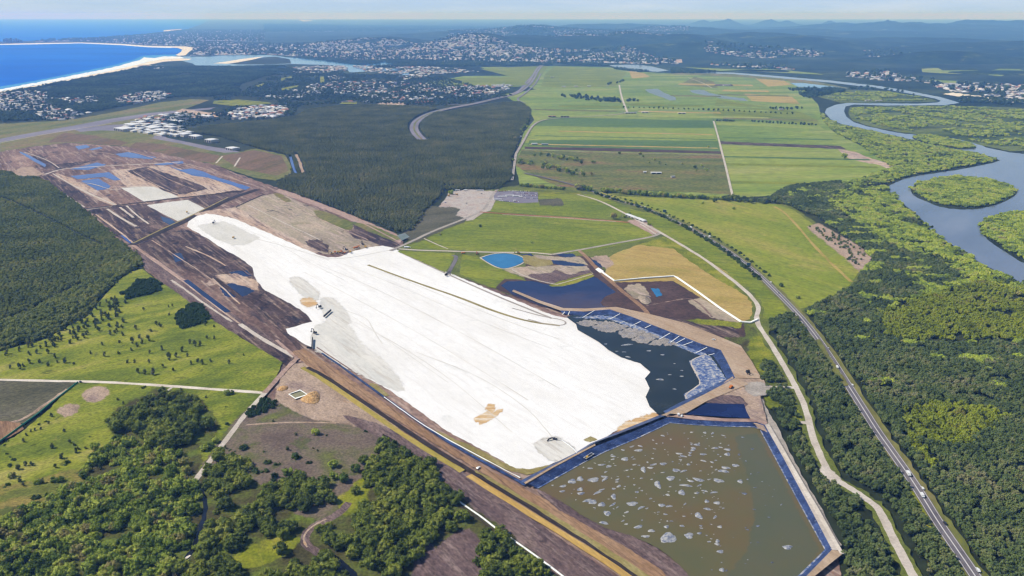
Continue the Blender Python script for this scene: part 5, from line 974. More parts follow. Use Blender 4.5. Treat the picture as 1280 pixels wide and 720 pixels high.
# shrubs and single trees placed one by one
single = [  # x, y (foot), kind, size, label
 (284, 496, 'broadleaf_tree', 1.15, 'wide dark shrub on the white road just before the crossroads'), (290, 495.5, 'broadleaf_tree', 1.0, 'second dark shrub pressed against the wide one on the white road'),
 (180, 487.5, 'round_shrub', 1.2, 'single shrub on the lower edge of the white road'), (227, 492, 'gum_sapling', .9, 'slim dark sapling just below the white road, right of the grove'),
 (148, 503, 'gum_sapling', .8, 'thin sapling at the left end of the pasture grove'), (155, 508, 'gum_sapling', .8, 'leaning sapling beside the pasture grove'),
 (252, 504, 'round_shrub', .8, 'small shrub above right of the pasture grove'), (258, 500, 'gum_sapling', .75, 'small sapling right of the pasture grove top'), (283, 512, 'round_shrub', .8, 'small round bush in the lime strip left of the corner clump'),
 (285, 534, 'round_shrub', 1.3, 'round bush beside the gravel track'), (258, 533, 'gum_sapling', .9, 'thin sapling right of the pasture grove'), (305, 564, 'round_shrub', 1.9, 'large round shrub standing alone on the purple paddock'),
 (282, 564, 'gum_sapling', .8, 'small sapling on the edge of the gravel track'), (288, 566, 'round_shrub', .9, 'first low bush between gravel track and purple paddock'), (294, 568, 'round_shrub', .8, 'second low bush between gravel track and purple paddock'),
 (332, 568, 'round_shrub', 1.0, 'bright low green bush on the purple paddock'), (342, 530, 'gum_sapling', .7, 'thin sapling beside the pale paddock track'), (370, 547, 'gum_sapling', .8, 'thin dark sapling alone in the middle of the paddock'),
 (360, 566, 'gum_sapling', 1.0, 'narrow sapling left of the round paddock shrub'), (371, 575, 'round_shrub', 2.0, 'big round shrub with shadow on the purple paddock'), (387, 582, 'round_shrub', 1.2, 'smaller shrub right of the big round paddock shrub'),
 (392, 564, 'gum_sapling', .6, 'first tiny sapling near the paddock edge'), (397, 567, 'gum_sapling', .6, 'second tiny sapling near the paddock edge'), (395, 546, 'broadleaf_tree', 1.25, 'large round tree on the upper purple paddock'),
 (409, 548, 'round_shrub', .9, 'small green shrub right of the large paddock tree'), (457, 543, 'round_shrub', 1.1, 'dark bush beside the mud ditch'), (335, 582, 'round_shrub', 1.5, 'shrub above the paired paddock shrubs'), (347, 584, 'round_shrub', 1.3, 'shrub right of the paired paddock shrubs'),
 (319, 594, 'round_shrub', 1.7, 'dark shrub at the lower left of the purple paddock'), (331, 593, 'round_shrub', 1.5, 'shrub next to the lower left paddock shrub'), (343, 602, 'round_shrub', 2.0, 'wide shrub on the lower purple paddock'),
 (360, 597, 'broadleaf_tree', 1.5, 'tall spreading tree on the lower purple paddock'), (370, 606, 'broadleaf_tree', 1.4, 'spreading tree touching the tall paddock tree'), (354, 608, 'broadleaf_tree', 1.2, 'leafy tree below the tall paddock tree'),
 (417, 587, 'broadleaf_tree', 1.35, 'upper left of three round trees at the paddock end'), (445, 592, 'broadleaf_tree', 1.35, 'right hand of three round trees at the paddock end'), (418, 602, 'broadleaf_tree', 1.3, 'lower left of the round trees at the paddock end'), (430, 605, 'broadleaf_tree', 1.45, 'lower round tree at the paddock end'),
 (482, 556, 'broadleaf_tree', 1.35, 'bluish dark tree at the top of the wood by the mud'), (400, 610, 'gum_sapling', .8, 'lone sapling on the lower paddock mud'), (382, 620, 'gum_sapling', .6, 'tiny bush on the lower paddock mud'),
 (265, 563, 'broadleaf_tree', 1.3, 'yellow green tree between the grove and gravel track'), (256, 566, 'broadleaf_tree', 1.2, 'bushy tree left of the yellow green one'), (270, 556, 'broadleaf_tree', 1.1, 'dark tree behind the yellow green one'),
 (120, 565, 'broadleaf_tree', 1.4, 'large dark round tree beside the thin pasture ditch'), (114, 549, 'round_shrub', .8, 'pale grey bush on the lime pasture'), (96, 569, 'gum_sapling', 1.1, 'brownish sapling above the ditch'), (108, 564, 'gum_sapling', .7, 'thin sapling left of the large ditch tree'),
 (66, 563, 'gum_sapling', 1.15, 'lone dark tree in the middle of the yellow pasture'), (30, 556, 'gum_sapling', .9, 'small tree near the green shade fence'), (10, 555, 'round_shrub', .9, 'first small bush under the green shade fence'), (7, 560, 'round_shrub', .9, 'second small bush under the green shade fence'),
 (9, 571, 'round_shrub', .9, 'upper bush of the left pasture row'), (12, 575, 'round_shrub', .9, 'middle bush of the left pasture row'), (18, 578, 'round_shrub', 1.1, 'lower bush of the left pasture row'), (12, 586, 'round_shrub', 1.2, 'round bush alone at the left pasture edge'),
 (24, 590, 'gum_sapling', 1.2, 'dark sapling left of the paired pasture saplings'), (33, 585, 'gum_sapling', 1.0, 'left one of two slim pasture saplings'), (41, 585, 'gum_sapling', 1.0, 'right one of two slim pasture saplings'), (16, 600, 'broadleaf_tree', 1.05, 'dense tree at the left end of the pasture'),
 (26, 605, 'gum_sapling', 1.1, 'narrow tree beside the dense left pasture tree'), (9, 611, 'round_shrub', 1.3, 'bright low bush at the bottom of the left pasture'), (30, 611, 'gum_sapling', .8, 'small dark sapling at the bottom of the pasture'),
 (78, 576, 'gum_sapling', 1.2, 'grey sapling upper left of the pasture pair'), (84, 583, 'round_shrub', 1.4, 'bush lower right of the pasture pair'), (70, 588, 'gum_sapling', .9, 'short dark sapling below the pasture pair'), (88, 557, 'gum_sapling', .9, 'first of three saplings stepping down the pasture'),
 (94, 560, 'gum_sapling', .8, 'second of three saplings stepping down the pasture'), (99, 565, 'gum_sapling', .8, 'third of three saplings stepping down the pasture'), (81, 543, 'gum_sapling', .8, 'sapling high on the yellow pasture'),
 (68, 605, 'broadleaf_tree', 1.0, 'left half of the wide bush clump on the pasture'), (76, 605, 'broadleaf_tree', 1.05, 'right half of the wide bush clump on the pasture'), (48, 608, 'broadleaf_tree', .95, 'brownish tree left of the wide bush clump'), (54, 607, 'gum_sapling', 1.1, 'dry brown sapling beside the wide bush clump'),
 (107, 601, 'round_shrub', 1.1, 'dark bush at the edge of rank grass'), (126, 590, 'gum_sapling', 1.0, 'thin dry sapling near the main wood'), (46, 626, 'round_shrub', 1.5, 'round bush in the rank grass'), (60, 622, 'round_shrub', 1.1, 'low bush beside the round bush in rank grass'),
 (40, 543, 'gum_sapling', .7, 'first shrub of the short row by the shade fence'), (45, 541, 'gum_sapling', .7, 'second shrub of the short row by the shade fence'), (52, 540, 'gum_sapling', .7, 'third shrub of the short row by the shade fence'), (34, 548, 'gum_sapling', .8, 'shrub below the short row by the shade fence'),
 (65, 524, 'gum_sapling', .9, 'upper sapling near the sandy scald'), (58, 530, 'round_shrub', .9, 'bush in the cluster below the sandy scald'), (50, 534, 'round_shrub', 1.0, 'dark bush of the cluster below the sandy scald'), (62, 533, 'gum_sapling', .8, 'thin sapling of the cluster below the sandy scald'),
]
for x, y, k, s, l in single:
    p = P(x, y); tree(k, p.x, p.y, s, l, None, 1.0, 'shrub' if k == 'round_shrub' else 'tree')

# small trees dotted over the upper pasture, by neighbourhood
up = [(14, 463, .8), (25, 464, 1.2), (30, 461, .8), (37, 457, 1), (50, 456, .9), (61, 460, 1), (72, 456, .7), (82, 456, 1.2), (93, 458, .7), (70, 450, 1), (114, 445, .8), (128, 434, .8), (132, 448, 1), (149, 445, .8), (150, 431, .8), (139, 421, 1.1), (137, 411, 1), (147, 411, 1.2),
      (124, 416, 1.1), (154, 422, 1), (170, 414, 1), (175, 425, 1), (165, 441, .8), (166, 431, 1.2), (172, 436, 1), (186, 429, 1.3), (178, 432, 1), (160, 456, .8), (169, 456, .8), (187, 456, .8), (173, 469, 1), (182, 470, 1), (192, 471, 1.3), (204, 462, .8), (217, 466, .8), (188, 444, .8),
      (203, 440, 1), (212, 452, 1.4), (221, 449, 1), (229, 442, 1.1), (235, 448, .8), (239, 458, .8), (253, 458, 1), (248, 455, .9), (264, 455, .8), (287, 457, .9), (238, 432, 1), (244, 435, 1.2), (251, 434, 1), (259, 426, .8), (268, 426, .8), (180, 390, .8), (211, 386, .7), (216, 385, .7), (196, 409, 1), (201, 411, 1.1), (189, 417, .8), (257, 409, .7), (268, 411, .7), (212, 396, .7), (305, 447, .6)]
zones = [((0, 444, 102, 480), 'small dark gum in the loose row above the left end of the white road'), ((102, 400, 160, 480), 'small gum on the upper pasture near the old diagonal tracks'), ((160, 400, 194, 438), 'small gum in the middle of the upper pasture'), ((160, 438, 199, 480), 'small gum low on the upper pasture above the pasture grove'), ((194, 420, 262, 470), 'small gum scattered below the dark plantation block'), ((0, 360, 330, 480), 'tiny gum near the mud strip side of the upper pasture')]
for x, y, s in up:
    l = next(l for (a, b, c, d), l in zones if a <= x <= c and b <= y <= d)
    p = P(x, y); tree('gum_sapling', p.x, p.y, s * 1.2, l, l.replace('small gum', 'gums').replace('small dark gum', 'gums').replace('tiny gum', 'gums'))
for poly, n, l in (([(0, 440), (60, 425), (75, 440), (60, 450), (0, 455)], 16, 'small gum on the thin edge of the tall heath'), ([(60, 424), (86, 406), (120, 384), (150, 372), (160, 380), (140, 400), (110, 425), (75, 440)], 70, 'slender tree in the ragged fringe of the tall heath'), ([(140, 376), (150, 370), (156, 410), (144, 425), (136, 410)], 14, 'slender tree in the short column crossing the upper pasture')):
    q = scatter(poly, 9, .9); nprng.shuffle(q)
    for p in q[:n]: tree('gum_sapling', p[0], p[1], rng.uniform(.8, 1.5), l, l.replace('small gum', 'gums').replace('slender tree', 'slender trees'))

# ---- trees by the motorway
for side, lo, hi, n, l, k, s in ((-1, 1, 11, 64, 'round bush of the planted hedge on the near side of the motorway', 'round_shrub', 1.8), (1, 2, 11, 38, 'low dark bush on the field side of the motorway', 'round_shrub', 1.25)):
    w = resample(wpoly(MW[:10], 2), 200)
    for i in range(n):
        t = int(8 + i / n * (182 if side < 0 else 180)); p = w[t]; d = (w[t + 1] - w[t]).normalized(); nr = Vector((d.y, -d.x, 0)) * (-side)
        q = p + nr * (-1) * rng.uniform(11.5, 15) if side > 0 else p - nr * -1 * rng.uniform(11.5, 17)
        q = p + Vector((d.y, -d.x, 0)) * (rng.uniform(11, 16) * (1 if side < 0 else -1)) + d * rng.uniform(-4, 4)
        tree(k, q.x, q.y, s * rng.uniform(.75, 1.3), l, l.replace('round bush', 'bushes').replace('low dark bush', 'bushes'), cat='shrub')
for x, y, s, l in ((767, 275, 2.2, 'large dark round tree beside the long shed'), (780, 273, 1.2, 'small tree between the round tree and long shed'), (787, 270, 1.1, 'tree behind the end of the long shed'), (811, 283, 1.2, 'bush at the front end of the long shed'), (600, 285, 1.0, 'lone dark bush on the lime field'), (550, 295, .9, 'low dark bush at the left end of the lime field'), (665, 305, .8, 'tiny tree low on the lime field'), (564, 244, 1.9, 'round tree in the gravel compound'), (976, 360, 1.1, 'first lone dark tree at the lower end of the bright field'), (997, 375, 1.1, 'second lone dark tree at the lower end of the bright field'), (893, 254, 1.6, 'lone tree standing out on the upper bright field'), (917, 263, 1.0, 'small tree on the line of the farm track'), (878, 256, 1.0, 'small tree at the top of the bright field'), (1055, 199, 2.6, 'wide dark tree by the sandy bank on the broad green field'), (885, 185, 1.2, 'bush beside the farm track')):
    p = P(x, y); tree('broadleaf_tree', p.x, p.y, s, l)
# windbreak between the farms and the bright field, hedges and orchard trees further off
hedges = [([(652, 234), (690, 237), (706, 239)], 26, 'broadleaf_tree', 1.0, 'tree of the hedge behind the lime field', 4), ([(722, 237), (738, 240)], 12, 'broadleaf_tree', 1.5, 'tree in the thick clump where the road meets the motorway', 8),
 ([(752, 241), (800, 245), (860, 249), (905, 251)], 60, 'broadleaf_tree', 1.35, 'tree of the long windbreak above the bright field', 10), ([(905, 251), (940, 254), (968, 254)], 40, 'she_oak', 1.25, 'dark tree at the river end of the long windbreak', 22),
 ([(708, 121), (740, 124.4), (776, 128)], 46, 'forest_tree', 1.5, 'tree of the dark rectangular plantation among the far fields', 60), ([(760, 106), (774, 103), (778, 101)], 10, 'forest_tree', 1.1, 'tree around the far farmstead', 20), ([(785, 126), (797, 127)], 8, 'forest_tree', 1.1, 'tree of the small clump beside the straight farm road', 15),
 ([(780, 135), (830, 136), (900, 138.6), (990, 143)], 34, 'forest_tree', .75, 'tree of the long thin hedge across the far fields', 4), ([(892, 151.6), (918, 152.4)], 10, 'forest_tree', .7, 'tree of the short hedge at the head of the farm track', 4), ([(940, 152.6), (975, 155), (1020, 157)], 18, 'forest_tree', .8, 'tree of the hedge under the square paddock', 4), ([(962, 136), (985, 137.4), (1000, 136)], 12, 'forest_tree', 1.0, 'tree around the riverside farmhouse', 12),
 ([(650, 203), (680, 208), (700, 214), (735, 219)], 44, 'broadleaf_tree', 1.15, 'bush in the rough scrub beside the country road', 30), ([(676, 195), (700, 198), (735, 204)], 26, 'broadleaf_tree', 1.1, 'bush scattered on the scrubby brown paddock', 34), ([(780, 193), (830, 205), (900, 215)], 16, 'broadleaf_tree', .9, 'small tree scattered over the right half of the scrubby paddock', 50),
 ([(655, 150), (662, 156), (640, 175)], 14, 'broadleaf_tree', 1.2, 'tree around the cottages on the country road', 14)]
NAME[0] = 'hedge_tree'
for pts, n, k, s, l, wd in hedges:
    w = resample(wpoly(pts, 1), n)
    for p in w: tree(k, p.x + rng.uniform(-1, 1) * wd, p.y + rng.uniform(-1, 1) * wd, s * rng.uniform(.85, 1.6), l, 'plants: ' + l[:60])
NAME[0] = 'young_tree'
q = scatter([(1012, 286), (1022, 284), (1052, 298), (1068, 308), (1082, 322), (1076, 340), (1062, 326), (1040, 306)], 9, .9); nprng.shuffle(q)
for p in q[:80]: tree('she_oak', p[0], p[1], rng.uniform(.55, .9), 'small dark sapling on the sandy ground beside the bright field', 'saplings on the sandy ground')

NAME[0] = None
# ---- river woods
L_w = 'grey green she-oak in the dense wood beside the lower motorway'
wood_se = [(1006, 390), (1040, 374), (1066, 360), (1078, 340), (1092, 326), (1078, 312), (1050, 292), (1020, 272), (985, 258), (958, 252), (964, 246), (985, 234), (1050, 228), (1062, 236), (1042, 246), (1034, 254), (1064, 276), (1104, 304), (1140, 318), (1176, 328), (1206, 350), (1160, 364), (1120, 380), (1096, 396), (1108, 424), (1150, 432), (1300, 428), (1500, 470), (1900, 900), (1290, 900), (1226, 722), (1182, 652), (1106, 540), (1050, 452)]
wood_sw = [(960, 402), (996, 392), (1016, 414), (1040, 450), (1096, 540), (1132, 596), (1166, 650), (1212, 722), (1260, 800), (1176, 800), (1144, 722), (1122, 672), (1108, 640), (1070, 612), (1046, 600), (1030, 572), (1018, 540), (1012, 512), (990, 468), (962, 424)]
wood_pond = [(950, 452), (968, 462), (986, 476), (990, 486), (966, 492), (990, 490), (1006, 522), (1014, 556), (1030, 596), (1054, 612), (1088, 632), (1104, 656), (1130, 724), (1150, 800), (1060, 800), (1056, 700), (1046, 676), (1020, 626), (994, 572), (976, 540), (962, 506)]
def swap(p): return p
bright1 = [(1126, 516), (1170, 505), (1226, 512), (1264, 522), (1250, 532), (1200, 560), (1160, 556), (1130, 540)]
bright2 = [(1092, 392), (1120, 384), (1160, 372), (1230, 352), (1320, 370), (1320, 432), (1240, 424), (1150, 428), (1112, 424)]
stripb = [(1128, 540), (1138, 545), (1168, 574), (1170, 592), (1160, 592), (1150, 572), (1126, 546)]
rs = []
for poly, n, l, g in ((wood_se, 180, 'grey green she-oak in the dense wood right of the motorway', 'she-oaks right of the motorway'), (wood_sw, 70, 'grey green she-oak between the service road and the motorway', 'she-oaks between road and motorway'), (wood_pond, 40, 'she-oak between the brown pond and the service road', 'she-oaks beside the brown pond')):
    rs.append(wood('she_oak', poly, 4.5, l, g, n, '', '', .6, 1.15, .10 if poly is not wood_pond else .22, 30., exclude=lambda p: onroad(p) | inside(p[:, 0], p[:, 1], [(a.x, a.y) for a in (P(*c) for c in bright1)]) | inside(p[:, 0], p[:, 1], [(a.x, a.y) for a in (P(*c) for c in stripb)])))
SHEREST = rs
if False: mass('she_oak_wood', 'she_oak', np.concatenate(rs), .7, 1.25, 'mass of grey green she-oak forest between motorway and river')
wb_ = [wood('wattle_tree', p, 6, l, g, n, '', '', .8, 1.3) for p, n, l, g in ((bright1, 120, 'bright yellow green tree in the isolated patch inside the grey wood', 'bright trees inside the grey wood'), (stripb, 30, 'bright green tree in the narrow strip beside the motorway wood', 'bright strip of trees'))]
bm = wood('wattle_tree', bright2, 6.5, 'bright yellow green tree on the front edge of the mangroves', 'bright front of the mangroves', 60, '', '', .8, 1.35, .12, 40.)
mass('bright_mangrove', 'wattle_tree', np.concatenate(wb_ + [bm]), .8, 1.3, 'mass of bright yellow green trees along the front of the mangroves')
mang = [(1040, 246), (1062, 236), (1108, 234), (1112, 240), (1124, 254), (1142, 270), (1158, 284), (1170, 296), (1188, 308), (1210, 321), (1234, 336), (1282, 360), (1340, 380), (1340, 400), (1230, 352), (1160, 372), (1092, 392), (1120, 380), (1160, 364), (1206, 350), (1176, 328), (1140, 318), (1104, 304), (1064, 276), (1034, 254)]
isl1 = [(1139, 236), (1148, 230), (1162, 226), (1180, 222.4), (1200, 221), (1222, 223), (1240, 226), (1258, 232), (1270, 239.4), (1262, 246), (1248, 253), (1230, 258.4), (1208, 260), (1180, 257), (1160, 250), (1144, 243)]
isl2 = [(1400, 264), (1280, 266), (1257, 267.4), (1238, 273), (1227, 280), (1230, 292), (1241, 302), (1262, 314), (1284, 328), (1340, 346), (1500, 380)]
isl3 = [(1140, 171), (1162, 169.4), (1192, 175), (1214, 180.6), (1219, 185), (1200, 186), (1168, 181.4), (1148, 176)]
nor = [(1027, 140), (1034, 150), (1050, 157), (1080, 163), (1120, 172), (1148, 179), (1188, 188), (1216, 192), (1238, 197), (1247, 200.4), (1238, 203), (1212, 207.6), (1178, 213.6), (1148, 217.6), (1128, 222), (1110, 230), (1062, 234), (1040, 246), (1020, 242), (1060, 228), (1118, 211), (1078, 184), (1044, 166), (1030, 152)]
east = [(1066, 136), (1120, 134), (1190, 134), (1250, 136), (1400, 144), (1500, 186), (1330, 184), (1262, 186.6), (1232, 180), (1190, 169.6), (1150, 165.6), (1120, 162), (1086, 154.4), (1070, 149), (1064, 142)]
ms = []
for p, n, l, g in ((mang, 120, 'low spreading mangrove between the she-oak wood and the river', 'mangroves on the river bank'), (isl1, 60, 'low spreading mangrove on the oval river island', 'mangroves of the oval island'), (isl2, 60, 'low spreading mangrove on the far right river bank', 'mangroves across the river'), (isl3, 20, 'low mangrove on the slim islet at the river fork', 'mangroves of the slim islet'), (nor, 40, 'low mangrove in the belt between the farms and the river', 'mangroves beside the farms')):
    ms.append(wood('mangrove_tree', p, 7.2 if p is not nor else 9, l, g, n, '', '', .75, 1.3, .05, 40.))
# the two woods run into each other: grey she-oaks among the mangroves, mangroves among the she-oaks
def swapmask(p, th, s): return np.array([mnoise.fractal(Vector((a / 55 + s, b / 40, s)), .9, 2.1, 4) for a, b in p]) > th
def near_poly(p, poly): return inside(p[:, 0], p[:, 1], [(a.x, a.y) for a in (P(*c) for c in poly)])
m0, m4, s0 = ms[0], ms[4], SHEREST[0]
k0, k4 = swapmask(m0, .34, 3.), swapmask(m4, .42, 5.)
band = near_poly(s0, [(985, 232), (1062, 236), (1110, 300), (1210, 345), (1320, 425), (1320, 470), (1180, 450), (1080, 410), (1060, 320), (985, 262)])
ks = band & swapmask(s0, .30, 7.) | swapmask(s0, .72, 8.)
ms[0], ms[4] = np.concatenate([m0[~k0], s0[ks]]), m4[~k4]
SHEREST[0] = np.concatenate([s0[~ks], m0[k0], m4[k4]])
mass('she_oak_wood', 'she_oak', np.concatenate(SHEREST), .55, 1.15, 'mass of grey green she-oak forest between motorway and river')
mass('mangrove_forest', 'mangrove_tree', np.concatenate(ms), .7, 1.35, 'mass of lumpy yellow green mangroves along the river')
wet = scatter(east, 15, .9, .42, 150.); wet2 = scatter([(1024, 122), (1062, 115), (1110, 116), (1162, 124), (1150, 127), (1080, 126.6), (1048, 127)], 15, .9, .45, 150.)
mass('wetland_scrub', 'mangrove_tree', np.concatenate([wet, wet2]), .8, 1.7, 'low olive scrub scattered over the wetland in the river loop')

# ---- the big forests read as masses
for k in ('paperbark', 'heath_tree', 'forest_tree'):
    base = {'paperbark': (505, 286), 'heath_tree': (178, 334), 'forest_tree': (230, 164)}[k]
    lab = {'paperbark': 'dark paperbark standing at the sharp corner of the forest', 'heath_tree': 'bushy tree at the mud strip corner of the tall heath', 'forest_tree': 'dark tree behind the white airport sheds'}[k]
    for i in range(10):
        p = P(base[0] + rng.uniform(-5, 1), base[1] + rng.uniform(-4, 1)); tree(k, p.x, p.y, rng.uniform(.8, 1.2), lab, lab.replace('dark ', '').replace('bushy ', ''))
fpoly = [(228, 166), (250, 160), (290, 156), (340, 151), (372, 146), (384, 138), (420, 134), (470, 132), (520, 134), (556, 138), (540, 142), (560, 141), (620, 130), (650, 128), (664, 138), (660, 152), (652, 166), (644, 186), (638, 205), (640, 224), (622, 238), (556, 238), (548, 248), (534, 262), (526, 276), (514, 288), (503, 292), (486, 288), (450, 274), (400, 254), (350, 237), (348, 228), (366, 218), (364, 198), (352, 192), (318, 185), (296, 178), (270, 170), (248, 168)]
pf = scatter(fpoly, 6.3, .8); pf = pf[~onlane(pf)]
gap2 = corridor([([(363, 196), (366, 208), (370, 219)], 7), ([(370, 193), (376, 206), (379, 218)], 9), ([(555, 234), (600, 232), (640, 232)], 8)])
pf = pf[~gap2(pf)]
mass('paperbark_forest', 'paperbark', pf, .8, 1.25, 'great dark green paperbark forest between the sand and the towns', flat=.8)
ribbon('drain', [(363, 196), (366, 207), (371, 219)], 9, M['bluepond'], 'straight blue drain cut into the dark forest', 'drain')
ribbon('forest_track', [(370, 193), (376, 206), (379.6, 219)], 10, M['yard'], 'pale dirt track cut into the dark forest', 'track', jit=2)
ribbon('forest_track', [(503, 158), (490, 164)], 12, M['track'], 'pale break in the far forest', 'track')
hpoly = [(-260, 240), (-60, 227), (0, 215), (14, 216), (24, 222), (44, 222), (60, 229), (106, 263), (144, 297), (163, 312), (178, 332), (166, 340), (148, 350), (128, 372), (108, 396), (84, 408), (58, 424), (28, 432), (0, 441), (-60, 442), (-260, 450)]
gap3 = corridor([([(-40, 236), (0, 246), (50, 268), (110, 300), (130, 308)], 4.5), ([(-40, 420), (20, 396), (70, 372), (110, 350)], 4)])
hp = scatter(hpoly, 4.6, .8); hp = hp[~gap3(hp)]
mass('heath_forest', 'heath_tree', hp, .6, 1.05, 'dense olive green tall heath filling the left edge of the works')
hp = scatter([(-60, 440), (0, 438), (60, 420), (90, 398), (130, 366), (178, 330), (170, 318), (140, 330), (100, 360), (40, 396), (-60, 420)], 6, .8)
mass('heath_forest', 'heath_tree', hp, 1.1, 1.7, 'taller dark row of trees along the pasture side of the heath')
coast = [(-200, 146), (0, 118), (40, 110), (90, 101), (140, 92), (180, 84), (240, 83.4), (300, 83.6), (352, 82), (372, 88), (330, 96), (300, 106), (300, 116), (264, 121), (230, 121), (200, 124), (150, 134), (110, 142), (80, 149), (0, 153), (-200, 168)]
HZ_ = [[(-20, 121), (0, 118), (36, 113), (60, 116), (58, 130), (30, 138), (0, 142), (-20, 140)], [(36, 134), (62, 131), (100, 141), (120, 140), (100, 146), (86, 152), (60, 151), (44, 146)], [(60, 122), (80, 124), (120, 120), (126, 128), (100, 131), (82, 128)], [(144, 122), (170, 117), (200, 114), (216, 119), (196, 126), (172, 130), (146, 130)]]
cp = np.concatenate([scatter(coast, 15, .8, .12, 300., holes=HZ_)] + [scatter(z_, 36, .9, .1, 100.) for z_ in HZ_])
mass('coastal_forest', 'forest_tree', cp, .8, 1.5, 'dark coastal forest behind the long beach')
sub = [(300, 116), (340, 96), (372, 88), (420, 90), (520, 96), (560, 98), (600, 110), (640, 120), (600, 126), (556, 132), (500, 131), (440, 129), (380, 132), (366, 144), (330, 150), (280, 150), (240, 158), (220, 158), (205, 150), (230, 141), (262, 146), (290, 134), (340, 133), (350, 126), (310, 124), (270, 126), (264, 122)]
golf = [[(318, 107.6), (330, 104), (330, 107), (322, 109)], [(350, 98), (364, 95.4), (366, 97), (352, 101)], [(350, 111), (366, 107.4), (378, 106), (366, 112), (352, 113.6)], [(286, 110.4), (298, 110), (296, 112), (287, 112)], [(400, 96), (405, 95.4), (406, 103), (400, 104)]]
for p in golf: sheet('golf_fairway', p, M['lime'], 'bright green clearing in the dark suburb trees', 'fairway', amp=.3)
est = [(284, 143), (300, 135), (332, 132), (358, 132.4), (361, 137), (350, 149), (328, 149), (290, 151)]
sp_ = np.concatenate([scatter(sub, 23, .85, .2, 260., holes=golf + [est]), scatter(est, 45, .9)])
mass('suburb_trees', 'forest_tree', sp_, .6, 1.3, 'dark trees between the houses of the canal suburb')
for p, l, m in (([(466, 131.6), (478, 128), (504, 128), (508, 130), (500, 132.6), (478, 133)], 'orange tan building site at the forest edge', 'beige'), ([(518, 126.4), (540, 126), (543, 127.6), (519, 128)], 'strip of orange earth at the forest edge', 'red'), ([(424, 130), (434, 125), (446, 127), (446, 130)], 'small green oval by the forest', 'lime'), ([(534, 103), (560, 98.6), (640, 96), (660, 106), (600, 107), (560, 106)], 'green paddock behind the canal suburb', 'limeM')):
    sheet('field', p, M[m], l, 'site', amp=.4)
farp = [[(365, 72), (640, 78), (690, 79), (690, 82), (640, 83), (560, 84), (470, 84)], [(690, 79), (752, 79.4), (762, 83), (740, 82.6)], [(838, 86), (860, 87.6), (900, 90), (870, 92), (838, 91.4)], [(770, 85.4), (800, 88.6), (820, 91), (800, 91), (768, 87)], [(1060, 108), (1100, 111), (1140, 118), (1170, 124), (1110, 113), (1064, 112)], [(1196, 128), (1240, 130), (1300, 136), (1300, 128), (1200, 122)], [(985, 112), (1040, 111), (1060, 114), (1030, 120), (1010, 124)]]
fp = np.concatenate([scatter(p, 26, .8, .15, 400.) for p in farp])
mass('riverside_trees', 'forest_tree', fp, 1.0, 2.0, 'dark trees lining the far river reaches')
# ================================================================== buildings, machines, vehicles, pond bubbles
roofW = plain('white_roof', (236, 236, 238), .5, .3); roofG = plain('grey_roof', (170, 172, 178), .5, .3); wallW = plain('cream_wall', (214, 206, 196), .8); wallD = plain('dark_opening', (60, 62, 74), .8)  # wallD: dark blue grey of every door panel
roofT = plain('tile_roof', (176, 116, 92), .8); glass = plain('dark_glass', (40, 46, 56), .15, .6); rubber = plain('black_rubber', (32, 32, 34), .9)
cream = plain('cream_roof', (216, 208, 196), .6); dkroof = plain('dark_roof', (92, 90, 96), .6)
def hangar_data(L, W, Hh, rise=1.6, big=True):
    b = MB(); b.side([(-L / 2, 0), (L / 2, 0), (L / 2, Hh), (-L / 2, Hh)], -W / 2, W / 2)
    wall = b.data('hangar_wall', [wallW])
    r = MB(); r.prism([(-W / 2 - .6, Hh), (W / 2 + .6, Hh), (W / 2 + .6, Hh + .35), (0, Hh + rise), (-W / 2 - .6, Hh + .35)], -L / 2 - .6, L / 2 + .6)
    roof = r.data('hangar_roof', [roofW])
    d = MB(); n = max(1, int(L / 14))
    for i in range(n): d.box((-L / 2 + (i + .5) * L / n, -W / 2 - .12, Hh * .42), (L / n * .72, .2, Hh * .8))
    return wall, roof, d.data('hangar_door', [wallD])
def hangar(x, y, L, W, Hh, rz, label, name='hangar', cat='hangar', group=None, rise=1.6, doors=True, roofm=None):
    p = P(x, y); o = tag(empty(name, (p.x, p.y, 1.5), rz), label, cat, group)
    w, r, d = hangar_data(L, W, Hh, rise)
    if roofm: r.materials[0] = roofm
    link('wall', w, o); link('roof', r, o)
    if doors: link('door', d, o)
    return o
hr = math.atan2(P(276, 178).y - P(228, 170).y, P(276, 178).x - P(228, 170).x)
for a in [(156, 163.5, 62, 46, 9, 'largest white terminal shed beside the apron'), (166, 158, 60, 36, 8, 'long white terminal roof behind the largest shed'), (176, 155, 40, 26, 7, 'white shed behind the long terminal roof'), (190, 162, 56, 30, 8, 'wide white hangar between the terminal and the grove'), (201, 165, 46, 34, 8, 'white hangar with a row of dark openings'), (213, 161, 50, 26, 7, 'white hangar at the edge of the trees'),
          (231, 170, 46, 30, 8, 'white hangar with one large dark door'), (237, 167, 28, 20, 6, 'small white shed behind the dark-doored hangar'), (245, 173, 42, 26, 8, 'white hangar with pinkish front beside the apron'), (265, 178, 34, 30, 9, 'isolated gable hangar with a shaded end'), (291, 187.4, 34, 28, 6, 'last white hangar standing alone at the end of the apron'), (222, 153, 60, 22, 6, 'long low white roof in front of the sports field'), (206, 146, 50, 18, 6, 'white roof beside the trees at the runway end'), (184, 151, 36, 22, 6, 'grey white roof under the grove, near the terminal'), (258, 147, 70, 26, 7, 'long white warehouse beside the sandy clearing')]:
    hangar(a[0], a[1], a[2] * 1.3, a[3] * 1.25, a[4] * 1.25, hr, a[5])
nh = 0
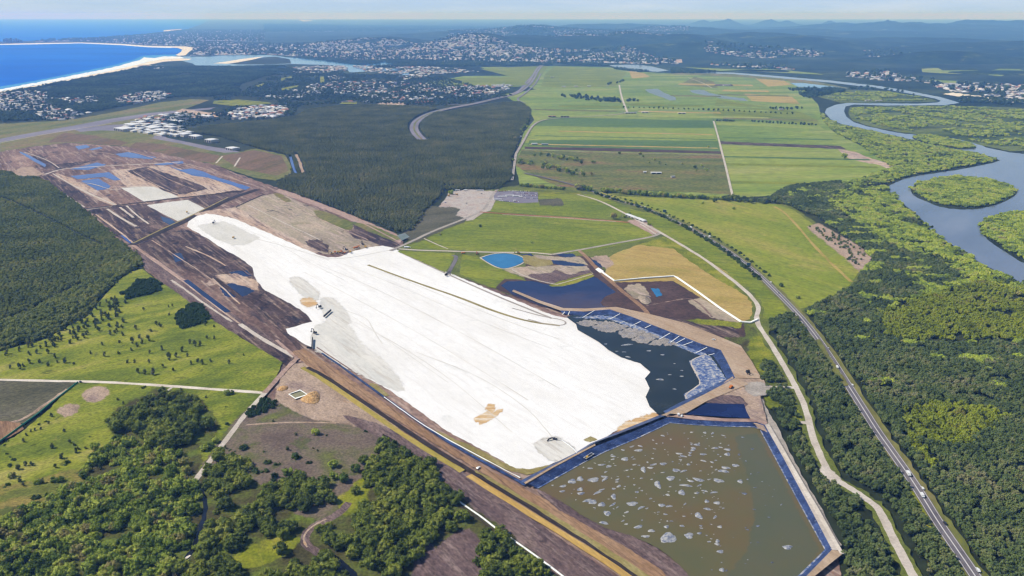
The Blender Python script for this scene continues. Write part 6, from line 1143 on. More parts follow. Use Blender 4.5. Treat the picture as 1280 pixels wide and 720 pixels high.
for p in scatter([(152, 163), (158, 157), (176, 151), (196, 154), (222, 158), (236, 166), (252, 172), (246, 176), (226, 172), (200, 170), (176, 167)], 40, .5, warp=0):
    x_, y_ = to_px(p[0], p[1]); nh += 1
    hangar(x_, y_, rng.uniform(22, 44), rng.uniform(16, 26), rng.uniform(5, 8), hr, 'white or pale grey shed packed among the larger airport hangars', 'airport_shed', 'shed', 'sheds packed among the airport hangars', 1.0, rng.random() < .5, rng.choice([roofW, roofW, roofG, cream]))
# long shed beside the motorway
sr = math.atan2(P(806, 280).y - P(786, 272).y, P(806, 280).x - P(786, 272).x)
hangar(789, 272.6, 42, 11, 5, sr, 'dark fronted long shed at the end of the red earth track', 'farm_shed', 'shed', None, 1.0)
hangar(801, 277, 36, 11, 5, sr, 'pale roofed shed joined to the long dark shed', 'farm_shed', 'shed', None, 1.0)
# farm buildings
for x, y, L, W, rz, l, rm in [(820, 217.6, 34, 12, 0, 'long white farm shed on the scrubby paddock', None), (841, 222.4, 12, 9, .2, 'pale blue farmhouse beside the scrubby paddock trees', roofG), (806, 216.6, 10, 7, 0, 'small hut left of the long farm shed', None), (668, 181, 22, 12, .1, 'white farmhouse beside the country road', None), (681, 181.4, 26, 10, 0, 'grey implement shed beside the white farmhouse', roofG), (648, 172, 24, 14, .3, 'white cottage on the forest side of the country road', None), (653, 158.6, 22, 14, .2, 'upper white cottage on the country road', None), (690, 146.4, 40, 16, 0, 'red brown farm sheds at the road bend', roofT), (706, 146.8, 44, 14, 0, 'dark roofed packing shed at the road bend', dkroof), (788, 142, 60, 18, .1, 'blue green roofed shed at the end of the straight farm road', roofG), (806, 141.4, 34, 16, 0, 'pale shed beside the blue green roofed one', None), (852, 142.4, 40, 16, 0, 'group shed among the far fields', cream), (976, 137.6, 24, 14, 0, 'riverside farmhouse with pale roof', cream), (1037, 154, 26, 14, .2, 'roof half hidden at the river bend', roofG), (908, 107.4, 50, 24, 0, 'white roofed barn in the far purple field', None), (1098, 126.6, 40, 18, 0, 'first white farm roof inside the upper river bend', None), (1085, 126.4, 36, 18, 0, 'second white farm roof inside the upper river bend', None), (690, 97, 30, 20, 0, 'grey dome-like shed beside the distant motorway', roofG), (705, 108.8, 30, 14, 0, 'white roofs along the far farm road', None), (720, 108.6, 26, 14, 0, 'second white roof along the far farm road', cream), (736, 108.4, 26, 14, 0, 'third white roof along the far farm road', None)]:
    hangar(x, y, L, W, 4.5, rz, l, 'farm_building', 'farm building', None, 1.4, L > 30, rm)
# site offices in the compound
for i, (x, y, L, l) in enumerate([(628, 247.4, 26, 'long white site office beside the car park'), (637, 246, 24, 'second white site office beside the car park'), (645, 247, 20, 'third white site office beside the car park'), (622, 251, 22, 'white site office at the front corner of the car park'), (651, 247.6, 8, 'small white hut at the end of the site offices'), (600, 239.6, 22, 'white site hut on the back edge of the compound'), (572, 239.4, 14, 'white container at the back of the compound'), (582, 239.2, 10, 'second white container at the back of the compound'), (508, 311, 9, 'white van sized hut at the crossroads'), (643, 252.4, 6, 'white hut in front of the car park')]):
    hangar(x, y, L, 5, 3.2, .03, l, 'site_office', 'site office', None, .5, L > 12)

# ---- vehicles
def car_parts(paint, van=False):
    b = MB()
    if van: b.side([(-2.5, .45), (2.5, .45), (2.5, 1.1), (1.7, 1.3), (1.1, 2.1), (-2.5, 2.1)], -.95, .95)
    else: b.side([(-2.2, .4), (2.2, .4), (2.25, .8), (1.2, .95), (.5, 1.42), (-1.3, 1.45), (-1.9, 1.0), (-2.25, .95)], -.9, .9)
    w = MB(); (w.side([(1.15, 1.35), (1.68, 1.35), (1.12, 2.0)], -.97, .97) if van else w.side([(-1.7, 1.0), (1.05, 1.0), (.48, 1.36), (-1.25, 1.39)], -.93, .93))
    wh = MB().wheel((0, 0, 0), .36, .24)
    return b.data('car_body', [paint]), w.data('car_window', [glass]), wh.data('car_wheel', [rubber])
paints = {k: plain(k + '_car_paint', c, .3, .5) for k, c in (('white', (240, 240, 240)), ('silver', (176, 178, 184)), ('dark', (52, 54, 62)), ('red', (150, 44, 40)), ('blue', (60, 80, 130)))}
CARS = {k: car_parts(m) for k, m in paints.items()}; CARS['van'] = car_parts(paints['white'], True)
def car(p, rz, k, label, group=None, full=True, name='car', cat='car', s=1.0):
    o = tag(empty(name, p, rz, s), label, cat, group); b, w, wh = CARS[k]
    link('body', b, o); link('window', w, o)
    if full:
        for x in (-1.35, 1.35):
            for y in (-.82, .82): l = link('wheel', wh, o); l.location = (x, y, .36)
    return o
mw = resample(wpoly(MW, 2), 600)
def on_mw(px, py, side, k, label, s=1.15, name='car', cat='car'):
    t = P(px, py); i = min(range(len(mw) - 1), key=lambda i: (mw[i] - t).length); d = (mw[i + 1] - mw[i]).normalized()
    p = mw[i] + Vector((d.y, -d.x, 0)) * side * 2.7; p.z = _z[0] + .05
    car(p, math.atan2(d.y, d.x) * 1 + (0 if side > 0 else math.pi), k, label, None, True, name, cat, s)
for a in [(1048, 463, 1, 'van', 'white van in the upper part of the wooded motorway stretch', 1.3, 'van', 'van'), (1061, 484, -1, 'white', 'white car following down the wooded motorway stretch', 1.2), (1138, 597, 1, 'van', 'large white truck-like van leading the close group of three', 1.6, 'van', 'van'), (1142, 613, -1, 'white', 'middle white car of the close group of three', 1.2), (1154, 624, 1, 'van', 'last white van of the close group of three', 1.4, 'van', 'van'), (1178, 659, -1, 'dark', 'dark car low on the motorway', 1.2), (1211, 717, -1, 'white', 'white car at the bottom end of the motorway', 1.4),
          (809, 260.4, 1, 'white', 'white car just before the first blue road sign', 1.3), (833, 271.6, -1, 'white', 'white car beside the first blue road sign', 1.3), (866, 286.4, 1, 'van', 'white van on the hedge lined motorway curve', 1.4, 'van', 'van'), (887, 298, -1, 'van', 'white box van further down the motorway curve', 1.6, 'van', 'van'), (962, 355, -1, 'white', 'white car where the motorway enters the wood', 1.2), (748, 241.6, 1, 'white', 'white car at the top of the motorway', 1.2), (976, 369, 1, 'dark', 'dark car where the motorway enters the wood', 1.2), (1032, 438, -1, 'silver', 'silver car in the motorway cutting', 1.2)]:
    on_mw(*a)
# car park rows
n = 0
for row, (x0, y0, x1, y1, m) in enumerate([(632, 240.4, 668, 241, 22), (640, 243, 670, 243.6, 18), (652, 246, 671, 246.4, 12), (655, 249.4, 672, 250, 11), (619, 241.4, 630, 240.8, 7), (624, 253, 648, 254, 12)]):
    rows = ('hedge side', 'second', 'third', 'fourth', 'gate side', 'front')
    for i in range(m):
        if rng.random() < .12: continue
        p = P(x0 + (x1 - x0) * i / (m - 1), y0 + (y1 - y0) * i / (m - 1)); p.z = _z[0]
        k = rng.choice(['white', 'white', 'white', 'silver', 'dark', 'blue', 'red'])
        car(p, 1.57 + rng.uniform(-.05, .05), k, '%s car parked in the %s row of the grey car park' % (k, rows[row]), 'cars parked in the grey car park', False, s=1.1)
for x, y, k, l in ((508, 310.6, 'white', 'white utility at the crossroads by the sand'), (512, 311.6, 'white', 'second white utility at the crossroads by the sand'), (560, 246, 'dark', 'dark vehicle in the left of the compound'), (602, 244, 'dark', 'dark vehicle at the back of the compound'), (557, 255, 'blue', 'blue vehicle at the front of the compound'), (583, 256, 'silver', 'silver vehicle at the front of the compound'), (848, 519, 'van', 'pale utility on the embankment between the ponds'), (852, 520.4, 'white', 'white utility beside it on the embankment between the ponds'), (892, 425, 'white', 'white vehicle on the tan haul road'), (598, 589, 'white', 'white utility on the haul road below the sand'), (101, 480.6, 'dark', 'dark vehicle by the white road at the shade fence'), (240, 605, 'dark', 'dark vehicle at the creek crossing')):
    p = P(x, y, CR if 800 < x < 900 else 0); p.z = (CR + .1 if 800 < x < 900 else _z[0]); car(p, rng.uniform(0, 3), k, l, None, True, 'utility', 'vehicle', 1.25)

# ---- earthmoving machines
orange = plain('machine_orange', (214, 120, 44), .5, .4); yel = plain('machine_yellow', (214, 168, 56), .5, .4); blackm = plain('machine_black', (44, 44, 48), .6)
def excav_data(col):
    tr = MB().side([(-2.2, .1), (2.2, .1), (2.5, .6), (2.2, 1.1), (-2.2, 1.1), (-2.5, .6)], -.35, .35).data('excavator_track', [rubber])
    hs = MB(); hs.side([(-2.4, 1.2), (1.4, 1.2), (1.4, 1.9), (-1.0, 2.5), (-2.4, 2.5)], -1.4, 1.4); house = hs.data('excavator_house', [col])
    cb = MB().side([(-.2, 1.9), (1.6, 1.9), (1.5, 3.3), (-.2, 3.3)], .2, 1.35).data('excavator_cab', [glass])
    bo = MB().side([(1.0, 1.7), (1.6, 1.6), (3.4, 5.0), (6.0, 5.2), (6.0, 5.8), (3.1, 5.8)], -.9, -.3).data('excavator_boom', [col])
    ar = MB().side([(5.7, 5.8), (6.3, 5.6), (7.2, 1.8), (6.8, 1.7)], -.85, -.35).data('excavator_arm', [col])
    bu = MB().side([(6.6, 1.9), (7.4, 1.9), (7.4, .9), (6.6, .4), (6.0, 1.0)], -1.3, .1).data('excavator_bucket', [blackm])
    return tr, [('house', house), ('cab', cb), ('boom', bo), ('arm', ar), ('bucket', bu)]
def truck_data(col):
    ch = MB().side([(-3.6, .9), (3.6, .9), (3.6, 1.4), (-3.6, 1.4)], -.9, .9).data('truck_chassis', [blackm])
    cb = MB().side([(1.7, 1.4), (3.8, 1.4), (3.7, 2.2), (3.1, 3.1), (1.7, 3.1)], -1.3, 1.3).data('truck_cab', [col])
    ty = MB().side([(-4.0, 1.9), (-3.0, 1.45), (1.4, 1.45), (1.5, 3.3), (1.1, 3.3), (.9, 2.4), (-3.6, 2.4)], -1.5, 1.5).data('truck_tray', [col])
    wh = MB().wheel((0, 0, 0), .8, .6, 0, 12).data('truck_wheel', [rubber])
    return wh, [('chassis', ch), ('cab', cb), ('tray', ty)]
EX = {'orange': excav_data(orange), 'yellow': excav_data(yel), 'black': excav_data(blackm)}; TK = {'orange': truck_data(orange), 'yellow': truck_data(yel)}
def excavator(x, y, rz, col, label, s=1.1, z=None):
    p = P(x, y); o = tag(empty('excavator', (p.x, p.y, _z[0] if z is None else z), rz, s), label, 'excavator'); t, ps = EX[col]
    for yy in (-1.2, 1.2): link('crawler_track', t, o).location = (0, yy, 0)
    for n_, d in ps: link(n_, d, o)
def dump_truck(x, y, rz, col, label, s=1.2, z=None):
    p = P(x, y); o = tag(empty('dump_truck', (p.x, p.y, _z[0] if z is None else z), rz, s), label, 'dump truck'); w, ps = TK[col]
    for n_, d in ps: link(n_, d, o)
    for xx in (-2.9, -1.2, 2.7):
        for yy in (-1.15, 1.15): link('wheel', w, o).location = (xx, yy, .8)
for i, (x, y, k, c, l) in enumerate([(415.5, 319.6, 'e', 'yellow', 'yellow excavator at the near end of the parked machine row'), (419, 317.8, 't', 'orange', 'orange dump truck second in the parked machine row'), (424, 318, 't', 'yellow', 'yellow dump truck beside the orange one in the machine row'), (426.5, 317.4, 't', 'orange', 'orange dump truck in the middle of the machine row'), (430, 319, 'e', 'orange', 'large reddish excavator in the middle of the machine row'), (433, 314.6, 'e', 'black', 'dark excavator behind the reddish one'), (438, 317.4, 't', 'yellow', 'dull yellow truck at the front of the machine row'), (444, 312.4, 't', 'orange', 'orange truck near the far end of the machine row'), (447, 311.6, 'e', 'orange', 'orange excavator near the far end of the machine row'), (454, 308, 'e', 'black', 'black excavator at the far end of the machine row'), (457, 311, 't', 'yellow', 'yellow truck at the far end of the machine row'),
                                     (579, 319, 't', 'orange', 'orange truck on the track left of the teal pond'), (597, 319.6, 'e', 'orange', 'orange excavator on the bank of the teal pond'), (648, 318.6, 'e', 'yellow', 'yellow excavator at the far tip of the teal pond'), (267, 281, 'e', 'black', 'dark excavator on the grey patch of the far sand'), (292, 299.4, 't', 'yellow', 'dump truck on the near edge of the grey sand patch'), (234, 267.4, 't', 'yellow', 'dump truck alone on the lower grey sand panel'), (400, 386.6, 'e', 'black', 'dark excavator above the sand notch'), (394, 419.4, 'e', 'black', 'dark excavator beside the peat notch in the sand'), (558, 346.6, 'e', 'black', 'dark excavator on the far edge of the white sand'), (561, 246.6, 'e', 'yellow', 'yellow excavator in the gravel compound'), (571, 245, 't', 'yellow', 'yellow truck in the gravel compound'), (934, 471, 'e', 'black', 'dark excavator on the tan ground beside the pond'), (913, 490, 't', 'orange', 'brown truck on the bare ground between the ponds')]):
    (excavator if k == 'e' else dump_truck)(x, y, rng.uniform(0, 6), c, l, 1.25 if k == 'e' else 1.15, None if x < 900 else CR)
# dredge pipe outlet on the lower sand corner
po = tag(empty('sand_pipe', (0, 0, 0)), 'black bent outlet pipe leading across the lower sand corner', 'pipe')
def pipe(name, pts, r, mat, parent, z=1.0):
    V, Fc = [], []; w = [P(x, y, zz) for x, y, zz in pts]
    for i, p in enumerate(w):
        t = (w[min(len(w) - 1, i + 1)] - w[max(0, i - 1)]).normalized(); a = t.orthogonal().normalized(); b = t.cross(a)
        for k in range(8): V.append(p + (a * math.cos(k * .7854) + b * math.sin(k * .7854)) * r)
    for i in range(len(w) - 1):
        for k in range(8): Fc.append([8 * i + k, 8 * i + (k + 1) % 8, 8 * i + 8 + (k + 1) % 8, 8 * i + 8 + k])
    return link(name, mesh(name, V, Fc, mat, smooth=True), parent)
pipe('outlet', [(684, 551.6, 2.5), (686, 548.8, 4.5), (690, 547.2, 5), (693, 548, 4)], .9, blackm, po)
pipe('joint_box', [(692, 548, 3), (696, 549.4, 3)], 1.8, blackm, po)
pipe('pale_pipe', [(697, 549.6, 3), (704, 551, 3), (712, 557, 3), (718, 562, 3), (722, 567, 3.4), (727, 570, 4.6)], .7, roofW, po)
dk = tag(empty('pump_platform', tuple(P(736, 571, 4.6))), 'dark pump platform with white rail on the liner embankment', 'platform')
dk.rotation_euler = (0, 0, math.atan2(P(744, 566).y - P(728, 576).y, P(744, 566).x - P(728, 576).x))
MB().box((0, 0, .4), (15, 4, .5)).build('deck', [blackm], dk)
r_ = MB()
for yy in (-2, 2): r_.box((0, yy, 1.6), (15, .3, .25))
for xx in (-7.3, 7.3): r_.box((xx, 0, 1.6), (.3, 4, .25))
r_.build('handrail', [roofW], dk)
ps_ = MB()
for xx in (-7, -2.5, 2.5, 7):
    for yy in (-2, 2): ps_.box((xx, yy, 1.1), (.2, .2, 1.1))
ps_.build('rail_post', [roofW], dk)
MB().box((-3, 0, 1.4), (3, 2, 1.6)).build('pump', [yel], dk)

# ---- blue direction signs, sand heap, white lined pit, fences
signb = plain('blue_sign_face', (58, 96, 130), .4, .3); steel = plain('galvanised_steel', (150, 152, 156), .4, .5)
def road_sign(x, y, rz, label, w=9.0, h=5.0):
    p = P(x, y); o = tag(empty('road_sign', (p.x, p.y, 2.0), rz), label, 'road sign')
    MB().box((0, 0, 5.2), (w, .3, h)).build('panel', [signb], o)
    f = MB()
    for zz in (5.2 - h / 2 - .1, 5.2 + h / 2 + .1): f.box((0, 0, zz), (w + .4, .36, .24))
    f.build('border', [roofW], o)
    for xx in (-w * .3, w * .3): MB().box((xx, .4, 2.6), (.35, .35, 5.6)).build('post', [steel], o)
road_sign(830.6, 267, -.25, 'blue direction sign on posts beside the upper motorway', 9, 6.5)
road_sign(935.6, 334.4, -.25, 'blue direction sign where the motorway leaves the hedge', 7.5, 6)

def heap(name, pts, h, mat, label, cat, n=18):
    poly = smooth_px(pts, True, 2); c = P(sum(p[0] for p in pts) / len(pts), sum(p[1] for p in pts) / len(pts))
    V, Fc = [], []; m = len(poly); K = 6
    for k in range(K):
        t = 1 - k / K
        for x, y in poly:
            q = c.lerp(P(x, y), t); z = h * (1 - t * t) * (1 + .5 * mnoise.noise(q * .22))
            V.append((q.x + rng.uniform(-.3, .3), q.y + rng.uniform(-.3, .3), _z[0] + max(0, z)))
    V.append((c.x, c.y, _z[0] + h))
    for k in range(K - 1):
        for i in range(m): j = (i + 1) % m; Fc.append([k * m + i, k * m + j, k * m + m + j, k * m + m + i])
    for i in range(m): Fc.append([(K - 1) * m + i, (K - 1) * m + (i + 1) % m, K * m])
    me = mesh(name, V, Fc, mat)
    if sum(p.normal.z for p in me.polygons) < 0: me.flip_normals()
    return tag(link(name, me), label, cat)
heapm = gmat('orange_sand_heap', [(190, 146, 96), (206, 164, 112), (220, 182, 134)], 6, fscale=1.6, fine=.5)
heap('spoil_heap', [(374, 503), (382, 497), (394, 491), (400, 494), (400, 504), (394, 508), (382, 507)], 5, heapm, 'lumpy orange sand heap beside the white framed pit', 'sand heap')
heap('spoil_heap', [(345, 490), (352, 485), (361, 485), (360, 490), (350, 492)], 2.5, heapm, 'low orange sand heap left of the white framed pit', 'sand heap')
heap('spoil_heap', [(930, 472), (934, 469.6), (937, 473), (935, 476)], 3, M['mudD'], 'dark spoil heap on the tan yard', 'spoil heap')
heap('spoil_heap', [(909, 488), (914, 484.4), (919, 489), (915, 491)], 3, M['mudD'], 'dark spoil heap between the two ponds', 'spoil heap')
heap('spoil_heap', [(796, 372), (806, 370), (814, 380), (808, 384), (800, 380)], 3, M['olive'], 'pale spoil heap at the track junction', 'spoil heap')
pit = tag(empty('lined_pit', (0, 0, 0)), 'small pit framed by a white geotextile border in the dirt yard', 'pit')
sheet('pit_floor', [(362, 492.4), (375, 488), (383, 493), (369, 497.4)], gmat('pit_floor', [(138, 134, 104), (152, 148, 118)], 10, fscale=2, fine=.2), amp=0, kind=None).parent = pit
c_ = [(360, 492.6), (375, 486.8), (385.4, 493.2), (369, 498.8)]; i_ = [(362, 492.4), (375, 488), (383, 493), (369, 497.4)]
V, Fc = [], []
for k in range(4): V += [P(*c_[k], _z[0]), P(*c_[k], _z[0] + 1.2), P(*i_[k], _z[0] + 1.2), P(*i_[k], _z[0])]
for k in range(4):
    j = (k + 1) % 4
    for q in range(3): Fc.append([4 * k + q, 4 * j + q, 4 * j + q + 1, 4 * k + q + 1])
fm = mesh('pit_border', V, Fc, M['fabric']); link('border', fm, pit)

def wallstrip(name, pts, h, th, mat, label, cat, it=0, z=None, posts=0, postm=None):
    """a low fence or berm with real height and thickness"""
    w = wpoly(pts, it); z = _z[0] if z is None else z
    root = tag(empty(name, tuple(w[0])), label, cat); base = w[0].copy()
    V, Fc = [], []
    for i, p in enumerate(w):
        t = (w[min(len(w) - 1, i + 1)] - w[max(0, i - 1)]).normalized(); n_ = Vector((-t.y, t.x, 0)) * th / 2
        for q, zz in ((n_ * 1.0, 0), (n_ * .8, h), (n_ * -.8, h), (n_ * -1.0, 0)): V.append(p + q + Vector((0, 0, z + zz)) - base)
    for i in range(len(w) - 1):
        for k in range(3): Fc.append([4 * i + k, 4 * i + k + 1, 4 * i + 4 + k + 1, 4 * i + 4 + k])
    Fc += [[0, 1, 2, 3], [4 * len(w) - 4 + k for k in (3, 2, 1, 0)]]
    link('panel', mesh(name, V, Fc, mat), root)
    if posts:
        for p in resample(w, posts):
            q = p - base; MB().box((q.x, q.y, z + h * .55), (.25, .25, h * 1.15)).build('post', [postm], root)
    return root
wallstrip('fabric_berm', [(749, 340), (768, 353.6), (806, 350), (842, 347.6), (846, 349.4), (870, 366), (900, 388), (926, 405), (938, 406), (947, 402)], 1.6, 4.2, M['fabric'], 'bright white fabric covered berm between brown basin and straw field', 'berm')
sheet('fabric_sheet', [(744, 336.6), (748, 334.4), (755, 339), (750, 341)], M['fabric'], 'white fabric sheet at the corner of the dark pond', 'fabric sheet', amp=.2, kind=None)
green = plain('green_shade_cloth', (62, 142, 110), .8, .1)
wallstrip('shade_fence', [(98, 481), (84, 492), (66, 506), (48, 521), (30, 534), (14, 546), (0, 556), (-30, 576)], 1.6, 1.0, green, 'long green shade cloth fence beside the heath paddock', 'fence', posts=20, postm=steel)
for p, l in (([(405, 399), (414, 391)], 'dark timber retaining edge in the sand notch'), ([(390, 438), (391, 426)], 'dark upright sheet wall at the near sand corner'), ([(384, 438), (390, 439)], 'dark cross wall at the near sand corner')):
    wallstrip('retaining_wall', p, 3.0, 1.6, blackm, l, 'retaining wall', posts=4, postm=steel)

# ---- liner bubbles in the brown pond
bub = bpy.data.materials.new('bubble_liner'); bub.use_nodes = True; nt = bub.node_tree; bs = nt.nodes['Principled BSDF']
cc = ramp(nt, pos_noise(nt, 3.4, detail=4, rough=.65), [(.36, lin(80, 88, 112)), (.48, lin(132, 134, 142)), (.6, lin(170, 167, 162))]); nt.links.new(cc, bs.inputs['Base Color']); bs.inputs['Roughness'].default_value = .5
bubD = bpy.data.materials.new('dark_bubble_liner'); bubD.use_nodes = True; nt = bubD.node_tree; bs = nt.nodes['Principled BSDF']
cc = ramp(nt, pos_noise(nt, 2.4, detail=4), [(.4, lin(52, 58, 70)), (.55, lin(88, 98, 130)), (.7, lin(170, 170, 176))]); nt.links.new(cc, bs.inputs['Base Color']); bs.inputs['Roughness'].default_value = .4
def bubble_mesh(seed, m):
    r = random.Random(seed); n = 16; V = [(0, 0, 1.0)]; Fc = []
    ph = [r.uniform(0, 6.28) for _ in range(3)]
    R_ = lambda a: 1 + .16 * math.sin(2 * a + ph[0]) + .14 * math.sin(3 * a + ph[1]) + .08 * math.sin(5 * a + ph[2])
    for k, (t, z) in enumerate(((.35, .92), (.65, .68), (.88, .34), (1.0, 0.02), (1.02, -.25))):
        for i in range(n):
            a = i * 2 * math.pi / n; V.append((t * R_(a) * math.cos(a) * (1 + r.uniform(-.06, .06)), t * R_(a) * math.sin(a), z * (1 + r.uniform(-.15, .15))))
    for i in range(n): Fc.append([0, 1 + i, 1 + (i + 1) % n])
    for k in range(4):
        for i in range(n): j = (i + 1) % n; Fc.append([1 + k * n + i, 1 + k * n + n + i, 1 + k * n + n + j, 1 + k * n + j])
    return mesh('liner_bubble', V, Fc, m, smooth=True)
BM = [bubble_mesh(i, bub) for i in range(7)]; BD = [bubble_mesh(20 + i, bubD) for i in range(4)]
def bubble(x, y, lx, ly, rz, label, group=None, dark=False):
    p = P(x, y); k = 1.0 / (F * CT / H * 0 + (CT * (y - YH) / H))
    o = link('liner_bubble', rng.choice(BD if dark else BM)); o.location = (p.x, p.y, wb + .02); o.rotation_euler = (0, 0, rz)
    o.scale = (lx * k / 2 * .96, ly * k / 2 * .92, min(.9, .14 * min(lx, ly) * k)); tag(o, label, 'liner bubble', group)
big = [(715, 605, 13, 9, .5, 'large white bubble near the upper left of the brown pond'), (704, 611, 8, 6, .2, 'white bubble below left of the large upper left one'), (725, 602, 11, 9, .9, 'pointed bubble right of the large upper left one'), (742, 603, 13, 12, .1, 'bluish bubble patch right of the upper left pair'), (725, 615, 9, 7, .3, 'first of the blue bubble pair on the left'), (726, 620, 10, 6, .0, 'second of the blue bubble pair on the left'), (747, 619, 15, 4, .7, 'long diagonal pale bubble on the left of the pond'), (735, 629, 15, 6, .4, 'long pale bubble beside the mud bank'), (741, 631, 13, 8, .4, 'white bubble in the row beside the mud bank'), (752, 634, 12, 8, .5, 'speckled bubble in the row beside the mud bank'), (766, 634, 11, 4, .7, 'slim diagonal bubble in the left middle of the pond'), (759, 645, 8, 13, .1, 'upright white bubble in the left middle'), (767, 624, 7, 12, -.2, 'tall white bubble in the left middle'), (790, 633, 15, 9, .0, 'wide white bubble in the middle of the pond'), (801, 638, 10, 5, .6, 'tilted white bubble beside the wide one'), (822, 609, 9, 16, .1, 'bottle shaped white bubble in the middle of the pond'), (838, 601, 11, 11, -.5, 'ring shaped white bubble in the upper middle'), (827, 635, 8, 8, 0, 'round ring bubble below the bottle shaped one'), (857, 610, 14, 6, -.2, 'slim blue white bubble in the middle right'), (852, 619, 10, 11, .2, 'triangular white bubble in the middle right'), (873, 603, 13, 8, -.6, 'comet shaped white bubble in the upper right group'), (845, 591, 10, 8, -.6, 'tailed white bubble in the upper middle'), (829, 583, 8, 7, .2, 'blue grey bubble near the top middle'), (804, 590, 7, 13, .0, 'upright blue bubble near the top middle'), (781, 577, 11, 8, .2, 'blue square-ish bubble near the top left'), (907, 588, 10, 7, -.2, 'white bubble at the top of the dark rippled stack'), (904, 592, 12, 8, -.2, 'second bubble of the rippled stack'), (898, 604, 12, 10, -.4, 'lowest bubble of the rippled stack'), (919, 585, 9, 7, -.5, 'white bubble right of the rippled stack'), (925, 605, 8, 8, 0, 'lone round white bubble at the right of the group'), (896, 632, 10, 6, 0, 'white oval bubble on the right, above the broad grey one'), (873, 648, 10, 13, .3, 'white wedge shaped bubble in the lower right'), (835, 676, 27, 17, .68, 'largest pale bubble, long and tilted, in the lower middle'), (861, 673, 12, 12, .1, 'second largest pale bubble, right of the tilted one'), (807, 674, 10, 6, -.1, 'white bubble left of the largest tilted one'), (814, 667, 8, 7, 0, 'white bubble above left of the largest tilted one'), (833, 662, 6, 7, 0, 'ring bubble above the largest tilted one'), (798, 662, 11, 7, .3, 'white bubble near the mud bank, lower left'), (755, 657, 10, 7, -.4, 'white bubble touching the mud bank'), (900, 693, 10, 6, 0, 'blue white oval bubble at the lower right'), (909, 565, 10, 5, -.2, 'small white bubble near the top right'), (798, 566, 13, 5, .1, 'long grey bubble near the top'), (879, 571, 8, 5, 0, 'white bubble among the top right group'), (909, 571, 9, 7, 0, 'round white bubble of the top right group'), (984, 687.6, 13, 9, 0, 'dark ringed bubble alone on the right side'), (902, 716, 8, 7, 0, 'blue bubble at the bottom of the pond')]
for b in big: bubble(*b)
pp = [(690, 610), (730, 585), (800, 555), (845, 540), (930, 545), (960, 600), (990, 650), (1000, 690), (960, 722), (880, 720), (840, 690), (800, 668), (745, 645), (705, 622)]
q = scatter(pp, 7.2, 1.0, warp=0); nprng.shuffle(q); nb = 0
for x_, y_ in q:
    X, Y = to_px(x_, y_)
    if nb >= 235: break
    if any(abs(X - b[0]) < b[2] * .7 and abs(Y - b[1]) < b[3] * .8 for b in big): continue
    right = X > 905 or Y > 690
    if right and rng.random() < .72: continue
    s = rng.choice([1.2, 1.5, 1.8, 2.2, 2.6, 3.2, 4.2, 5.4]) * (.8 if right else 1)
    bubble(X, Y, s * rng.uniform(1.0, 1.9), s * rng.uniform(.7, 1.0), rng.uniform(-.7, .9), 'small dark ringed bubble scattered over the clear right side of the pond' if right else 'small pale bubble in the crowded left half of the brown pond', 'dark bubbles of the brown pond' if right else 'small pale bubbles of the brown pond', right); nb += 1
for i, (x, y, a, b, rz, l) in enumerate([(783.5, 433.4, 14, 5, .25, 'flat bluish liner float in the dark dredge pond'), (757, 432.4, 4, 3, 0, 'tiny white float beside the sand in the dredge pond'), (771, 441.6, 4, 2.6, 0, 'second tiny white float beside the sand'), (780, 442.4, 5, 2.4, 0, 'third tiny white float beside the sand'), (785, 448.6, 6, 4, -.4, 'grey float touching the sand margin'), (811, 441, 7, 3, 0, 'small white oval float in the middle of the dredge pond'), (828, 446, 6, 3, 0, 'right hand white float in the middle of the dredge pond'), (843, 457, 3, 2, 0, 'faint small float in the dredge pond'), (852, 465.6, 4, 2.4, 0, 'pale float above the largest dredge pond float'), (852, 473, 6, 3, 0, 'grey float above right of the largest one'), (825, 477, 10, 4.6, 0, 'largest bluish float in the dredge pond'), (837, 471, 4, 2.4, 0, 'small float left of the grey one'), (843, 489, 5, 2.6, 0, 'lowest float in the dredge pond')]):
    bubble(x, y, a, b, rz, l)
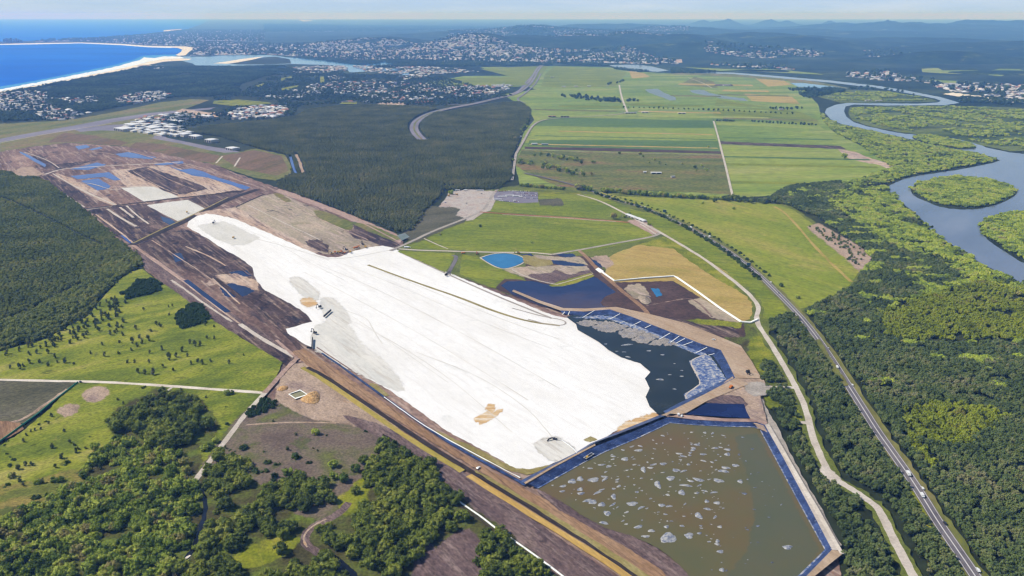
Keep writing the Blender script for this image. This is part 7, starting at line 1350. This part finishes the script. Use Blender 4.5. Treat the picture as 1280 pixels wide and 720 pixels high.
# ================================================================== far hills, towns, air, light, camera
def gd(x, y, D, z=0.0):
    """world x, y at ground distance D along the column of pixel x; z of the ray through row y there"""
    u = (x - 640) / F; v = (y - 360) / F
    d = Vector((u, CT - v * ST, -ST - v * CT)); t = D / d.y
    return t * d.x, D, H + t * d.z
HB = []   # (cx, cy, height, sx, sy)
def hill(x, ytop, D, wpx, sy, sharp=2.0):
    cx, cy, h = gd(x, ytop, D); HB.append((cx, cy, max(20, h), wpx * D / F / CT, sy, sharp))
for a in [(600, 43, 12500, 46, 900), (660, 41, 13000, 60, 1000), (720, 41, 13200, 60, 1000), (790, 42, 13600, 60, 1000), (850, 45, 13000, 46, 900), (480, 46, 13500, 50, 700), (690, 35, 19000, 110, 1600), (760, 31, 26000, 90, 2500), (850, 33, 22000, 50, 1800), (950, 42, 15000, 90, 1100), (1000, 47, 12500, 60, 700), (880, 54, 11200, 80, 500), (1050, 50, 13500, 90, 900), (1120, 48, 14500, 120, 900), (1210, 55, 11500, 80, 600), (1270, 60, 10500, 60, 500), (1330, 52, 12000, 120, 900), (1000, 37, 21000, 90, 1500), (1080, 39, 20000, 90, 1600), (1180, 40, 20000, 110, 1500), (1260, 38, 21000, 100, 1600),
          (1115, 27.6, 24000, 34, 2500), (1136, 26.6, 25000, 26, 2000), (1165, 28.4, 24000, 60, 2500), (1228, 27.2, 25000, 30, 2200), (1262, 27.6, 25000, 50, 2500), (1310, 26.8, 24000, 60, 2500), (1060, 30, 26000, 50, 2500), (1000, 33, 33000, 60, 2500), (930, 33, 33000, 60, 2500),
          (1111, 22.6, 25000, 12, 1100, 1.5), (1101, 29, 26000, 14, 900, 1.5), (912, 21.5, 36000, 6, 1100, 1.6), (904, 25, 36000, 12, 1100), (881, 23.4, 38000, 8, 1100, 1.5), (963, 24, 36000, 9, 1100, 1.5), (985, 25.6, 36000, 9, 1100, 1.5), (1038, 25.4, 34000, 5, 1000, 1.5), (1020, 31, 40000, 20, 1200), (1190, 62, 9300, 50, 260), (1255, 88, 7300, 40, 160)]: hill(*a)
def hill_z(X, Y):
    h = np.zeros_like(X, float)
    for cx, cy, hh, sx, sy, sharp in HB:
        q = ((X - cx) / sx) ** 2 + ((Y - cy) / sy) ** 2
        h = np.maximum(h, hh * np.exp(-.5 * q ** (sharp / 2)) if sharp == 2.0 else hh * np.maximum(0, 1 - (q ** .5 / 2.2) ** .8))
    return h
na, nr = 560, 260
az = np.linspace(-.02, .62, na); az = np.linspace(-.32, .70, na)
rr = np.geomspace(6200, 52000, nr)
A_, R_ = np.meshgrid(az, rr); HX = R_ * np.tan(A_); HY = R_
HZ = hill_z(HX, HY)
nz = np.array([mnoise.fractal(Vector((x / 1500, y / 1500, .3)), .9, 2.1, 6) for x, y in zip(HX.ravel(), HY.ravel())]).reshape(HX.shape)
HZ = np.minimum(505, HZ * (1 + .34 * nz) + np.clip(nz, 0, 1) * 9 * (HY > 9000))
HZ = np.where(HZ < 6, -3, HZ)
V = np.stack([HX.ravel(), HY.ravel(), HZ.ravel()], 1)
Fc = [[i * na + j, i * na + j + 1, i * na + na + j + 1, i * na + na + j] for i in range(nr - 1) for j in range(na - 1)]
Fc = [f for f in Fc if max(V[k][2] for k in f) > -2]
hm = gmat('forested_hills', [(24, 38, 24), (34, 50, 30), (44, 60, 36), (72, 86, 50)], 420, fscale=90, fine=.6, spots=[((124, 132, 78), 480, .61, .8), ((150, 146, 120), 170, .68, .7)])
tag(link('hills', mesh('hills', V, Fc, hm, smooth=True)), 'forested hills and far ranges fading to blue', 'hills', None, 'structure')
def ground_z(p):
    X, Y = p[:, 0], p[:, 1]; h = hill_z(X, Y)
    n = np.array([mnoise.fractal(Vector((x / 1500, y / 1500, .3)), .9, 2.1, 6) for x, y in zip(X, Y)])
    h = np.minimum(505, h * (1 + .34 * n) + np.clip(n, 0, 1) * 9 * (Y > 9000)); return np.where(h < 6, 1.0, h + 1.0)
# cleared land among the far country
for p, l in (([(1152, 86), (1172, 85), (1178, 88), (1222, 88), (1224, 90), (1196, 92.4), (1168, 91), (1153, 90)], 'pale green clearing among the far woods'), ([(1234, 89), (1250, 86), (1274, 86.6), (1280, 88), (1260, 92), (1252, 95), (1236, 94)], 'green clearing under the wooded knoll'), ([(1164, 99.5), (1200, 101.4), (1200, 104.6), (1180, 103.4)], 'pale field behind the riverside town'), ([(905, 88), (960, 86), (1020, 91.6), (1030, 93.4), (960, 90)], 'pale flat along the far river'), ([(856, 84), (900, 86), (990, 88), (985, 90), (900, 88.6)], 'long grassy strip beyond the lake'), ([(840, 75), (852, 74), (853, 78), (841, 79)], 'bare earth patch among the far suburbs')):
    sheet('clearing', p, M['farm'] if 'bare' not in l else M['beige'], l, 'clearing', amp=.5, z=2.6)
for p, l in (([(554, 39), (572, 38.4), (566, 40.4)], 'pale quarry scar in the far plain'), ([(493, 60.6), (536, 61), (536, 62.8), (493, 62)], 'long pale industrial strip in the town'), ([(560, 61.4), (606, 59.6), (606, 61), (576, 63.4), (556, 63)], 'bare pale strip beside the town'), ([(610, 61.6), (640, 63), (640, 64.2), (612, 63)], 'reddish cleared strip beside the town'), ([(424, 33), (450, 32.6), (480, 33.4), (450, 34.4)], 'thin pale strip in the hazy plain'), ([(372, 24.9), (392, 25.6), (380, 26.6)], 'pale inlet on the hazy coast'), ([(1178, 117.4), (1190, 116), (1220, 119.6), (1256, 124), (1284, 127), (1284, 128.4), (1240, 126.4), (1200, 121)], 'pale bare strip below the riverside town')):
    sheet('bare_strip', p, M['beige'] if 'estate' in l else M['beach'], l, 'bare ground', amp=1.5, seg=2, z=2.8)

# houses
def house_data(L, W, hip, roof):
    b = MB().box((0, 0, 1.5), (L, W, 3.0)).data('house_wall', [wallW]); r = MB()
    r.box((0, 0, 4.1), (L + 1, W + 1, 2.2), 0, 0, (hip, .08)); return b, r.data('house_roof', [roof])
ROOF = [cream, roofG, roofG, cream, roofW, dkroof, roofT]
HD = [house_data(16 + 2 * (i % 3), 11 + (i % 2) * 2, .55 + .1 * (i % 4), ROOF[i]) for i in range(7)]
HS = []
def house(x, y, z, rz, s, label, group):
    o = tag(empty('house', (x, y, z), rz, s), label, 'house', group); w, r = rng.choice(HD)
    link('wall', w, o); link('roof', r, o); return o
zones = [  # polygon, number kept as things, spacing, size, label
 ([(-20, 121), (0, 118), (36, 113), (60, 116), (58, 130), (30, 138), (0, 142), (-20, 140)], 60, 44, 'pale roofed house in the beach suburb where the surf meets the frame edge', 1.25),
 ([(36, 134), (62, 131), (100, 141), (120, 140), (100, 146), (86, 152), (60, 151), (44, 146)], 34, 44, 'pale roofed house between the beach suburb and the runway grass', 1.2),
 ([(60, 122), (80, 124), (120, 120), (126, 128), (100, 131), (82, 128)], 34, 44, 'white house in the middle row of the beach suburb', 1.25),
 ([(144, 122), (170, 117), (200, 114), (216, 119), (196, 126), (172, 130), (146, 130)], 54, 38, 'white house in the dense cluster at the end of the beach suburb', 1.4),
 ([(168, 150), (190, 144), (226, 142), (246, 146), (230, 152), (206, 158), (180, 156)], 26, 52, 'house under the trees behind the white airport sheds', 1.2),
 ([(286, 142), (300, 136), (330, 133), (356, 133), (360, 137), (348, 148), (330, 148), (290, 150)], 80, 36, 'pale roof in the compact estate beside the paperbark forest', 1.5)]
hrot = hr
HPOS = []
for poly, n, st, l, s in zones:
    q = scatter(poly, st, .5); nprng.shuffle(q)
    for p in q[:n]: house(p[0], p[1], 1.0, hrot + rng.choice([0, 1.57]) + rng.uniform(-.1, .1), s * rng.uniform(.9, 1.6), l, 'houses: ' + l[:48])
    HPOS.append(q[n:])
# the uncountable rest of the towns
srcp = []
for i, (w, r) in enumerate(HD):
    me = bpy.data.meshes.new('town_house'); bmx = bmesh.new(); bmx.from_mesh(w); nw = len(bmx.faces); bmx.from_mesh(r)
    for k, f in enumerate(bmx.faces): f.material_index = 0 if k < nw else 1
    bmx.to_mesh(me); bmx.free(); me.materials.append(wallW); me.materials.append(ROOF[i])
    x, y = [(352, 86), (356, 87), (362, 86.4), (368, 87), (374, 86), (380, 86.6), (386, 87)][i]; p = P(x, y)
    o = link('town_house', me); o.location = (p.x, p.y, 1); o.scale = (1.3, 1.3, 1.3); tag(o, 'white waterfront house at the near edge of the canal suburb', 'house', 'houses of the canal suburb'); srcp.append(o)
towns = [ # polygon, spacing, gap, gscale
 ([(165, 84), (182, 81.6), (226, 84), (222, 88), (186, 89), (168, 89)], 60, .2, 200), ([(350, 88), (360, 84.6), (400, 82.6), (432, 83), (434, 88), (400, 92), (372, 92)], 46, .2, 200), ([(440, 83), (480, 82.6), (530, 83), (560, 85), (600, 90), (560, 92), (512, 98), (500, 94), (460, 90)], 52, .3, 240),
 ([(322, 120), (350, 117), (372, 112), (390, 105), (416, 105), (404, 116), (380, 123), (350, 124)], 46, .25, 200), ([(412, 96), (430, 94), (432, 100), (412, 100)], 60, .2, 200), ([(410, 104), (470, 100), (540, 106), (556, 112), (556, 124), (520, 126), (460, 122), (420, 118)], 50, .32, 180), ([(556, 108), (640, 106), (636, 112), (610, 120), (580, 122), (556, 118)], 42, .26, 200), ([(430, 128), (470, 126), (470, 127.6), (432, 130)], 50, .2, 200), ([(480, 123), (512, 122.6), (508, 127), (480, 127)], 50, .1, 200),
 ([(500, 95), (530, 92), (534, 96), (510, 101)], 50, .2, 200)]
far = [([(240, 58), (246, 52), (300, 54), (400, 56), (520, 60), (640, 64), (686, 66), (684, 78), (640, 78), (532, 77), (460, 75), (440, 76), (400, 72.4), (362, 70), (330, 68), (262, 69.4), (238, 70), (242, 64)], 52, .30, 600), ([(60, 49.6), (120, 47.6), (180, 43.4), (232, 37.6), (330, 38), (330, 52), (246, 51), (238, 58), (224, 57.6), (185, 56.4), (150, 53.4), (100, 51.8), (40, 52.4)], 70, .3, 900), ([(640, 40), (860, 42), (870, 56), (720, 60), (640, 56), (560, 56), (560, 42)], 105, .5, 900), ([(330, 30), (640, 34), (640, 38), (330, 40)], 190, .5, 2500),
 ([(690, 66), (780, 66), (840, 74), (850, 82), (760, 79), (690, 79)], 62, .42, 500), ([(880, 66), (960, 66), (1030, 68), (1030, 71), (950, 73), (880, 69)], 80, .4, 700), ([(1080, 66), (1120, 66), (1150, 72), (1120, 74), (1080, 70)], 90, .4, 700), ([(1060, 90), (1110, 88), (1130, 96), (1180, 103), (1170, 106), (1090, 100), (1060, 96)], 62, .4, 500), ([(1168, 108), (1190, 104), (1240, 105), (1290, 108), (1290, 126), (1256, 123), (1220, 118), (1186, 115)], 46, .22, 400), ([(880, 80), (960, 82), (1000, 88), (940, 87)], 80, .5, 500)]
tp = np.concatenate(HPOS + [scatter(p, s, .9, g_, gs) for p, s, g_, gs in towns])
gn_stuff('town_houses', tp, srcp, 1.1, 1.9, 'hundreds of tiny pale houses among the trees of the canal suburb', 'houses', 1.0, 1.0, 0.0)
tf = np.concatenate([scatter(p, s * .76, .9, g_, gs, seed=4.) for p, s, g_, gs in far])
ft = np.concatenate([scatter(p, 95, .9, .1, 500., seed=9.) for p, s, g_, gs in far]); gn_stuff('distant_trees', ft, list(SRC['forest_tree'].values()), 1.6, 3.4, 'dark trees thickly mixed through the hazy far towns', 'trees', ground_z(ft))
gn_stuff('distant_town', tf, srcp, .9, 2.3, 'sprawl of countless pale roofs in the hazy towns beyond the river', 'town', ground_z(tf), 1.0, 0.0)
sh = np.concatenate([scatter(p, 190, .9, .5, 700., seed=14.) for p in ([(400, 62), (520, 60), (640, 63), (684, 67), (680, 75), (600, 75), (520, 72), (420, 70)], [(690, 72), (780, 72), (840, 78), (760, 79), (690, 78)], [(1090, 94), (1180, 103), (1160, 105), (1090, 100)], [(330, 56), (400, 58), (400, 66), (330, 64)], [(880, 67), (990, 67), (1000, 70), (890, 70)])])
gn_stuff('distant_sheds', sh, srcp, 2.6, 5.5, 'large pale roofs and sheds among the hazy towns', 'sheds', ground_z(sh), .35, 0.0)
# pale towers on the headland
tower = plain('tower_wall', (120, 112, 122), .8)
for i, (x, hh) in enumerate([(6, 60), (9, 75), (12, 66), (14.5, 80), (18, 62), (21, 72), (24, 54), (27, 48)]):
    p = P(x, 53.2); o = tag(empty('apartment_tower', (p.x, p.y, 1)), '%s tower of the cluster on the headland across the bay' % ('first', 'second', 'third', 'fourth', 'fifth', 'sixth', 'seventh', 'eighth')[i], 'tower')
    MB().box((0, 0, hh / 2), (26, 26, hh)).build('wall', [tower], o); MB().box((0, 0, hh + 2), (14, 14, 4)).build('roof', [roofG], o)

# ---- air
hz = MB(); hz.box((0, 38000, 274.5), (150000, 100000, 571)); hzm = bpy.data.materials.new('haze'); hzm.use_nodes = True; nt = hzm.node_tree
nt.nodes.remove(nt.nodes['Principled BSDF']); pv = nt.nodes.new('ShaderNodeVolumePrincipled')
pv.inputs['Color'].default_value = HAZE_C; pv.inputs['Density'].default_value = HAZE_D; pv.inputs['Anisotropy'].default_value = 0.0; pv.inputs['Absorption Color'].default_value = (1, 1, 1, 1)
nt.links.new(pv.outputs[0], nt.nodes['Material Output'].inputs['Volume'])
hzo = tag(hz.build('haze', [hzm]), 'thin blue haze over the whole plain', 'haze', None, 'stuff')

# ---- light
EL = R(48); sd = Vector((-math.cos(EL), .06, math.sin(EL)))
sl = bpy.data.lights.new('sun', 'SUN'); sl.energy = SUN_E; sl.angle = R(.55); sl.color = (1.0, .96, .89)
so = link('sun', sl); so.rotation_euler = (-sd).to_track_quat('-Z', 'Y').to_euler()
w = bpy.data.worlds.new('World'); scene.world = w; w.use_nodes = True; nt = w.node_tree
sky = nt.nodes.new('ShaderNodeTexSky'); sky.sky_type = 'NISHITA'; sky.sun_disc = False; sky.sun_elevation = EL; sky.sun_rotation = R(SUN_ROT); sky.altitude = 300; sky.air_density = 1.0; sky.dust_density = SKY_DUST; sky.ozone_density = 1.2
bg = nt.nodes['Background']; bg.inputs['Strength'].default_value = SKY_S
tc = nt.nodes.new('ShaderNodeTexCoord'); mp = nt.nodes.new('ShaderNodeMapping'); mp.inputs['Scale'].default_value = (2.2, 2.2, 26); nt.links.new(tc.outputs['Generated'], mp.inputs['Vector'])
cn = nt.nodes.new('ShaderNodeTexNoise'); cn.inputs['Scale'].default_value = 2.4; cn.inputs['Detail'].default_value = 7; cn.inputs['Roughness'].default_value = .62; nt.links.new(mp.outputs['Vector'], cn.inputs['Vector'])
cf = ramp(nt, cn.outputs['Fac'], [(.42, (0, 0, 0, 1)), (.68, (.6, .6, .6, 1))])
sz = nt.nodes.new('ShaderNodeSeparateXYZ'); nt.links.new(tc.outputs['Generated'], sz.inputs[0])
veil = ramp(nt, sz.outputs[2], [(0.0, (.92, .92, .92, 1)), (.04, (.82, .82, .82, 1)), (.22, (0, 0, 0, 1))])
hazy = mix(nt, veil, sky.outputs[0], VEIL)
low = mix(nt, cf, hazy, CLOUDC)
nt.links.new(mix(nt, veil, hazy, low), bg.inputs['Color'])
cam = bpy.data.cameras.new('camera'); cam.sensor_width = 36; cam.lens = F / 1280 * 36; cam.clip_end = 400000; cam.clip_start = 1
co = link('camera', cam); co.location = (0, 0, H); co.rotation_euler = (math.pi / 2 - TH, 0, 0); scene.camera = co
scene.view_settings.view_transform = 'Standard'; scene.view_settings.look = 'None'; scene.view_settings.exposure = EXPO; scene.view_settings.gamma = 1
scene.view_settings.use_curve_mapping = False
c = scene.cycles
c.max_bounces = 5; c.diffuse_bounces = 2; c.glossy_bounces = 2; c.transmission_bounces = 2; c.volume_bounces = 2; c.transparent_max_bounces = 10
c.use_denoising = USE_DN; c.sample_clamp_indirect = 4; c.use_adaptive_sampling = True; c.adaptive_threshold = .01
c.pixel_filter_type = 'BLACKMAN_HARRIS'; c.filter_width = 1.35
